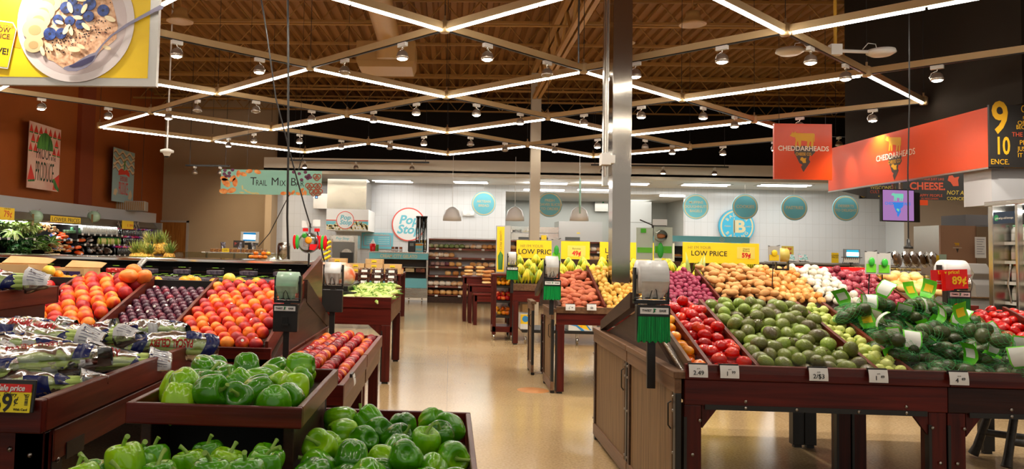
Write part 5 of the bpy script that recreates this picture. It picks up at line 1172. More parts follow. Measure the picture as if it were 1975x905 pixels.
# Pop Stop sign on the wall
c0 = at(788, 433, YB-.03); R_ = 32.5*c0.y/F
o = MB().lathe([(0, -.015), (R_, -.015), (R_, .015), (0, .015)], 48, M=Matrix.Rotation(PI/2, 4, 'X'), smooth=False).build('wall_emblem', m_paper); o.location = c0; tag(o, 'big round Pop Stop sign with a coral ring on the tiled wall', 'emblem')
ring('border_ring', 0, 0, R_*.93, R_, m_coral, o, -.0152); txt('Pop', R_*.72, m_teal, o, 0, R_*.25, -.017, 1.05, shear=.25, bold=.03); txt('Stop', R_*.72, m_teal, o, 0, -R_*.32, -.017, 1.05, shear=.25, bold=.03)
# dome lamps
for px, lb in ((872, 'white dome pendant lamp beside the Artisan Bread sign'), (993, 'white dome pendant lamp by the plain column'), (1117, 'white dome pendant lamp under the edge-on round sign')):
    c0 = at(px, 426, 19.5 if px < 1100 else 18.5); r_ = 18*c0.y/F
    o = MB().lathe([(.02, r_*1.5), (r_*.35, r_*1.42), (r_*.75, r_*1.1), (r_*.95, r_*.55), (r_, 0), (r_*.97, 0), (r_*.9, r_*.55), (r_*.7, r_*1.02), (.02, r_*1.4)], 32).build('dome_pendant', mat('gloss_white_shade', (.80, .77, .75), .15)); o.location = c0; tag(o, lb, 'pendant lamp')
    MB().lathe([(0, r_*.3), (.05, r_*.35), (.06, r_*.5), (0, r_*.65)], 14).build('bulb', emis('pendant_bulb', (1, .95, .85), 3), o); MB().tube([(0, 0, r_*1.5), (0, 0, 3.85-c0.z)], .006, 5).build('cord', m_white, o)
# ------------------------------------------------------------------ left wall produce case
KY0, KY1 = 12.0, 21.2
r = empty('produce_case', (-8.8, 17.5, 0), 'long refrigerated produce wall case with a white header', 'refrigerated case')
ox, oy, oz = r.location
P('header_board', (XL+.01, -9.05, KY0, 22.9, 2.03, 2.33), mat('grey_white_header', (.60, .58, .57), .5), r, bev=0)
P('case_back', (XL+.02, -9.1, KY0, KY1, 0, 2.03), m_blackm, r, bev=0); P('case_base', (-9.1, -8.15, KY0, KY1, 0, .78), m_black, r)
MB().prism([(-9.1-ox, 2.03-oz), (-9.1-ox, 1.95-oz), (-8.4-ox, 1.80-oz), (-8.32-ox, 1.84-oz), (-8.42-ox, 1.98-oz)], 'y', KY0-oy, KY1-oy).build('canopy', mat('canopy_grey', (.22, .19, .15), .35, .4), r, fix=True)
P('end_panel', (-9.1, -8.2, KY1, KY1+.05, 0, 2.0), mat('case_end_grey', (.30, .28, .26), .3, .3), r)
P('canopy_light', (-8.6, -8.5, KY0, KY1-.1, 1.80, 1.815), emis('case_tube', (1, 1, .96), 15), r, bev=0)
def dsh(y0, y1, z, x1=-8.42): P('shelf', (-9.08, x1, y0, y1, z-.03, z), m_black, r, bev=0)
YA, YC = 16.8, 19.3
dsh(KY0, YA, 1.47); dsh(KY0, YA, 1.12, -8.2); dsh(YA, YC, 1.61); dsh(YA, YC, 1.37, -8.35); dsh(YA, YC, 1.11, -8.2); dsh(YC, 21.1, 1.2, -8.3)
P('shelf_divider', (-9.0, -8.42, YA-.02, YA, 1.1, 1.8), m_blackm, r, bev=0)
for (y0, y1, z, x1) in ((13, YA, 1.455, -8.415), (13, YA, 1.105, -8.195), (YA, YC, 1.595, -8.415), (YA, YC, 1.355, -8.345), (YA, YC, 1.095, -8.195)):
    b = 0; y = y0+.15
    while y < y1: MB().box(x1+.001-ox, x1+.008-ox, y-oy, y+.08-oy, z-.025-oz, z+.025-oz).build('shelf_tag', m_paper, r); y += .30
m_leaf = noisy('leaf_green', [(.3, S(36, 96, 20)), (.55, S(90, 150, 40)), (.75, S(160, 200, 90))], scale=9, rough=.5, rand=.3)
m_rom = noisy('romaine_green', [(.3, S(130, 176, 60)), (.55, S(190, 214, 120)), (.75, S(236, 240, 190))], scale=8, rough=.5, rand=.2)
m_kale = noisy('kale_green', [(.3, S(14, 56, 24)), (.6, S(40, 104, 40)), (.8, S(90, 150, 60))], scale=16, rough=.6, rand=.2)
m_wstem = mat('white_leaf_stem', S(230, 236, 206), .4)
def leafy(nm, m, n, Lf, wd, curl, seed, stems=False, ruf=.15):
    rnd = random.Random(seed); b = MB(); sb = MB()
    for k in range(n):
        az = rnd.uniform(0, 6.28); up = rnd.uniform(.15, 1.3); l_ = Lf*rnd.uniform(.7, 1.1); w_ = wd*rnd.uniform(.8, 1.2); ph = rnd.uniform(0, 6)
        def g(u, v):
            t = v; s_ = (u-.5)*2; e = up*(1-curl*t*t)
            x = l_*t*math.cos(e); z = l_*t*math.sin(e)-.15*l_*t*t; wv = w_*math.sin(PI*(.1+.85*t))**.7
            z += .25*w_*s_*s_+ruf*w_*math.sin(s_*6+ph+t*9)*abs(s_); y = s_*wv
            return Vector((x*math.cos(az)-y*math.sin(az), x*math.sin(az)+y*math.cos(az), z))
        b.grid(g, 6, 6)
        sb.tube([g(.5, t/5)+Vector((0, 0, .002)) for t in range(6)], [.010*(1-t/7) for t in range(6)], 5)
    o = b.build(nm, m); sb.build('leaf_ribs', m_wstem, o); return o
lp = {'romaine': leafy('romaine_head', m_rom, 22, .20, .035, .9, 1, ruf=.3), 'lettuce': leafy('lettuce_head', m_leaf, 24, .13, .045, .8, 2, ruf=.5), 'kale': leafy('kale_bunch', m_kale, 26, .15, .035, .9, 3, ruf=.8), 'chard': leafy('bok_choy', m_leaf, 16, .2, .035, .5, 4)}
def fill(proto, n, px0, px1, py, X0, X1, lab, grp, cat, seed, dz=.06, tilt=.5, sc=1.0, mode='up'):
    rnd = random.Random(seed); out = []
    for k in range(n):
        X = rnd.uniform(X0, X1); px = px0+(px1-px0)*(k+.5)/n; q = onX(px, py, X1); 
        out.append(tag(copy_tree(proto, (X, q.y+rnd.uniform(-.04, .04), q.z+rnd.uniform(0, dz)+(X1-X)*.35), Euler((rnd.uniform(-tilt, tilt), rnd.uniform(-tilt, tilt), rnd.uniform(0, 6.28))), sc*rnd.uniform(.9, 1.1), lab, grp), None, cat))
    return out
fill(lp['lettuce'], 7, 2, 22, 438, -8.95, -8.5, 'dark green lettuce head at the banner end of the wall case', 'lettuce heads by the banner end', 'lettuce', 1)
fill(lp['romaine'], 26, 22, 92, 455, -8.95, -8.45, 'pale romaine head heaped on the upper shelf of the wall case', 'romaine heads', 'romaine', 2, dz=.22)
fill(lp['kale'], 20, 32, 78, 489, -8.8, -8.28, 'dark curly kale bunch on the lower shelf of the wall case', 'kale bunches', 'kale', 3, dz=.18)
fill(lp['chard'], 12, 76, 100, 489, -8.7, -8.28, 'green bok choy with white stems on the lower shelf of the wall case', 'bok choy', 'bok choy', 4, dz=.22)
m_gin = noisy('ginger_skin', [(.4, S(190, 140, 90)), (.7, S(226, 186, 136))], scale=20, rough=.6, rand=.2); m_cbag = noisy('carrot_bag', [(.35, S(226, 80, 30)), (.55, S(240, 130, 60)), (.62, S(220, 220, 226)), (.75, S(60, 90, 170))], scale=9, rough=.25, rand=.4, detail=1)
gin = MB().tube([(-.06, 0, 0), (-.02, .01, .01), (.02, -.01, .0), (.06, .01, .01)], [.015, .024, .02, .014], 8).tube([(0, 0, .01), (.01, .03, .03)], [.018, .012], 8).build('ginger_root', m_gin)
fill(gin, 34, 93, 112, 455, -8.9, -8.45, 'knobbly ginger root on the upper shelf beside the romaine', 'ginger roots', 'ginger', 5, dz=.22, tilt=1)
def pillow(nm, m, a, b_, c, seed=0):
    def fn(A, th):
        st, ct = math.sin(th), math.cos(th); k = 1+.08*nz((math.cos(A)*2+seed, math.sin(A)*2, ct*3))
        f = lambda v, p: math.copysign(abs(v)**p, v)
        return Vector((a*f(st*math.cos(A), .6)*k, b_*f(st*math.sin(A), .6)*k, c*ct*k))
    return MB().blob(fn, 18, 12).build(nm, m)
cbag = pillow('carrot_bag', m_cbag, .10, .07, .035)
fill(cbag, 13, 112, 164, 470, -8.8, -8.42, 'orange carrot bag on the middle shelf of the wall case', 'carrot bags on the middle shelf', 'carrot bag', 6, dz=.10)
fill(cbag, 16, 122, 158, 491, -8.75, -8.3, 'orange carrot bag on the lowest shelf of the wall case', 'carrot bags on the lowest shelf', 'carrot bag', 7, dz=.16)
m_pars = noisy('parsnip_skin', [(.4, S(220, 176, 110)), (.7, S(242, 214, 160))], scale=10, rough=.6, rand=.2); pars = MB().tube([(-.1, 0, 0), (-.09, 0, 0), (0, .004, 0), (.12, 0, 0)], [.01, .024, .016, .004], 8).build('parsnip', m_pars)
fill(pars, 40, 98, 126, 491, -8.8, -8.28, 'pale parsnip in the heap on the lowest shelf', 'parsnips', 'parsnip', 8, dz=.2, tilt=.3)
def bottle(nm, cap, body, h=.16, r_=.032, lab=None):
    o = MB().lathe([(0, 0), (r_, 0), (r_, h*.62), (r_*.85, h*.72), (r_*.4, h*.85), (r_*.4, h*.92), (0, h*.92)], 14).build(nm, body); MB().lathe([(0, h*.9), (r_*.48, h*.9), (r_*.48, h), (0, h)], 12).build('cap', cap, o)
    if lab: MB().lathe([(r_*1.01, h*.12), (r_*1.01, h*.5)], 14, cap=False).build('label', lab, o)
    return o
m_mk = mat('milk_plastic', (.78, .80, .78), .25); m_gcap = mat('green_cap', S(40, 140, 80), .4); m_jui = noisy('juice_colours', [(.35, S(240, 226, 150)), (.5, S(180, 200, 70)), (.65, S(120, 170, 50))], scale=3, rough=.25, rand=1.2, detail=0)
bw = bottle('milk_bottle', m_mk, m_mk, .2, .034); tub = MB().lathe([(0, 0), (.034, 0), (.04, .06), (.042, .062), (0, .068)], 16).build('dressing_tub', mat('sea_green_tub', S(130, 190, 150), .35)); bj = bottle('juice_bottle', m_gcap, m_jui, .17, .034)
bq = None
def rowfill(proto, n, px0, px1, X, z, lab, grp, cat, rows=1, dz=0):
    for j in range(rows):
        for k in range(n):
            q = onX(px0+(px1-px0)*(k+.5)/n, 470, X); tag(copy_tree(proto, (X-.08*j, q.y, z), (0, 0, k*1.7), 1.35 if proto is bq else 1, lab, grp), None, cat)
rowfill(tub, 6, 128, 154, -8.5, 1.61, 'sea green tub on the top shelf of the wall case', 'green tubs', 'tub', 2); rowfill(tub, 5, 136, 152, -8.55, 1.68, 'sea green tub on the top shelf of the wall case', 'green tubs', 'tub')
rowfill(bw, 22, 156, 226, -8.5, 1.61, 'white bottle in the row on the top shelf of the wall case', 'white bottles', 'bottle', 2)
rowfill(bj, 14, 188, 232, -8.45, 1.37, 'pale juice bottle in the row on the middle shelf', 'juice bottles', 'bottle')
m_wrap = noisy('printed_wrap', [(.3, S(70, 50, 40)), (.45, S(220, 216, 210)), (.6, S(150, 90, 60)), (.75, S(230, 230, 230))], scale=8, rough=.25, rand=.9, detail=1); wrp = pillow('salad_bag', m_wrap, .08, .05, .03, 3)
fill(wrp, 14, 174, 224, 490, -8.7, -8.3, 'wrapped salad pack standing on the lowest shelf', 'salad packs', 'salad pack', 9, dz=.1, tilt=1.2); fill(wrp, 5, 168, 186, 468, -8.7, -8.42, 'brown mushroom pack on the middle shelf', 'mushroom packs', 'mushroom pack', 10, dz=.08, tilt=.6)
# flowers
m_petals = noisy('petal_colours', [(.25, S(230, 40, 130)), (.42, S(244, 110, 170)), (.55, S(250, 210, 60)), (.62, S(246, 246, 246)), (.75, S(120, 60, 190))], scale=2, rough=.5, rand=1.2, detail=0)
def bouquet():
    o = MB().lathe([(.02, 0), (.055, .18), (.05, .19), (.015, .01)], 12, cap=False).build('flower_bouquet', m_plast)
    st = MB(); fl_ = MB(); rnd = random.Random(5)
    for k in range(9):
        a, rr = k*2.4, .045*math.sqrt(k/9); x, y = rr*math.cos(a), rr*math.sin(a); st.tube([(0, 0, .01), (x, y, .2)], .004, 5)
        for q in range(6): fl_.blob(lambda A, th: Vector((x+.014*math.cos(q*1.05)+.013*math.sin(th)*math.cos(A), y+.014*math.sin(q*1.05)+.013*math.sin(th)*math.sin(A), .205+.02*(k % 3)/2+.010*math.cos(th))), 6, 4)
    st.build('stems', m_kale, o); fl_.build('blooms', m_petals, o)['kind'] = 'stuff'; return o
bq = bouquet()
for (px0, px1, z, X, n, rows) in ((232, 304, 1.50, -8.5, 17, 2), (236, 300, 1.28, -8.45, 14, 2), (226, 262, 1.02, -8.3, 9, 2)): rowfill(bq, n, px0, px1, X, z, 'small wrapped flower bouquet in the rows at the door end of the wall case', 'bouquets in the wall case', 'bouquet', rows)
P('flower_rack', (-9.0, -8.35, YC, 21.1, 1.47, 1.49), m_black, r); P('flower_rack', (-9.0, -8.25, YC, 21.1, 1.25, 1.27), m_black, r); P('flower_rack', (-9.0, -8.15, YC, 21.1, .99, 1.01), m_black, r)
# bag rolls under the canopy and the yellow hangers
for px, lb in ((68, 'green bag roll under the wall case canopy beside the 79 cent card'), (181, 'green bag roll under the wall case canopy beside the Lower Prices hanger')):
    q = onX(px, 418, -8.35); o = MB().lathe([(.02, -.07), (.13, -.07), (.13, .07), (.02, .07)], 28, M=Matrix.Rotation(PI/2, 4, 'X')).build('bag_roll', m_rollg); o.location = (q.x, q.y, q.z); tag(o, lb, 'bag roll')
    MB().box(-.02, .02, -.09, -.075, -.18, .05).build('bracket', mat('oak_bracket', S(150, 120, 80), .5), o); MB().tube([(-.1, -.08, .15), (0, -.08, .0), (.05, .08, .16)], .004, 5).build('wire_hanger', m_steel, o)
def xsign(px0, px1, pyt, pyb, X, m, nm, lab):
    a, b_ = onX(px0, pyb, X), onX(px1, pyb, X); t_ = onX(px0, pyt, X).z-onX(px0, pyb, X).z; L_ = b_.y-a.y
    o = MB().box(-.004, .004, -L_/2, L_/2, -t_/2, t_/2).build(nm, m); o.location = (X, (a.y+b_.y)/2, onX((px0+px1)/2, (pyt+pyb)/2, X).z); tag(o, lab, 'price hanger'); return o, L_, t_
def xtext(o, body, y, z, h, m, sx=1):
    t = txt(body, 1, m, o); t.data.transform(Matrix.Translation((.0055, y, z)) @ Matrix.Rotation(PI/2, 4, 'Z') @ Matrix.Diagonal((h*sx, 1, h, 1)) @ Matrix.Translation((0, .004, 0)))
o, L_, t_ = xsign(-14, 27, 400, 424, -8.2, m_yel, 'price_hanger', 'yellow hanger reading 79 cents on the wall case canopy'); xtext(o, '79¢', .12, -.01, .17, m_red, 1.1); xtext(o, 'LOW PRICE', .1, .09, .04, m_gry)
o, L_, t_ = xsign(97, 155, 418, 430, -8.2, m_yel, 'price_hanger', 'long yellow hanger reading Lower Prices on the wall case canopy'); xtext(o, 'LOWER PRICES', .0, -.01, .12, m_blk, 1.45)
o, L_, t_ = xsign(235, 257, 426, 442, -8.2, m_yel, 'price_hanger', 'yellow hanger reading 1.99 above the flowers'); xtext(o, '1.99', .12, -.02, .10, m_red, 2.2)
m_flor = noisy('dark_floral_cloth', [(.45, (.03, .02, .02)), (.6, (.35, .28, .22))], scale=12, rough=.8)
for px0, px1 in ((226, 236), (257, 268)): o, L_, t_ = xsign(px0, px1, 427, 441, -8.25, m_flor, 'flower_card', 'dark floral card beside the 1.99 hanger, '+('toward the bag roll' if px0 == 226 else 'toward the door'))
# ceiling-hung dome camera and air unit
q = at(322, 295, 14); o = MB().lathe([(0, -.075), (.05, -.06), (.07, -.02), (.075, 0), (.125, .01), (.125, .05), (.05, .08), (0, .08)], 24).build('dome_camera', m_white); o.location = q; tag(o, 'white dome camera on a long white pole', 'security camera'); MB().tube([(0, 0, .08), (0, 0, 6.07-q.z)], .016, 8).build('drop_pole', m_white, o); MB().lathe([(0, -.095), (.04, -.08), (.055, -.03), (0, -.03)], 16).build('lens_dome', m_black, o)
q = at(258, 398, 21.0); o = MB().box(-.45, .35, -.3, .3, -.14, .14).build('air_unit', mat('unit_grey', (.45, .40, .34), .5), bev=.02); o.location = q; o.rotation_euler = (0, 0, .25); tag(o, 'grey louvred air unit hanging below the apple poster', 'air unit')
b = MB(); 
for k in range(14): b.box(-.43+.055*k, -.40+.055*k, -.31, -.30, -.12, .12)
b.build('louvres', m_joist, o); MB().tube([(-.2, 0, .14), (-.2, 0, 6.07-q.z)], .006, 4).tube([(.2, 0, .14), (.2, 0, 6.07-q.z)], .006, 4).build('hanging_rod', m_black, o)
# ------------------------------------------------------------------ berry case behind the stone fruit
r = empty('berry_case', (-3, 6.9, 0), 'black refrigerated berry case with a chrome top ledge behind the peaches', 'refrigerated case')
P('case_body', (-6.6, -1.32, 6.55, 7.5, 0, 1.05), m_black, r); P('back_panel', (-6.6, -1.32, 7.12, 7.2, 1.05, 1.27), m_blackm, r, bev=0); P('inner_line', (-6.6, -1.32, 7.1, 7.12, 1.17, 1.185), m_dark, r)
m_ledge = mat('chrome_ledge', (.85, .80, .74), .09, 1.0)
P('top_ledge', (-6.6, -1.30, 6.98, 7.5, 1.27, 1.305), m_ledge, r, bev=.008)
MB().tube([at(283, 500, 7.05)-r.location, at(262, 523, 6.3)-r.location], .022, 8).tube([at(277, 500, 7.05)-r.location, at(256, 523, 6.3)-r.location], .018, 8).build('sloped_divider', m_steel, r)
P('berry_deck', (-6.6, -1.32, 5.98, 6.55, 1.0, 1.12), m_black, r)
isl_board('end_cheek', -1.30, -1.26, [(6.35, .80), (6.35, 1.12), (7.5, 1.35), (7.5, .75)], m_mahogy, r)
m_berry = noisy('berry_mix', [(.3, S(150, 20, 20)), (.5, S(210, 40, 40)), (.6, S(240, 240, 230)), (.7, S(120, 190, 60))], scale=30, rough=.4, rand=.4); m_blb = noisy('blackberry_mix', [(.4, S(40, 30, 50)), (.6, S(90, 80, 90))], scale=60, rough=.4)
def clam(c, lb):
    o = MB().box(-.065, .065, -.05, .05, 0, .038).build('berry_clamshell', c, bev=.006); MB().box(-.068, .068, -.053, .053, .036, .058).build('clear_lid', m_glass, o, bev=.006); l_ = MB().prism([(x*.03, y*.015) for x, y in disc(0, 0, 1, 14)], 'z', .0585, .0595).build('lid_label', lb, o); return o
cl1 = clam(m_berry, mat('lime_label', S(150, 220, 40), .5)); cl2 = clam(m_blb, bpy.data.materials['lime_label'])
rnd = random.Random(12)
for j in range(3):
    for k in range(32):
        x = -5.2+.145*k; y = 6.12+.15*j
        if x > -1.42: continue
        o = copy_tree(cl2 if (k > 16) else cl1, (x, y, 1.122+.0*j), (0, 0, rnd.uniform(-.08, .08)), 1, 'clear berry clamshell with a lime label in the berry case', 'berry clamshells'); tag(o, None, 'berry clamshell')
        if j == 2 and k % 2 == 0: o = copy_tree(cl2 if k > 16 else cl1, (x, y+.02, 1.182), (0, 0, rnd.uniform(-.2, .2)), 1, 'clear berry clamshell with a lime label in the berry case', 'berry clamshells'); tag(o, None, 'berry clamshell')
# cartons on the nectarines
m_card = noisy('kraft_card', [(.4, S(196, 152, 98)), (.6, S(214, 174, 120))], scale=3, rough=.7)
for (px, py, Y, w_, h_, lb) in ((143, 522, 6.0, .15, .07, 'open kraft fruit carton with a purple printed flap'), (28, 514, 5.8, .19, .08, 'open kraft carton by the raised celery tray')):
    q = at(px, py, Y); o = MB().box(-w_, w_, -.14, -.13, -h_, .02).box(-w_, w_, .13, .14, -h_, .02).box(-w_, -w_+.01, -.13, .13, -h_, .02).box(w_-.01, w_, -.13, .13, -h_, .02).box(-w_, w_, -.13, .13, -h_, -h_+.01).build('fruit_carton', m_card); o.location = q; tag(o, lb, 'carton')
    MB().prism([(-w_*.95, 0), (w_*1.1, 0), (w_*1.3, .05), (w_*.9, .06), (-w_*.7, .07)], 'z', 0, .006, M=Matrix.Translation((0, .13, .02)) @ Matrix.Rotation(.9, 4, 'X')).build('flap', m_card, o)
    if w_ < .18:
        MB().box(-w_*.55, w_*.45, .16, .17, .03, .075, M=Matrix.Rotation(-.3, 4, 'X')).build('flap_print', mat('purple_print', S(60, 40, 90), .5), o); MB().box(-w_*.8, w_*.8, -.143, -.14, -.07, -.0).build('carton_print', bpy.data.materials['purple_print'], o)
        MB().prism(disc(-.08, -.02, .014, 12), 'y', -.145, -.143).prism(disc(-.03, -.02, .014, 12), 'y', -.145, -.143).prism(disc(.02, -.02, .014, 12), 'y', -.145, -.143).build('vent_holes', m_blackm, o)
# packed tomatoes on the ledge
q = at(496, 500, 7.2); 
for k in range(9): tag(copy_tree(otoms[0], (q.x-.06+.045*(k % 4)+(.02 if k > 3 else 0), 7.2+.05*(k // 4), 1.305+.025+.035*(k > 5)), (0, 0, k), .7, 'small orange tomato on the chrome ledge of the berry case', 'tomatoes on the chrome ledge'), None, 'tomato')
# ------------------------------------------------------------------ pineapples
m_pine = noisy('pineapple_skin', [(.35, S(150, 100, 20)), (.6, S(226, 180, 70))], scale=40, rough=.6, rand=.2, detail=1, bump=.6, bscale=60); m_pinl = noisy('pineapple_leaf', [(.3, S(80, 110, 40)), (.6, S(170, 180, 90)), (.8, S(220, 210, 130))], scale=6, rough=.5, rand=.3)
pine = MB().blob(lambda a, th: Vector((.056*math.sin(th)**.7*(1+.05*math.sin(8*a+14*th))*math.cos(a), .056*math.sin(th)**.7*(1+.05*math.sin(8*a+14*th))*math.sin(a), .085-.085*math.cos(PI-th))), 24, 18).build('pineapple', m_pine)
b = MB(); rnd = random.Random(2)
for k in range(34):
    a = k*2.4; tl = .12+.9*(k/34); l_ = .18*(1.1-.5*k/34); x0 = .016
    def g(u, v): 
        t = v; e = PI/2-tl*(.5+.7*t); w_ = .011*(1-t)+.001
        R_ = x0+l_*t*math.cos(e); z = .165+l_*t*math.sin(e); s_ = (u-.5)*2*w_
        return Vector((R_*math.cos(a)-s_*math.sin(a), R_*math.sin(a)+s_*math.cos(a), z))
    b.grid(g, 2, 5)
b.build('leaf_crown', m_pinl, pine)
lab_ = 'whole pineapple with a spiky crown in the pineapple display'
for k, (px, py) in enumerate(((287, 491), (298, 492), (309, 491), (316, 490), (282, 490), (303, 489))): q = at(px, py, 10.9+.12*(k > 3)); tag(copy_tree(pine, q, (0, 0, k), 1, lab_, 'pineapples'), None, 'pineapple')
for k, (px, py) in enumerate(((256, 512), (268, 512), (281, 513), (290, 513), (262, 511), (330, 512), (322, 511), (274, 510))): q = at(px, py, 10.3); tag(copy_tree(pine, q, (0, 0, k*2), 1, lab_, 'pineapples'), None, 'pineapple')
q0, q1 = at(287, 493, 10.8), at(322, 493, 10.8)
r = empty('pineapple_table', ((q0.x+q1.x)/2, 10.7, 0), 'stepped wooden table under the pineapples', 'table'); P('upper_step', (q0.x-.02, q1.x, 10.65, 11.2, q0.z-.07, q0.z), m_dark, r); P('table_body', (at(248, 500, 10.3).x, q1.x+.2, 10.1, 11.3, 0, at(262, 512, 10.3).z-.005), m_dark, r)
# ------------------------------------------------------------------ trail mix bar
TY = 12.0
r = empty('trail_mix_bar', (at(460, 500, TY).x, TY, 0), 'trail mix counter with slanted clear sneeze guards', 'food bar')
X0, X1 = at(372, 500, TY).x, at(545, 500, TY).x
P('counter_body', (X0, X1, TY-.3, TY+.5, 0, 1.08), mat('bar_body', (.4, .36, .3), .5), r); P('top_shelf', (X0+.15, X1-.2, TY-.05, TY+.3, 1.300, 1.315), m_steel, r)
for fx in (.14, .45, .8): P('guard_post', (X0+(X1-X0)*fx, X0+(X1-X0)*fx+.03, TY, TY+.03, 1.08, 1.30), m_steel, r)
ox, oy, oz = r.location
MB().prism([(TY-.35-oy, 1.19), (TY-.34-oy, 1.20), (TY-.04-oy, 1.31), (TY-.05-oy, 1.30)], 'x', X0-.25-ox, X1+.05-ox).build('sneeze_guard', glassy('green_tint_glass', (.86, .9, .84), .15), r)
m_mix = noisy('mixed_nuts', [(.35, S(70, 40, 20)), (.5, S(160, 96, 40)), (.7, S(220, 160, 70))], scale=60, rough=.6)
for k, px in enumerate((412, 422, 448, 458, 472, 480, 488, 500, 508)):
    q = at(px, 486, TY+.1); o = MB().box(-.045, .045, -.04, .04, 0, .05).build('nut_tub', m_mix, bev=.004); o.location = (q.x, q.y, 1.316); tag(o, 'clear tub of trail mix on the glass bar', 'tub', 'trail mix tubs'); MB().box(-.05, .05, -.045, .045, -.0, .062).build('clear_tub', m_glass, o, bev=.004)
for px in (430, 462, 489):
    q = at(px, 480, TY+.15); o = MB().lathe([(.03, 0), (.042, .16), (.040, .16), (.028, .01)], 16, cap=False).build('cup_stack', m_plast); o.location = (q.x, q.y, 1.316+.0); tag(o, 'stack of clear cups on the trail mix bar', 'cup stack', 'cup stacks on the trail mix bar')
s = Sign('price_card', 428, 479, 442, 487, TY+.05, m_yel, 'small yellow card on the trail mix bar', 'price card'); s.text('4.99', 435, 483, 4, m_blk)
s = Sign('chalk_sign', 450, 464, 472, 478, TY+.3, m_char, 'small charcoal sign behind the trail mix tubs', 'sign'); s.text('MIX', 460, 471, 9, m_coral); MB().box(-.01, .01, 0, .02, -.12, 0).build('stand', m_steel, s.o)
s = Sign('scale_monitor', 465, 447, 499, 468, 13.2, mat('beige_plastic', (.42, .40, .36), .4), 'beige scale monitor with a glowing screen beside the trail mix bar', 'monitor', t=.06); s.poly('screen', [rect(470, 449, 494, 465)], emis('monitor_blue', S(40, 120, 170), 1.2)); s.poly('bright_band', [rect(470, 453, 494, 462)], emis('monitor_white', (.9, 1, 1), 4), .002); MB().box(-.03, .03, 0, .04, -1.56, -.09).box(-.14, .14, -.02, .05, -.14, -.10).build('stand', m_black, s.o)
# black cables from the roof
def cable(pts, rr, lab):
    P_ = [at(*p) for p in pts]; o = MB().tube(P_, rr, 6).build('cable', m_black); tag(o, lab, 'cable')
cable([(555, -6, 6.0), (556, 120, 6.0), (556, 300, 6.02), (554, 420, 6.04), (556, 500, 6.06)], .009, 'thick black power cable dropping straight down in front of the hanging sign')
cable([(503, -6, 6.0), (514, 60, 6.0), (532, 190, 6.0), (566, 320, 6.05), (588, 400, 6.1), (600, 440, 6.1)], .006, 'thin black cable slanting down to the hanging red utensils')
cable([(585, 300, 12.2), (560, 372, 12.4), (520, 450, 12.8), (498, 476, 13.0)], .008, 'black cable with connectors running down to the scale monitor')
cable([(1753, -5, 7.5), (1754, 200, 7.5), (1751, 330, 7.5), (1752, 465, 7.5)], .007, 'black cord dropping past the screen to a hanging outlet')
q = at(1752, 480, 7.5); o = MB().lathe([(0, 0), (.04, 0), (.04, .02), (.018, .03), (.014, .085), (.005, .1), (0, .1)], 16).build('hanging_outlet', m_black); o.location = q; tag(o, 'small black outlet at the end of the hanging cord', 'outlet')
cable([(1117, -5, 7.7), (1116, 60, 7.7), (1116, 122, 7.7)], .008, 'black cable rising from the grid hub beside the column')
# ------------------------------------------------------------------ corn table
r = empty('corn_table', (-1.3, 9, 0), 'dark wooden table heaped with corn, beside the aisle', 'display table')
CXa, CXb = -2.05, -.615
P('front_rail', (CXa, CXb, 8.08, 8.12, .80, .915), m_mahog, r); P('front_apron', (CXa, CXb, 8.10, 8.13, .62, .80), m_mahog, r); P('side_rail', (CXb-.035, CXb, 8.12, 9.8, .83, .915), m_mahogy, r); P('side_apron', (CXb-.03, CXb-.005, 8.13, 9.8, .64, .83), m_oaky, r)
P('back_rail', (CXa, CXb, 9.8, 9.83, .83, .915), m_mahog, r); P('deck', (CXa, CXb-.035, 8.12, 9.8, .83, .86), m_black, r); P('raised_bin', (CXa, -1.15, 8.6, 9.75, .86, 1.0), m_black, r); P('bin_divider', (CXa, -1.02, 8.35, 8.38, .86, .95), m_black, r)
legs(r, ((CXa, 8.1), (CXb-.10, 8.1), (CXa, 9.7), (CXb-.10, 9.7)), zt=.62, w_=.095)
ox, oy, oz = r.location
MB().prism([(CXb-.10-ox, .62), (CXb-.24-ox, .62), (CXb-.10-ox, .5)], 'y', 8.105-oy, 8.125-oy).build('brace', m_mahogz, r, fix=True)
m_husk = noisy('corn_husk', [(.3, S(130, 170, 60)), (.5, S(190, 210, 110)), (.7, S(228, 232, 160))], scale=3, rough=.5, stretch=(2, 16, 16), rand=.3); m_silk = mat('corn_tip_leaf', S(90, 150, 40), .6)
corn = MB().blob(lambda a, th: Vector((-.11*math.cos(th), .028*math.sin(th)**.7*math.cos(a)*(1+.06*math.cos(5*a)), .026*math.sin(th)**.7*math.sin(a)*(1+.06*math.cos(5*a)))), 16, 14).build('corn_ear', m_husk)
b = MB()
for k in range(5):
    a = k*1.25; b.grid(lambda u, v: (.06+.09*v, (.012+.035*v)*math.cos(a)+(u-.5)*.02*(1-v)*math.sin(a), (.012+.03*v)*math.sin(a)+(u-.5)*.02*(1-v)*math.cos(a)), 2, 5)
b.build('husk_leaves', m_silk, corn); MB().tube([(-.10, 0, 0), (-.14, 0, 0)], .010, 7).build('ear_stub', m_husk, corn)
PROTOS.append(corn)
pile([corn], .033, 85, -1.12, -.64, 8.14, 9.6, lambda x, y: .86+.06*(y-8.1), 'flat', 'green husked ear of corn in the heap on the aisle side of the table', 'ears of corn', seed=3, hmax=.22, K=30)
pile([corn], .033, 14, -1.7, -1.15, 8.14, 8.35, lambda x, y: .86, 'flat', 'green husked ear of corn in the front trough', 'ears of corn in the front trough', seed=4, hmax=.07, K=20)
m_obag = noisy('orange_printed_bag', [(.35, S(226, 96, 40)), (.48, S(236, 190, 160)), (.6, S(240, 230, 220)), (.75, S(214, 110, 60))], scale=7, rough=.3, rand=.15, detail=2)
obag = pillow('produce_sack', m_obag, .15, .11, .12, 7); PROTOS.append(obag)
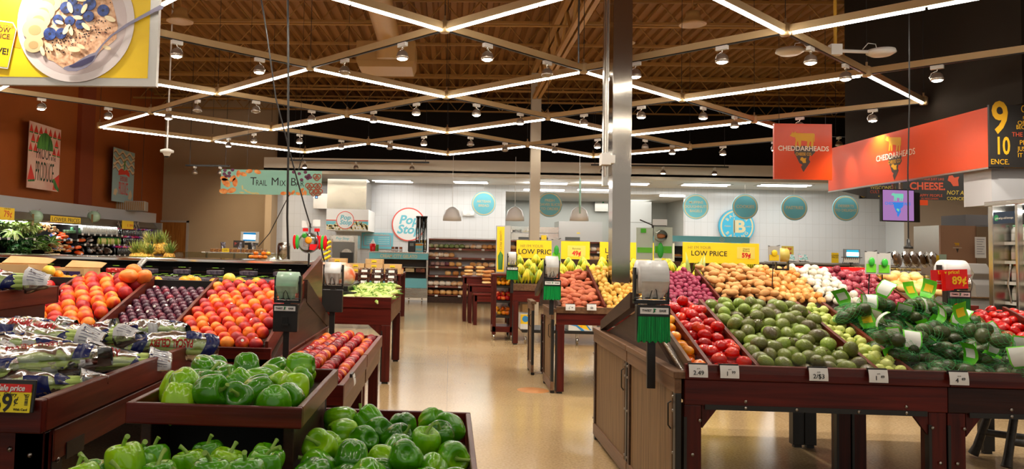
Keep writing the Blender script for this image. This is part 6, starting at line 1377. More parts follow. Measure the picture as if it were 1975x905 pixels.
for k, (x, y, z) in enumerate(((-1.27, 9.0, 1.10), (-1.5, 9.1, 1.1), (-1.75, 9.0, 1.1), (-1.35, 9.4, 1.12), (-1.62, 9.4, 1.12), (-1.9, 9.3, 1.1))): tag(copy_tree(obag, (x, y, z), (k*.3, .2, k), 1, 'orange and white printed produce sack at the back of the corn table', 'sacks on the corn table'), None, 'sack')
# hanging utensil strips
m_hred = mat('red_plastic', S(222, 20, 24), .2); m_hgrn = mat('green_plastic', S(60, 180, 60), .25); m_clear = glassy('blister_plastic', (.98, .96, .95), .12, .1, True)
q = at(598, 490, 6.15); r = empty('utensil_strip', q, 'clip strip of red watermelon slicers hanging over the berry case', 'clip strip')
MB().tube([(-.01, 0, -.10), (-.005, 0, .25)], .008, 6).tube([(.12, 0, -.06), (.05, 0, .2)], .006, 6).build('strip_rod', m_black, r)
k = 6.15/F
def tool(dx, dz, ang, cols, w_=.017, h_=.06):
    for i, c in enumerate(cols):
        MB().blob(lambda a, th: Vector((w_*math.sin(th)*math.cos(a), w_*.6*math.sin(th)*math.sin(a), h_*math.cos(th))), 12, 10, M=Matrix.Translation((dx+.022*i*1.05, -.02-.01*i, dz)) @ Matrix.Rotation(ang, 4, 'Y')).build('slicer_handle', c, r)
tool(-.125, .095, -.05, (m_hred, m_hgrn)); tool(.06, .095, .02, (m_hred, m_hred, m_hgrn, m_hred)); 
MB().lathe([(0, -.012), (.085, -.012), (.085, .0), (0, .0)], 28, M=Matrix.Translation((-.01, -.03, .09)) @ Matrix.Rotation(PI/2, 4, 'X')).build('blister_pack', m_clear, r); ring('pack_ring', -.01, .09, .078, .085, m_clear, r, -.045)
MB().prism([(.005, .08), (.07, .08), (.05, .03), (.0, .035)], 'y', -.045, -.04).build('melon_wedge', m_hred, r, fix=True); MB().blob(lambda a, th: Vector((-.045+.022*math.sin(th)*math.cos(a), -.03+.006*math.cos(th), .15+.022*math.sin(th)*math.sin(a))), 12, 8).build('green_ball', m_hgrn, r)
MB().blob(lambda a, th: Vector((-.01+.03*math.sin(th)*math.cos(a), -.035+.008*math.cos(th), .11+.03*math.sin(th)*math.sin(a))), 12, 8).build('peach_print', m_mang if False else m_oran, r)
for dx, dz in ((-.04, .24), (.05, .25)): MB().box(dx-.03, dx+.03, -.022, -.018, dz-.025, dz+.03).build('price_flag', m_paper, r)
for dx, dz in ((-.04, .195), (.055, .195)): MB().box(dx-.022, dx+.022, -.02, -.014, dz-.012, dz+.014).build('hook_clip', m_hred, r)
MB().box(-.055, .05, -.012, -.010, .06, .22).build('backing_card', m_clear, r)
q = at(631, 484, 6.3); r = empty('utensil_pack', q, 'yellow banana slicer pack hanging beside the red slicers', 'utensil pack')
MB().box(-.045, .045, -.01, .01, -.09, .10).build('clear_pack', m_clear, r)
for kk in range(4): MB().tube([(-.03, -.015, -.075+.04*kk), (0, -.018, -.06+.04*kk), (.032, -.015, -.04+.04*kk)], .012, 7).build('slicer', m_yel, r)
MB().tube([(0, 0, .1), (0, .02, -.3)], .004, 5).build('hook', m_black, r)
q = at(1261, 468, 4.45); r = empty('utensil_pack', q, 'clear packs with a green handled banana tool hanging over the bag stand', 'utensil pack')
MB().box(-.10, -.005, .0, .004, -.10, .085).box(.0, .105, -.006, -.002, -.09, .09).build('backing_card', mat('pale_card', (.66, .72, .58), .35), r)
MB().box(-.095, -.01, -.003, .0, -.06, -.03).box(.005, .10, -.009, -.006, -.06, -.02).build('lime_print', m_lime, r); MB().box(-.075, -.045, -.004, 0, .055, .08).build('green_tag', m_lime, r)
MB().lathe([(.030, -.02), (.036, 0), (.030, .02)], 22, M=Matrix.Translation((.035, -.025, .04)) @ Matrix.Rotation(PI/2, 4, 'X'), cap=False).build('steel_loop', m_chrome, r)
MB().blob(lambda a, th: Vector((.030+.018*math.sin(th)*math.cos(a), -.03+.012*math.sin(th)*math.sin(a), -.045+.045*math.cos(th))), 14, 12).build('green_handle', m_hgrn, r)
MB().blob(lambda a, th: Vector((.035+.030*math.sin(th)*math.cos(a), -.012+.006*math.sin(th)*math.sin(a), .038+.014*math.cos(th))), 14, 8).build('fruit_print', mat('apricot_print', S(236, 150, 90), .5), r)
MB().box(-.01, .07, -.02, -.014, .10, .135).build('price_flag', m_paper, r); MB().tube([(.07, 0, .10), (0, .02, .10), (-.08, 0, .13)], .004, 5).tube([(0, .02, .10), (0, .06, -.18)], .005, 5).build('wire_clip', m_black, r)
for (px, py, Y, c_, lb, w_, h_) in ((1493, 490, 8.2, m_yel, 'pack of yellow banana slicers hanging on a clip by the russet potatoes', 22, 30), (1030, 500, 7.55, m_lime, '', 0, 0), (1073, 485, 7.7, m_lime, 'green and white knife pack hanging over the potato bag stand', 18, 46), (1680, 507, 6.2, m_lime, 'avocado slicer pack in grey packaging on the clip near the onions', 22, 42), (1705, 509, 6.25, m_lime, 'avocado slicer pack with a green fruit print beside the grey one', 24, 40)):
    if not w_: continue
    k = Y/F; q = at(px, py, Y); r = empty('utensil_pack', q, lb, 'utensil pack'); w2, h2 = w_*k/2, h_*k/2
    MB().box(-w2, w2, 0, .004, -h2, h2).build('backing_card', mat('grey_pack_card', (.5, .48, .45), .4), r); MB().box(-w2*.8, w2*.8, -.004, 0, -h2*.85, -h2*.1).build('colour_print', c_, r)
    MB().blob(lambda a, th: Vector((w2*.5*math.sin(th)*math.cos(a), -.012+.012*math.sin(th)*math.sin(a), h2*.1+h2*.4*math.cos(th))), 12, 10).build('slicer', c_ if c_ is m_yel else m_hgrn, r); MB().tube([(-w2, 0, h2), (0, .01, h2*.9), (w2, 0, h2*1.1)], .004, 5).tube([(0, .01, h2*.9), (0, .05, -.35)], .005, 5).build('wire_clip', m_black, r)
# bag rolls of the far stands
q = at(988, 498, 11.6); bag_stand(q.x, 11.6, .80, q.z+.02, m_roll, True, 'small bag roll stand with green ties at the banana island corner', s=1.0, rw=.055, rr=.075)
q = at(1508, 492, 8.6); o = MB().lathe([(.015, -.055), (.075, -.055), (.075, .055), (.015, .055)], 24, M=Matrix.Rotation(PI/2, 4, 'Y')).build('bag_roll', mat('yellow_tint_roll', S(200, 180, 90), .35)); o.location = q; tag(o, 'yellow tinted bag roll over the russet potatoes', 'bag roll'); MB().box(-.07, -.06, -.02, .02, -.16, .03).box(.06, .07, -.02, .02, -.16, .03).box(-.07, .07, -.02, .02, -.17, -.15).build('bracket', m_black, o)
# red low price card with its bag roll
q = at(1838, 524, 5.0); bag_stand(q.x, 5.0, .95, q.z, m_roll, True, 'bag roll stand with green ties rising behind the red low price card', s=.8, rw=.085, sign=True)
s = Sign('price_card', 1798, 521, 1864, 557, 4.86, m_redcard, 'red card reading Low price 89 cents Roma Tomatoes', 'price card', t=.004); s.o.rotation_euler = (0, -.05, 0)
s.text('Low price!', 1830, 526, 9, m_yel, bold=.02); s.text('89¢', 1848, 542, 20, m_yel, .9, bold=.03); s.text('Roma\nTomatoes', 1812, 544, 4.4, m_paper)
MB().box(-.06, .06, .01, .014, -.07, .05, M=Matrix.Rotation(.5, 4, 'Z')).build('card_back', m_redcard, s.o); MB().box(-.01, .01, 0, .01, -.13, -.055).build('clip_stem', m_glass, s.o)
# ------------------------------------------------------------------ step stool under the roma tomatoes
q = at(1905, 866, 5.7); r = empty('step_stool', (q.x+.25, 5.7, 0), 'black two-step stool standing under the end of the tomato island', 'step stool')
m_stool = noisy('worn_black_plastic', [(.3, (.02, .018, .016)), (.7, (.05, .045, .04))], scale=30, rough=.5)
for sx_, sy_ in ((-1, -1), (1, -1), (-1, 1), (1, 1)): MB().tube([(sx_*.24, sy_*.17, .02), (sx_*.22, sy_*.155, .08), (sx_*.13, sy_*.11, .43)], [.035, .028, .024], 10).build('leg', m_stool, r)
for sy_ in (-1, 1): MB().tube([(-.19, sy_*.14, .19), (.19, sy_*.14, .15)], .026, 10).build('rung', m_stool, r)
MB().box(-.17, .17, -.15, .15, .42, .455).build('step_top', m_stool, r, bev=.01); MB().box(.02, .34, -.19, -.1, .20, .225).build('lower_step', m_stool, r, bev=.008)
# brass cover in the floor
q = atz(1028, 753, 0); o = MB().lathe([(0, .004), (.15, .004), (.165, 0)], 40).build('floor_cover', noisy('brass_cover', [(.3, S(170, 110, 60)), (.7, S(190, 130, 76))], scale=8, rough=.4)); o.location = (q.x, q.y, 0); tag(o, 'round brass floor cover set in the concrete aisle', 'floor cover')
# ------------------------------------------------------------------ banana island
m_banana = noisy('banana_skin', [(.3, S(118, 146, 20)), (.5, S(196, 184, 26)), (.7, S(222, 194, 44))], scale=11, rough=.4, rand=.35); m_bst = mat('green_banana_stalk', S(120, 150, 40), .5)
bun = empty('banana_bunch', HID, '', 'banana bunch')
for k in range(5):
    f_ = (k-2)*.24; pts = []
    for t in range(8):
        u = t/7
        pts.append((math.sin(f_*1.5)*(.012+.135*u**.8), -.012-.06*math.sin(PI*(.15+.75*u))*math.cos(f_)-.012*u, .13-.205*u+.03*abs(f_)*u))
    MB().tube(pts, [.008, .012, .018, .0205, .0205, .018, .012, .005], 8).build('banana', m_banana, bun)
MB().tube([(0, -.005, .14), (0, -.01, .10), (0, -.02, .085)], [.010, .014, .02], 7).build('stalk', m_bst, bun); PROTOS.append(bun)
rnd = random.Random(31)
for (Y, z, x0, x1, st, sc_) in ((12.0, 1.0, 1.06, 1.75, .17, 1.15), (12.25, 1.09, 1.12, 5.0, .23, 1.1), (12.5, 1.17, 1.06, 5.2, .23, 1.05), (12.8, 1.24, 1.16, 5.2, .27, 1.0)):
    x = x0
    while x < x1: tag(copy_tree(bun, (x+rnd.uniform(-.02, .02), Y+rnd.uniform(-.03, .03), z+rnd.uniform(-.02, .02)), (0, rnd.uniform(-.1, .1), rnd.uniform(-.35, .35)), sc_, 'yellow banana bunch with greenish tips on the tiered banana island', 'banana bunches'), None, 'banana bunch'); x += st
r = empty('banana_island', (3, 12.4, 0), 'tiered wooden banana island with yellow signs above', 'produce island')
P('front_board', (.98, 5.3, 11.76, 11.80, .83, .93), m_oaky, r); P('front_apron', (.98, 5.3, 11.79, 11.82, .66, .83), m_mahog, r)
for k, (Y, z) in enumerate(((11.80, .93), (12.1, .98), (12.38, 1.04), (12.68, 1.11))): P('tier', (1.0, 5.3, Y, Y+.32, z-.05, z), m_blackm if k else m_dark, r)
P('back_board', (1.0, 5.3, 13.0, 13.04, .7, 1.32), m_dark, r); legs(r, ((.98, 11.78), (2.4, 11.78), (3.9, 11.78), (.98, 12.9), (5.2, 11.78)), zt=.66, w_=.09)
P('bottom_shelf', (1.15, 5.1, 11.95, 12.7, .17, .22), m_black, r)
for xx in (1.2, 2.0, 3.0): 
    w__ = MB().lathe([(0, -.015), (.055, -.015), (.06, 0), (.055, .015), (0, .015)], 20, M=Matrix.Rotation(PI/2, 4, 'Y')).build('caster', m_steel, r); w__.location = (xx-3, 11.98-12.4, .06); MB().box(-.02, .02, -.02, .02, .03, .12).build('caster_fork', m_steel, w__)
m_bbox = mat('fruit_box_white', (.72, .72, .68), .6); m_bblu = mat('fruit_box_blue', S(50, 140, 200), .5)
for (px0, px1, pyt, pyb, lb) in ((1097, 1141, 616, 642, 'white fruit box with a yellow banana print under the banana island'), (1004, 1022, 611, 640, 'white and yellow fruit box with a blue globe mark on the bottom shelf'), (1160, 1180, 614, 642, 'fruit box glimpsed behind the end panels')):
    s = Sign('fruit_box', px0, pyt, px1, pyb, 11.97, m_bbox, lb, 'box', t=.02); MB().box(-s.w/2, s.w/2, .01, .35, -s.h/2, s.h/2).build('box_body', m_bbox, s.o)
    W_ = px1-px0
    if W_ > 30:
        s.poly('yellow_print', [[(px0, pyt), (px0+24, pyt), (px0+30, 626), (px0+38, 634), (px0+40, pyb-1), (px0+22, 636), (px0, 628)]], m_yel); s.poly('blue_stripe', [[(px0, 628), (px0+14, 630), (px0+26, 638), (px0+30, pyb), (px0+24, pyb), (px0+14, 634), (px0, 631)], [(px0+27, 622), (px0+43, 640), (px0+40, 641), (px0+29, 627)]], m_bblu, .002); s.poly('dot_mark', [ell(px0+24, 634, 2)], m_or1, .003)
    else: s.poly('yellow_print', [rect(px0, pyt+1, px1, pyb-10)], m_yel); s.poly('blue_mark', [ell((px0+px1)/2, (pyt+pyb)/2-5, 6)], m_bblu, .002)
    s.o.location.z = .22+s.h/2+.002
q = at(1015, 596, 12.3); o = MB().box(-.06, .06, -.2, .2, -.24, .12).build('tall_carton', m_card); o.location = (q.x, 12.5, .22+.24+.005); tag(o, 'narrow kraft carton standing on the bottom shelf', 'carton')
def ysign(x0, y0, x1, y1, Y, lab): 
    s = Sign('price_sign', x0, y0, x1, y1, Y, m_yel, lab, 'sign', t=.015); MB().tube([(-s.w*.3, .012, -s.h/2), (-s.w*.3, .012, -s.h/2-.25)], .01, 6).tube([(s.w*.3, .012, -s.h/2), (s.w*.3, .012, -s.h/2-.25)], .01, 6).build('sign_stem', m_steel, s.o)
    return s
s = ysign(997, 465, 1136, 513, 13.1, "yellow sign reading Hi I'm Your Low Price with bananas 49 cents"); s.text("HI! I'M YOUR", 1026, 476, 7.5, m_gry, 1.0); s.text('LOW PRICE', 1035, 487, 13.5, m_blk, 1.0, bold=.01); s.poly('price_patch', [rect(1094, 473, 1128, 494)], m_yel2); s.text('49¢', 1111, 488, 12, m_red, .95, bold=.04); s.text('Bananas', 1111, 479, 5, m_blk)
s = ysign(1158, 468, 1262, 507, 13.1, 'yellow sign reading Say Hi To Lower Prices cut by the stainless column'); s.text('SAY HI TO', 1190, 475, 7, m_gry); s.text('LOWER', 1190, 485, 13, m_blk, bold=.01); s.text('PRICES', 1190, 498, 13, m_blk, bold=.01)
s = Sign('price_sign', 1262, 469, 1300, 505, 13.1, mat('pale_green_card', (.55, .56, .40), .5), 'pale sign picturing a banana beside the Lower Prices sign', 'sign', t=.015); s.poly('banana_print', [[(1277, 471), (1281, 470), (1288, 480), (1289, 492), (1283, 500), (1277, 502), (1276, 499), (1281, 492), (1281, 482)]], m_yel); MB().tube([(0, .012, -s.h/2), (0, .012, -s.h/2-.25)], .01, 6).build('sign_stem', m_steel, s.o)
s = ysign(1319, 469, 1461, 508, 12.6, "yellow sign reading Hi I'm Your Low Price with 59 cents"); s.text("HI! I'M YOUR", 1350, 479, 7.5, m_gry); s.text('LOW PRICE', 1368, 490, 13, m_blk, bold=.01); s.poly('price_patch', [rect(1420, 476, 1453, 498)], m_yel2); s.text('59¢', 1437, 492, 12, m_red, .95, bold=.04); s.text('Organic\nBananas', 1437, 481.5, 4, m_blk)
# corn husk-like green leaves before the sign
for k, (px, py, dx) in enumerate(((1327, 500, -.02), (1343, 508, .05), (1354, 504, .02))):
    q = at(px, 525, 9.2); h_ = (525-py+14)/F*9.2; o = MB().grid(lambda u, v: (dx*v*1.5+(u-.5)*.07*(1-v), -.02*math.sin(3*v), h_*v), 3, 8).build('corn_leaf', noisy('pale_husk', [(.3, S(150, 180, 80)), (.7, S(206, 216, 140))], scale=4, rough=.5, stretch=(14, 14, 1)) if k == 0 else bpy.data.materials['pale_husk']); o.location = q; tag(o, 'pale green husk leaf standing up behind the russet potatoes', 'leaf', 'husk leaves behind the potatoes')
# vertical post sign, crate rack
s = Sign('aisle_post_sign', 957, 436, 984, 526, 12.7, m_frame, 'tall narrow two-sided sign post lettered Lower Prices beside the banana island', 'sign', t=.12); s.poly('yellow_face', [rect(958, 438, 972, 524)], m_yel); txt('LOWER PRICES', .055, m_gry, s.o, s.pt(965, 465)[0], s.pt(965, 465)[1], s.y-.003, .9, rot=PI/2); s.poly('leaf_print', [[(961, 520), (969, 520), (970, 492), (965, 484), (960, 494)]], m_melg, .002)
MB().box(-s.w/2+.02, s.w/2-.02, -.04, .04, -.395-1.0+.38, -s.h/2).build('sign_base', m_steel, s.o)
RXa, RXb, RY = .70, 1.04, 12.3
r = empty('crate_rack', ((RXa+RXb)/2, RY+.2, 0), 'tall open wooden rack on casters with bags of fruit on its tilted shelves', 'rack')
for (lx, ly) in ((RXa, RY), (RXb-.06, RY), (RXa, RY+.4), (RXb-.06, RY+.4)): P('post', (lx, lx+.06, ly, ly+.06, .09, 1.03), m_mahogz, r)
P('top_board', (RXa-.01, RXb+.01, RY-.01, RY+.47, 1.03, 1.06), m_mahog, r); P('bottom_board', (RXa, RXb, RY, RY+.46, .13, .22), m_mahog, r)
ox, oy, oz = r.location
for z in (.36, .60, .84): MB().prism([(RY-oy-.01, z), (RY-oy-.01, z+.03), (RY+.44-oy, z+.08), (RY+.44-oy, z+.05)], 'x', RXa+.06-ox, RXb-.06-ox).build('tilted_shelf', m_black, r)
for (lx, ly) in ((RXa+.03, RY+.03), (RXb-.03, RY+.03), (RXa+.03, RY+.43), (RXb-.03, RY+.43)): w__ = MB().lathe([(0, -.012), (.04, -.012), (.045, 0), (.04, .012), (0, .012)], 18, M=Matrix.Rotation(PI/2, 4, 'Y')).build('caster', m_steel, r); w__.location = (lx-ox, ly-oy, .045)
rnd = random.Random(2)
for (z, pr, nm, cat) in ((.36, otoms[0], 'orange in the net on the lowest shelf of the crate rack', 'orange'), (.60, necs[0], 'red fruit in the bags on the middle shelf of the crate rack', 'fruit'), (.84, orans[0], 'orange in the bags on the top shelf of the crate rack', 'orange')):
    for j in range(3):
        for k in range(3): tag(copy_tree(pr, (RXa+.10+.075*k+rnd.uniform(-.01, .01), RY+.06+.09*j, z+.075+.01*j+(.05 if j == 1 else 0)), (k, j, 0), 1, nm, nm.replace(' in the', 's in the')), None, cat)
# nested tables
for k, (x0, x1, Y, zt, lb) in enumerate(((.27, 1.35, 15.3, .905, 'tallest of the nested wooden tables'), (.37, 1.3, 14.95, .76, 'middle of the nested wooden tables'), (.46, 1.2, 14.6, .60, 'lowest of the nested wooden tables'))):
    r = empty('nested_table', ((x0+x1)/2, Y+.3, 0), lb, 'table'); P('top_board', (x0, x1, Y, Y+.75, zt-.03, zt), m_mahog, r); P('apron', (x0+.03, x1-.03, Y+.02, Y+.045, zt-.15, zt-.03), m_mahog, r)
    for (lx, ly) in ((x0+.01, Y+.02), (x1-.08, Y+.02), (x0+.01, Y+.65), (x1-.08, Y+.65)): P('leg', (lx, lx+.07, ly, ly+.07, 0, zt-.03), m_mahogz, r)
m_shelfw = wood('bread_shelf_boards', S(112, 58, 46), S(150, 88, 72), 'x', .4)
m_bread = noisy('baked_crust', [(.3, S(190, 120, 56)), (.55, S(232, 176, 104)), (.8, S(250, 220, 160))], scale=8, rough=.5, rand=.5); m_bwrap = noisy('bread_wrap', [(.42, S(250, 242, 230)), (.62, S(232, 180, 120))], scale=6, rough=.25, rand=.5); m_bgrn = noisy('green_bread_wrap', [(.4, S(120, 150, 90)), (.6, S(210, 200, 170))], scale=6, rough=.25, rand=.3); m_bpur = noisy('purple_bread_wrap', [(.4, S(110, 60, 80)), (.6, S(190, 160, 150))], scale=6, rough=.25, rand=.3)
def loaf(nm, m, a, b_, c):
    o = pillow(nm, m, a, b_, c, 2); MB().blob(lambda A, th: Vector((a*.9*math.sin(th)*math.cos(A), b_*.9*math.sin(th)*math.sin(A), c*.35+c*.75*math.cos(th))), 12, 8).build('loaf_top', m_bwrap if m is not m_bwrap else m_bread, o); return o
lv = [loaf('bread_loaf', m_bread, .075, .12, .055), loaf('bread_loaf', m_bwrap, .075, .12, .055), loaf('bread_loaf', m_bgrn, .065, .11, .05), loaf('bread_loaf', m_bpur, .065, .11, .05)]
bunp = pillow('clam_bakery_box', m_bread, .09, .07, .03, 3); MB().box(-.1, .1, -.08, .08, -.03, .035).build('clear_box', m_glass, bunp, bev=.01)
PROTOS += lv+[bunp]
for (px, py, n) in ((904, 531, 3), (926, 531, 3), (945, 531, 2), (938, 545, 4)):
    for j in range(n): q = at(px, py, 15.45 if py < 540 else 15.1); tag(copy_tree(bunp, (q.x, q.y, (.905 if py < 540 else .76)+.035+.07*j), (0, 0, .1*j), 1, 'clear box of baked goods stacked on the nested tables', 'bakery boxes on the nested tables'), None, 'bakery box')
# bread shelves
BX0, BX1, BY = at(826, 480, 20.4).x, at(1168, 480, 20.4).x, 20.4
r = empty('bread_shelves', ((BX0+BX1)/2, BY+.3, 0), 'long dark wooden bread shelving with six shelves of loaves', 'shelving')
P('back_board', (BX0, BX1, BY+.62, BY+.66, 0, 1.70), mat('grey_shelf_back', (.75, .70, .70), .5), r, bev=0); P('plinth', (BX0, BX1, BY, BY+.62, 0, .19), m_dark, r, bev=0); P('top_board', (BX0, BX1, BY+.25, BY+.66, 1.68, 1.72), m_shelfw, r)
zs = (1.46, 1.215, .97, .725, .45, .21)
for z, d_ in zip(zs, (.25, .2, .12, .06, 0, 0)): P('shelf', (BX0, BX1, BY+d_, BY+.62, z-.045, z), m_shelfw, r, bev=0)
for xx in (BX0, (BX0+BX1)/2, BX1-.03): P('upright', (xx, xx+.03, BY+.35, BY+.62, .19, 1.70), m_mahogz, r)
ox, oy, oz = r.location
for z, d_ in zip(zs, (.25, .2, .12, .06, 0, 0)):
    x = BX0+.2
    while x < BX1: MB().box(x-ox, x+.08-ox, BY+d_-.012-oy, BY+d_-oy, z-.045, z+.0).build('shelf_tag', m_paper, r); x += .62
P('shelf_light', (BX0+.1, BX1-.1, BY+.3, BY+.33, 1.735, 1.75), m_white, r)
rnd = random.Random(77)
def brow(px0, px1, z, d_, protos, nm, step=.155):
    x = at(px0, 480, BY).x+.07; x1 = at(px1, 480, BY).x
    while x < x1: tag(copy_tree(rnd.choice(protos), (x, BY+d_+.14, z+.062), (0, 0, rnd.uniform(-.08, .08)), 1.15, nm[0], nm[1]), None, 'bread'); x += step
brow(826, 908, zs[0], .25, [lv[2]], ('green labelled loaf on the top bread shelf', 'green labelled loaves'), .14); brow(908, 1165, zs[0], .25, [lv[0], lv[1]], ('golden loaf on the top bread shelf', 'golden loaves on the top shelf'))
brow(826, 878, zs[1], .2, [lv[1]], ('white wrapped loaf on the second bread shelf', 'wrapped loaves on the second shelf'), .14); brow(968, 1165, zs[1], .2, [lv[1], lv[0]], ('round loaf at the banana end of the second shelf', 'loaves at the banana end'))
brow(830, 867, zs[2], .12, [lv[3]], ('purple labelled loaf on the third bread shelf', 'purple labelled loaves'), .13); brow(867, 898, zs[2], .12, [lv[0]], ('brown loaf beside the purple labelled loaves', 'brown loaves on the third shelf'), .19); brow(908, 1165, zs[2], .12, [lv[0], lv[1]], ('pale topped loaf on the third bread shelf', 'pale topped loaves'), .17)
brow(860, 896, zs[3], .06, [lv[0]], ('large brown loaf on the fourth bread shelf', 'large loaves on the fourth shelf'), .21); brow(910, 1165, zs[3], .06, [lv[0], lv[1]], ('loaf at the banana end of the fourth shelf', 'loaves on the fourth shelf'))
brow(826, 1165, zs[4], 0, [lv[1]], ('white wrapped bread pack on the fifth shelf', 'white bread packs'), .16); brow(826, 1165, zs[5], 0, [lv[0]], ('brown bun pack on the lowest bread shelf', 'bun packs on the lowest shelf'), .17)
# ------------------------------------------------------------------ carton table and muffin stacks
r = empty('carton_table', (-1.7, 15.3, 0), 'dark table stacked with kraft bakery cartons behind the corn', 'table'); P('top_board', (-2.75, -.93, 14.6, 16.2, .90, .94), m_mahog, r)
for (lx, ly) in ((-2.7, 14.62), (-1.03, 14.62), (-2.7, 16.1), (-1.03, 16.1)): P('leg', (lx, lx+.09, ly, ly+.08, 0, .90), m_mahogz, r)
P('apron', (-2.7, -.98, 14.62, 14.65, .80, .90), m_mahog, r)
cb = MB().box(-.17, .17, -.14, .14, 0, .09).build('bakery_carton', m_card, bev=.003); MB().box(-.05, .05, -.143, -.14, .02, .07).build('yellow_label', m_yel, cb); MB().box(-.04, .04, -.1445, -.143, .025, .035).build('label_print', m_blk, cb); PROTOS.append(cb)
for k in range(5):
    for j in range(2+(k in (1, 3)) - (k == 0 and 0)): tag(copy_tree(cb, (-2.55+.36*k+.0, 14.85, .94+.092*j), (0, 0, 0), 1, 'kraft bakery carton with a yellow label stacked behind the corn', 'kraft bakery cartons'), None, 'carton')
tag(copy_tree(cb, (-1.08, 14.9, .94), (0, 0, 0), 1, 'kraft bakery carton with a yellow label stacked behind the corn', 'kraft bakery cartons'), None, 'carton')
r = empty('muffin_table', (-1.7, 13.6, 0), 'lower table with stacked clear muffin boxes behind the corn', 'table'); P('top_board', (-2.5, -1.05, 13.2, 14.0, .66, .70), m_mahog, r)
for (lx, ly) in ((-2.45, 13.25), (-1.15, 13.25), (-2.45, 13.9), (-1.15, 13.9)): P('leg', (lx, lx+.07, ly, ly+.07, 0, .66), m_mahogz, r)
m_muf = noisy('muffin_brown', [(.35, S(90, 40, 24)), (.6, S(170, 96, 56))], scale=20, rough=.6, rand=.5)
mb_ = MB(); 
muf = MB().box(-.10, .10, -.08, .08, 0, .03).build('muffin_box', m_muf, bev=.005)
for i_ in (-1, 0, 1): MB().lathe([(.022, .03), (.034, .055), (.03, .075), (0, .085)], 12, M=Matrix.Translation((i_*.065, -.035, 0))).build('muffin', m_muf, muf)
MB().box(-.105, .105, -.085, .085, 0, .092).build('clear_box', m_plast, muf, bev=.012); MB().box(-.05, .05, -.09, -.087, .02, .06).build('label', m_paper, muf); PROTOS.append(muf)
for px in (702, 728, 754):
    for j in range(4): q = at(px, 540, 13.4); tag(copy_tree(muf, (q.x, q.y, .70+.095*j), (0, 0, .05*j), 1.05, 'clear box of muffins in the stacks behind the corn', 'muffin boxes'), None, 'muffin box')
# ------------------------------------------------------------------ popcorn corner and gelato case
HY = 22.2
a0, a1 = at(632, 345, HY), at(706, 406.5, HY)
o = MB().box(a0.x, a1.x, HY, HY+1.5, a1.z, a0.z).build('exhaust_hood', noisy('hood_stainless', [(.3, (.30, .27, .22)), (.7, (.42, .38, .31))], scale=1.2, rough=.2, metal=1, bump=.7, bscale=1.2)); tag(o, 'brushed stainless exhaust hood over the popcorn machine', 'hood')
s = Sign('popcorn_sign', 629, 403.5, 711, 445, HY-.06, m_paper, 'white Pop Stop sign with printed popcorn under the hood', 'sign', t=.04); MB().box(-s.w/2, s.w/2, .02, 1.855, -s.h/2, s.h/2).build('sign_box', m_paper, s.o)
s.poly('blue_band', [rect(629, 427, 711, 434)], m_teal); s.poly('coral_band', [rect(629, 424.5, 711, 426.5)], m_coral)
rnd = random.Random(8); b = MB()
for _ in range(170):
    t = rnd.random(); x = 629+82*t; y = 443-rnd.random()*(8+11*math.exp(-((t-.33)/.12)**2)+9*math.exp(-((t-.78)/.12)**2)); 
    b.prism([s.pt(*q) for q in ell(min(max(x, 631), 709), y, rnd.uniform(1, 2.1), None, 6)], 'y', s.y-.0025, s.y-.006)
b.build('popcorn_print', noisy('popcorn_print', [(.4, S(230, 200, 110)), (.6, S(246, 236, 190))], scale=30, rough=.5), s.o, fix=True)['kind'] = 'stuff'
s.poly('round_badge', [ell(666, 425, 17, 17, 36)], m_paper, .007); x_, z_ = s.pt(666, 425); ring('badge_ring', x_, z_, 16*s.k, 17.4*s.k, m_coral, s.o, s.y-.008); s.text('Pop', 666, 420, 12, m_teal, 1.1, lift=.0095, shear=.2, bold=.03); s.text('Stop', 667, 429.5, 12, m_teal, 1.05, lift=.0095, shear=.2, bold=.03)
s = Sign('popcorn_machine', 634, 454, 690, 515, 21.6, m_steel, 'stainless popcorn machine with a glass cabinet and Pop Stop header', 'popcorn machine', t=.05); s.poly('header', [rect(638, 456, 682, 465)], m_paper); s.text('Pop Stop', 660, 460, 7, m_teal, shear=.2, bold=.02); s.poly('glass_front', [rect(640, 467, 684, 512)], mat('dusky_glass', (.20, .20, .19), .1)); s.poly('popper_kettle', [ell(669, 488, 10, 8)], m_steel, .003); s.poly('black_unit', [rect(656, 487, 682, 512)], m_black, .005)
MB().box(-s.w/2, s.w/2, .025, .6, -s.h/2, s.h/2).box(-s.w/2, s.w/2, .0, .6, -s.o.location.z, -s.h/2).build('cabinet', m_steel, s.o)
o = MB().lathe([(0, 0), (.18, 0), (.18, .45), (.16, .52), (.05, .55), (0, .56)], 24).build('kettle_urn', m_steel); q = at(547, 500, 21.0); o.location = (q.x, q.y, .98); tag(o, 'round stainless urn on the counter by the black cable', 'urn')
o = MB().box(-.9, .5, -.3, .4, 0, .98).build('back_counter', m_steel, bev=.01); o.location = (q.x, 21.1, 0); tag(o, 'stainless back counter under the urn', 'counter')
s = Sign('wall_box', 605, 374, 640, 403, 23.7, m_steel, 'stainless control box with a small blue display on the tiled wall', 'control box', t=.2); s.poly('display', [rect(608, 378, 614, 384)], mat('display_blue', (.01, .03, .12), .2)); s.poly('display_glow', [rect(609.5, 380, 612.5, 382)], emis('blue_digits', (.2, .5, 1), 2), .002)
s = Sign('menu_board', 697, 449, 758, 480, YB-.03, m_teal, 'teal Homemade Gelato menu board on the tiled wall', 'menu board', t=.02)
s.text('HOMEMADE GELATO', 727, 452.5, 4, m_cream, 1.2); x_, z_ = s.pt(727, 466)
for (yy) in (458, 462, 466, 470): s.text('VANILLA 4.99', 714, yy, 2.6, m_paper); s.text('CHOCOLATE 5.99', 740, yy, 2.6, m_paper)
b = MB()
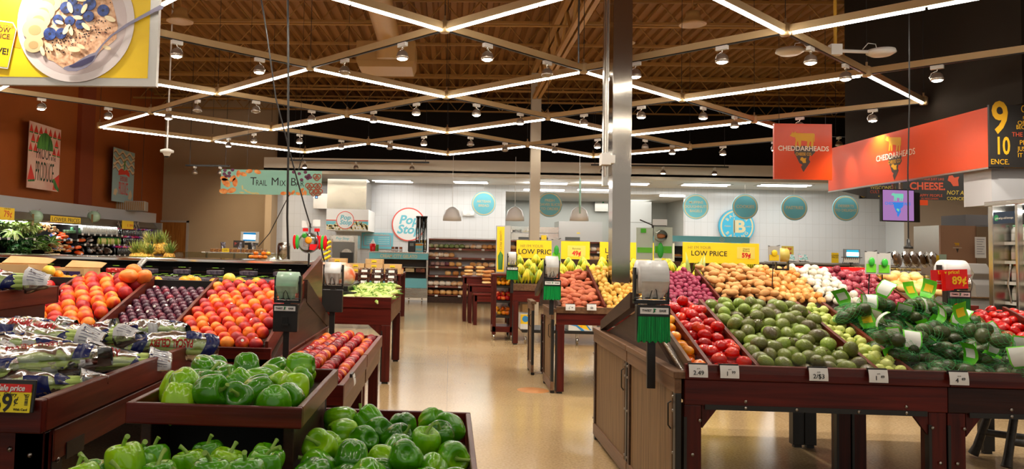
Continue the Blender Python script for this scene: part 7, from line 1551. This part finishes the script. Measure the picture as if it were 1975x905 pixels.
for q_ in (rect(701, 454, 754, 454.6), rect(701, 474, 754, 474.6), rect(701, 454, 701.6, 474.6), rect(753.4, 454, 754, 474.6)): b.prism([s.pt(*p_) for p_ in q_], 'y', s.y-.001, s.y-.002)
b.build('border_line', m_coral, s.o, fix=True)
GY = 20.3; gx0, gx1 = at(711, 540, GY).x, at(825, 540, GY).x
r = empty('gelato_case', ((gx0+gx1)/2, GY+.4, 0), 'glass fronted gelato case with a teal Cream City Gelato header', 'display case')
P('case_body', (gx0, gx1, GY+.03, GY+.9, .12, .62), mat('case_grey', (.42, .42, .42), .35, .4), r); P('teal_panel', (gx0+.02, gx1-.03, GY, GY+.03, .38, .64), m_teal, r); P('vent_grille', (gx0, gx1, GY, GY+.03, .12, .37), m_steel, r)
P('side_frame', (gx0, gx0+.04, GY+.05, GY+.9, .62, 1.30), m_steel, r); P('side_frame', (gx1-.05, gx1, GY+.05, GY+.9, .62, 1.30), m_steel, r); P('display_back', (gx0, gx1, GY+.8, GY+.85, .62, 1.2), mat('case_interior', (.12, .11, .10), .4), r); P('front_glass', (gx0+.04, gx1-.05, GY+.05, GY+.06, .66, 1.16), m_glass, r)
P('glass_shelf', (gx0+.04, gx1-.05, GY+.1, GY+.8, .92, .935), m_steel, r); P('top_cover', (gx0-.02, gx1+.02, GY, GY+.9, 1.30, 1.34), m_steel, r); P('header_board', (gx0, gx1, GY-.02, GY+.02, 1.14, 1.30), m_teal, r)
ox, oy, oz = r.location
txt('CREAM CITY GELATO', .12, m_cream, r, 0, 1.215, GY-.022-oy, .85, bold=.02)
b = MB(); z = .14
for k in range(8): P('grille_slat', (gx0+.02, gx1-.02, GY-.006, GY, .14+.028*k, .152+.028*k), m_black if False else m_bolt, r, bev=0)
for xx in (gx0+.1, gx1-.15, gx1-.5): w__ = MB().lathe([(0, -.015), (.05, -.015), (.055, 0), (.05, .015), (0, .015)], 18, M=Matrix.Rotation(PI/2, 4, 'Y')).build('caster', m_steel, r); w__.location = (xx-ox, GY+.1-oy, .055)
for k in range(5): P('gelato_pan', (gx0+.1+.29*k, gx0+.34+.29*k, GY+.15, GY+.6, .80, .9), [m_yel2, m_cream, m_coral, m_banp, m_muf][k], r)
# things on the gelato case
q = at(719, 478, 20.5); o = MB().lathe([(.07, 0), (.09, .2), (0, .2)], 16).build('snack_cup', m_hred); o.location = (q.x, q.y, 1.341); tag(o, 'dark red cup with a white cone on the gelato case', 'cup'); MB().lathe([(.07, .2), (.05, .24), (0, .34)], 12).build('paper_cone', m_paper, o); MB().box(.07, .16, -.02, .02, 0, .18).build('green_card', m_melg, o)
for px in (758, 765, 773): q = at(px, 482, 20.5); o = MB().box(-.04, .04, -.03, .03, 0, .13).build('topping_jar', m_muf, bev=.006); o.location = (q.x, q.y, 1.341); MB().box(-.035, .035, -.034, -.03, .02, .07).build('jar_label', m_paper, o); tag(o, 'small topping jar on the gelato case', 'jar', 'topping jars on the gelato case')
q = at(733, 483, 20.5); o = MB().box(-.25, .25, -.1, .1, 0, .02).build('steel_tray', m_steel, bev=.004); o.location = (q.x+.15, q.y+.15, 1.341); tag(o, 'low steel tray on the gelato case', 'tray')
q = at(794, 486, 20.5); o = MB().box(-.10, .10, -.09, .09, 0, .30).build('card_reader', m_black, bev=.02); o.location = (q.x, q.y, 1.341); tag(o, 'black card machine on the gelato case', 'card machine'); MB().box(-.05, .05, -.10, -.09, .16, .24).build('screen', mat('grey_lcd', (.2, .22, .2), .3), o)
s = Sign('promo_stand', 800, 469, 816, 488, 20.45, m_teal, 'teal promo card reading Free on the gelato case', 'promo card', t=.02); s.text('FREE', 808, 482, 6, m_cream, bold=.02); s.text('ANOTHER', 808, 472, 4, m_coral); s.poly('waffle_print', [rect(801, 470, 815, 474)], m_cow, .0005)
o = MB().box(-.16, .16, -.12, .12, 0, .03).build('cone_dispenser', m_black); q = at(811, 486, 20.8); o.location = (q.x, 20.85, 1.341); tag(o, 'tall clear cone and cup dispenser tubes on the gelato case', 'dispenser')
for dx in (-.09, .02, .12): t_ = MB().lathe([(.052, 0), (.052, .92), (.05, .92), (.05, 0)], 18, M=Matrix.Translation((dx, 0, .03)), cap=False).build('clear_tube', m_plast, o); MB().lathe([(0, .92), (.055, .92), (.055, .96), (0, .96)], 16, M=Matrix.Translation((dx, 0, .03))).build('tube_cap', m_black, t_); MB().lathe([(.0, .02), (.04, .02), (.045, .3), (0, .3)], 14, M=Matrix.Translation((dx, 0, .03))).build('stacked_cones', m_cow if dx > 0 else m_muf, t_)
# prep room: ovens
s = Sign('prep_oven', 986, 438, 1076, 500, 25.6, m_steel, 'large stainless roll-in oven in the prep room', 'oven', t=.1); s.text('MIWE', 997, 447, 7, m_blk, bold=.02); s.text('roll-in', 1014, 447, 6, m_gry); s.poly('door_window', [rect(1000, 458, 1020, 500), rect(1036, 458, 1056, 500)], mat('oven_glass', (.10, .10, .09), .15)); s.poly('panel_band', [rect(986, 449, 1076, 450.5)], m_bolt); MB().box(-s.w/2, s.w/2, .05, 1.1, -s.h/2-.4, s.h/2).build('oven_body', m_steel, s.o)
s = Sign('prep_oven', 1078, 428, 1160, 500, 26.0, mat('satin_steel', (.55, .54, .52), .35, .8), 'second stainless oven in the prep room beside the column', 'oven', t=.1); s.poly('door_window', [rect(1090, 458, 1118, 500)], bpy.data.materials['oven_glass']); MB().box(-s.w/2, s.w/2, .05, 1.1, -s.h/2-.4, s.h/2).build('oven_body', m_steel, s.o); s.poly('yellow_tag', [rect(1112, 449, 1118, 451)], m_yel)
s = Sign('electrical_box', 1147, 377, 1172, 408, 28.1, m_steel, 'stainless electrical box on the prep room wall', 'electrical box', t=.15); s.poly('green_label', [rect(1161, 385, 1164, 392)], m_logo)
s = Sign('prep_cabinet', 1208, 390, 1255, 500, 26.8, mat('pale_grey_laminate', (.55, .56, .54), .4), 'tall pale grey cabinet in the prep room', 'cabinet', t=.1); MB().box(-s.w/2, s.w/2, .05, .8, -s.h/2-.5, s.h/2).build('cabinet_body', m_prep, s.o); s.poly('door_line', [rect(1208, 429, 1255, 430)], m_bolt)
s = Sign('prep_notice', 1044, 454, 1054, 466, 25.5, m_yel, 'small yellow notice on the prep room oven', 'notice', t=.01)
# black outlet hardware on the prep wall
s = Sign('wall_switch_box', 1008, 376, 1018, 384, 28.1, m_char, 'dark switch box high on the prep room wall', 'switch box', t=.12)
s = Sign('exit_light', 892, 407, 915, 417, YB-.05, m_white, 'white emergency light on the tiled wall below the Artisan Bread sign', 'emergency light', t=.06); s.poly('lamp_head', [ell(897, 412, 4), ell(910, 412, 4)], m_paper, .02, .03)
# bakery counter with teal awning
AY = 19.6
s = Sign('bakery_awning', 1272, 456, 1441, 467, AY, m_teal, 'long teal awning with round B marks over the bakery case', 'awning', t=.10)
for px in (1291, 1390): x_, z_ = s.pt(px, 461.5); ring('mark_ring', x_, z_, 3.6*s.k, 4.3*s.k, m_cream, s.o, s.y-.001); s.text('B', px, 461.5, 5, m_cream)
MB().box(-s.w/2, s.w/2, .05, .9, -.06, .07).build('awning_top', m_teal, s.o)
cx0, cx1 = at(1276, 500, AY).x, at(1441, 500, AY).x
r = empty('bakery_case', ((cx0+cx1)/2, AY+.5, 0), 'open bakery case with trays under the teal awning', 'display case'); P('case_back', (cx0, cx1, AY+.8, AY+.85, 0, 1.66), mat('case_dark', (.05, .05, .05), .5), r, bev=0); P('case_base', (cx0, cx1, AY+.1, AY+.9, 0, .6), m_black, r)
for z in (1.38, 1.12, .86): P('shelf', (cx0, cx1, AY+.2, AY+.8, z-.02, z), m_steel, r, bev=0)
P('side_panel', (cx0-.03, cx0, AY+.05, AY+.9, 0, 1.745), m_bolt, r); P('side_panel', (cx1, cx1+.03, AY+.05, AY+.9, 0, 1.745), m_bolt, r)
o_ = pillow('pastry_tray', m_bread, .11, .08, .03, 5); MB().box(-.12, .12, -.09, .09, -.03, -.02).build('black_tray', m_black, o_); PROTOS.append(o_)
for z in (1.38, 1.12, .86):
    x = cx0+.2
    while x < cx1-.1: tag(copy_tree(o_, (x, AY+.35, z+.033), (.15, 0, 0), 1, 'black tray of pastries in the bakery case', 'pastry trays'), None, 'pastry tray'); x += .3
# grey service counter run
DY = 17.2
r = empty('service_counter', (at(1600, 500, DY).x, DY, 0), 'long grey service counter behind the onions', 'counter'); x0, x1 = at(1462, 500, DY).x, at(1722, 500, DY).x
P('counter_top', (x0, x1, DY-.3, DY+.5, 1.27, 1.33), mat('grey_counter', (.30, .29, .27), .3, .5), r, bev=.02); P('counter_body', (x0+.05, x1, DY-.2, DY+.5, 0, 1.27), m_char, r); P('glass_front', (x0+.1, x1, DY-.26, DY-.25, .9, 1.27), m_glass, r)
P('counter_light', (x0+.2, x1-.1, DY-.24, DY-.215, 1.20, 1.22), m_steel, r)
for k, px in enumerate((1531, 1543, 1556, 1563)): q = at(px, 517, DY-.45); o = MB().box(-.06, .06, -.05, .05, 0, .05).build('deli_tub', m_paper, bev=.005); o.location = (q.x, DY-.1+.0, 1.331-.0); q2 = at(px, 505, DY-.1); o.location = (q2.x, DY+.1, 1.331); MB().box(-.062, .062, -.052, .052, .05, .06).build('tub_lid', m_glass, o); tag(o, 'small white deli tub on the grey counter', 'tub', 'deli tubs on the counter')
s = Sign('poster_card', 1508, 475, 1530, 493, DY+.2, m_yel2, 'yellow striped card with orange script behind the banana slicer pack', 'card', t=.01); s.text('bake', 1519, 480, 7, m_coral, shear=.3, bold=.03); s.text('sale', 1520, 488, 7, m_coral, shear=.3, bold=.03); MB().box(-.02, .02, 0, .02, -s.h/2-.08, -s.h/2).build('stand', m_steel, s.o)
m_mag = noisy('magazine_colours', [(.3, S(230, 90, 150)), (.45, S(240, 240, 240)), (.6, S(90, 200, 200)), (.75, S(240, 130, 60))], scale=14, rough=.4, detail=1)
for (px, py, lb) in ((1524, 496, 'tilted rack of pink and teal cards on the grey counter'), (1549, 499, 'tilted rack of colourful greeting cards on the grey counter')): q = at(px, py, DY+.1); o = MB().box(-.10, .10, -.01, .01, -.08, .08).build('card_rack', m_mag); o.location = (q.x, q.y, 1.331+.09); o.rotation_euler = (-.4, .1, 0); tag(o, lb, 'card rack'); MB().box(-.11, .11, -.04, .04, -.09, -.08).build('rack_base', m_white, o)
s = Sign('price_card', 1604, 488, 1617, 507, DY-.1, m_yel, 'small yellow card reading Lower Prices on the grey counter', 'price card', t=.006); s.text('LOWER\nPRICES', 1610.5, 495, 4, m_blk); MB().box(-.01, .01, 0, .01, -.15, 0).build('stand', m_steel, s.o)
s = Sign('scale_monitor', 1628, 481, 1657, 499, DY+.1, mat('grey_plastic', (.30, .32, .34), .4), 'scale monitor with a bright blue screen on the grey counter', 'monitor', t=.06); s.poly('screen', [rect(1632, 482.5, 1654, 497)], emis('teal_glow', S(40, 170, 200), 1.2)); s.poly('bright_band', [rect(1632, 487, 1654, 494)], emis('white_glow', (.9, 1, 1), 4), .002); MB().box(-.03, .03, 0, .04, -.25, -.1).build('stand', m_black, s.o)
b = MB(); q = at(1641, 502, DY-.35)
for k in range(9): b.tube([(-.17+.043*k, 0, -.07), (-.17+.043*k, -.04, .05)], .005, 4)
b.tube([(-.18, 0, -.07), (.18, 0, -.07)], .007, 5).tube([(-.22, -.04, .06), (.22, -.04, .06)], .008, 5).tube([(0, 0, -.07), (0, .02, -.2)], .01, 5); o = b.build('wire_basket', m_black); o.location = q; tag(o, 'black wire basket of paper bags below the bright monitor', 'wire basket'); MB().box(-.16, .16, -.03, -.01, -.05, .05).build('paper_bags', m_white, o)
o = MB().box(-.4, .4, -.1, .1, 0, .08).build('red_bin', m_redcard); q = at(1601, 521, 9.9); o.location = (q.x, 9.9, q.z-.04); tag(o, 'low red bin edge behind the white onions', 'bin'); MB().box(-.38, .38, -.08, .08, .04-q.z, 0).build('bin_body', m_black, o)
# cheese counter: platters, jars
EY = 11.5
x0, x1 = at(1662, 520, EY).x, at(1906, 520, EY).x
r = empty('cheese_counter', ((x0+x1)/2, EY+.3, 0), 'cheese shop display counter with jars on stepped shelves', 'display counter'); P('counter_body', (x0, x1, EY, EY+.9, 0, .95), mat('warm_laminate', (.40, .30, .20), .4), r)
for k, z in enumerate((1.02, 1.12, 1.22)): P('step', (x0+.1, x1-.55, EY+.15+.2*k, EY+.9, z-.06, z), m_bolt, r)
P('white_top', (at(1850, 530, EY).x, x1, EY-.05, EY+.9, .95, .99), m_white, r); P('wire_shelf', (x0+.35, x1-.5, EY+.7, EY+.9, 1.31, 1.325), m_steel, r); P('shelf_post', (x0+.4, x0+.42, EY+.8, EY+.82, 1.2, 1.31), m_steel, r); P('shelf_post', (x1-.6, x1-.58, EY+.8, EY+.82, 1.2, 1.31), m_steel, r)
m_jar = noisy('preserve_jar', [(.35, S(150, 90, 30)), (.5, S(226, 170, 60)), (.7, S(120, 110, 50))], scale=2, rough=.2, rand=1.4, detail=0); m_gold = mat('gold_lid', S(226, 200, 120), .3, .6)
jar = MB().lathe([(0, 0), (.032, 0), (.034, .01), (.034, .06), (.028, .07), (0, .07)], 14).build('preserve_jar', m_jar); MB().lathe([(.03, .068), (.031, .085), (0, .085)], 14).build('jar_lid', m_gold, jar); MB().lathe([(.0348, .015), (.0348, .045)], 14, cap=False).build('label', m_paper, jar); PROTOS.append(jar)
for k, z in enumerate((1.02, 1.12, 1.22)):
    for j in range(2 if k == 0 else 1):
        x = x0+.16
        while x < x1-.6: tag(copy_tree(jar, (x, EY+.2+.2*k+.07*j, z), (0, 0, x*9), 1, 'small jar of preserves on the stepped cheese counter', 'preserve jars'), None, 'jar'); x += .078
m_ojui = mat('orange_juice', S(250, 160, 20), .2); ojb = bottle('juice_bottle', m_gold, m_ojui, .2, .03); PROTOS.append(ojb)
for k in range(8): q = at(1712+4.5*(k % 4)+0, 528, EY-.15+.08*(k // 4)); tag(copy_tree(ojb, (q.x, q.y+.2, 1.02 if k > 3 else 1.0), (0, 0, 0), 1, 'orange juice bottle at the avocado slicer end of the cheese counter', 'orange juice bottles'), None, 'bottle')
m_plat = noisy('platter_food', [(.35, S(120, 80, 40)), (.5, S(230, 150, 60)), (.62, S(236, 220, 180)), (.75, S(190, 60, 40))], scale=16, rough=.4, rand=.8)
pla = MB().lathe([(0, 0), (.09, 0), (.12, .02), (.13, .022), (.13, .028), (0, .012)], 28).build('party_platter', m_chrome); MB().lathe([(0, .02), (.085, .018), (.10, .022)], 24).build('platter_food', m_plat, pla); MB().lathe([(.12, .028), (.105, .055), (0, .065)], 24, cap=False).build('clear_dome', m_glass, pla); PROTOS.append(pla)
for k, px in enumerate((1726, 1746, 1761, 1777, 1788, 1799)): q = at(px, 491-1*(k == 1), EY+.75); tag(copy_tree(pla, (q.x, q.y, 1.325+.115), Euler((PI/2-.25, 0, .55 if k != 4 else 1.0)), 1.0, ['round silver party platter standing on the wire shelf, nearest the avocado slicers', 'round silver party platter, second from the avocado slicers', 'round party platter with orange filling in the middle of the row', 'round party platter with tomatoes in the middle of the row', 'round silver platter turned almost edge-on in the row', 'round silver platter at the cabinet end of the row'][k]), None, 'platter')
s = Sign('price_card', 1806, 493, 1811, 506, EY+.7, m_yel, 'narrow yellow card beside the platters', 'price card', t=.004); s = Sign('price_card', 1812, 491, 1825, 507, EY+.75, mat('mint_card', (.50, .66, .52), .5), 'mint green card beside the platters', 'price card', t=.004)
s = Sign('logo_cabinet', 1815, 437, 1880, 532, 12.8, noisy('taupe_cabinet', [(.3, S(150, 112, 86)), (.7, S(164, 126, 98))], scale=1, rough=.5), 'tall taupe cabinet with a small cow emblem', 'cabinet', t=.04); MB().box(-s.w/2, s.w/2, .02, .7, -s.h/2-.9, s.h/2).build('cabinet_body', m_steel, s.o); s.poly('cow_emblem', [cow(1844, 472, 9, 7)], m_cow); s.text('CHEDDARHEADS', 1845, 478.5, 2.6, m_let, .8); s.poly('wedge_mark', [wedge(1845, 480, 5, 8)], m_char); s.poly('edge_strip', [rect(1879, 438, 1880, 532)], m_steel, .001, .01)
s = Sign('notice_sheet', 1881, 458, 1901, 497, 12.7, m_paper, 'white notice sheets on the steel panel beside the taupe cabinet', 'notice', t=.004)
for k in range(7): s.poly('print_line', [rect(1884, 462+4.5*k, 1898-(k % 3)*2, 462.8+4.5*k)], m_fine)
s = Sign('steel_partition', 1880, 436, 1908, 530, 12.9, m_steel, 'steel panel between the taupe cabinet and the fridge', 'panel', t=.05); MB().box(-s.w/2, s.w/2, 0, .1, -s.h/2-.95, -s.h/2).build('panel_foot', m_steel, s.o)
s = Sign('grey_unit', 1862, 415, 1905, 437, 12.9, mat('blue_grey_box', (.20, .20, .22), .5), 'blue grey box on top of the taupe cabinet', 'box', t=.05); MB().box(-s.w/2, s.w/2, .02, .6, -s.h/2, s.h/2).build('box_body', bpy.data.materials['blue_grey_box'], s.o)
q = at(1884, 530, 9.9); o = MB().prism([(-.14, 0), (.25, 0), (.25, .42), (.0, .42), (-.10, .30), (-.06, .22), (-.12, .16)], 'x', -.1, .12).build('slicing_machine', mat('grey_machine', (.34, .32, .30), .3, .3), bev=.01, fix=True); o.location = (q.x, q.y, .99+.0); o.rotation_euler = (0, 0, 0); tag(o, 'grey slicing machine on the counter beside the fridge', 'slicing machine'); MB().lathe([(0, -.01), (.12, -.01), (.12, .01), (0, .01)], 24, M=Matrix.Translation((-.11, .05, .16)) @ Matrix.Rotation(PI/2, 4, 'Y')).build('round_blade', m_steel, o)
q0, q1 = at(1866, 560, 9.7), at(1912, 560, 9.7)
o = MB().box(q0.x, q1.x, 9.7, 10.4, 0, .985).build('side_counter', mat('side_counter_grey', (.30, .29, .27), .5), bev=.01); tag(o, 'grey counter end with a wooden top beside the fridge', 'counter'); MB().box(q0.x-.02, q1.x, 9.68, 10.4, .985, 1.0).build('wood_top', m_oak, o)
gt = MB().box(-.045, .045, -.045, .045, 0, .045).build('guacamole_tub', noisy('guacamole', [(.4, S(110, 130, 50)), (.6, S(160, 170, 80))], scale=20, rough=.5), bev=.01); MB().box(-.048, .048, -.048, .048, .04, .055).build('tub_lid', m_glass, gt, bev=.004); PROTOS.append(gt)
for k in range(4):
    for j in range(3): q = at(1862+9.5*k, 543, 10.6); tag(copy_tree(gt, (q.x-.0+.008*k, 10.75, 1.02-.0+.057*j), (0, 0, .05*j), 1, 'green guacamole tub in the stacks behind the red card', 'guacamole tubs'), None, 'tub')
q0 = at(1860, 545, 10.6); o = MB().box(q0.x-.1, q0.x+.45, 10.6, 10.95, 0, 1.018).build('display_plinth', m_char); tag(o, 'dark plinth under the guacamole tubs', 'plinth')
# ------------------------------------------------------------------ drinks fridge
VX0, VY = 6.035, 8.8
r = empty('drinks_fridge', (VX0, VY, 0), 'glass door drinks fridge with grab and go cold beverages header', 'fridge')
P('fridge_frame', (VX0, VX0+.07, VY, VY+.8, 0, 2.08), m_steel, r); P('fridge_top', (VX0-.03, VX0+1.7, VY-.02, VY+.8, 2.06, 2.11), m_steel, r); P('fridge_back', (VX0, VX0+1.7, VY+.75, VY+.8, 0, 2.06), m_blackm, r); P('fridge_base', (VX0, VX0+1.7, VY, VY+.8, 0, .2), m_black, r)
P('centre_mullion', (VX0+.42, VX0+.455, VY-.01, VY+.05, .2, 2.06), m_steel, r); P('header_light', (VX0+.1, VX0+1.6, VY+.12, VY+.16, 1.98, 2.0), emis('fridge_tube', (1, 1, .97), 14), r, bev=0)
dr = P('glass_door', (VX0+.075, VX0+.42, VY+.0, VY+.012, .2, 2.0), m_glass, r, bev=0)
ox, oy, oz = r.location
MB().box(VX0+.09-ox, VX0+.41-ox, VY-.005-oy, VY-.001-oy, 1.86, 1.99).build('door_header', m_navy2, dr); txt('grab and go cold beverages', .034, m_paper, dr, VX0+.26-ox, 1.92, VY-.007-oy, .72); MB().prism(disc(VX0+.14-ox, 1.925, .035, 20), 'y', VY-.0065-oy, VY-.006-oy).build('green_dot', m_logo, dr)
MB().tube([(VX0+.38-ox, VY-.03-oy, 1.0), (VX0+.37-ox, VY-.055-oy, 1.2), (VX0+.38-ox, VY-.03-oy, 1.42)], .009, 6).build('door_handle', m_steel, dr)
P('glass_door', (VX0+.46, VX0+.82, VY+.0, VY+.012, .2, 2.0), m_glass, r, bev=0)
m_fb = noisy('drink_label_colours', [(.3, S(200, 40, 60)), (.45, S(236, 232, 226)), (.6, S(90, 160, 60)), (.75, S(240, 236, 230))], scale=2, rough=.3, rand=1.4, detail=0); m_cb = noisy('drink_cap_colours', [(.35, S(220, 60, 70)), (.5, S(240, 240, 240)), (.65, S(60, 170, 90))], scale=1, rough=.3, rand=1.6, detail=0)
db = bottle('drink_bottle', m_cb, mat('creamy_drink', (.62, .58, .50), .25), .20, .032, m_fb); PROTOS.append(db)
for k, z in enumerate((1.0, 1.22, 1.45, 1.66)):
    P('wire_shelf', (VX0+.07, VX0+1.6, VY+.14, VY+.7, z-.012, z), m_steel, r, bev=0); P('price_strip', (VX0+.07, VX0+1.6, VY+.125, VY+.14, z-.03, z+.005), m_paper, r, bev=0)
    for j in range(2):
        x = VX0+.12
        while x < VX0+.95: tag(copy_tree(db, (VX0+.2+.12*j, VY-(x-VX0), z), (0, 0, x*11), 1 if z < 1.6 else .95, 'bottled drink standing on the fridge shelves', 'bottled drinks in the fridge'), None, 'bottle'); x += .075
r.rotation_euler = (0, 0, -PI/2)
PROTOS += [cl1, cl2, pine, cbag, gin, pars, wrp, bw, tub, bj, bq]+list(lp.values())
for o in PROTOS+cels+nets: drop_tree(o)
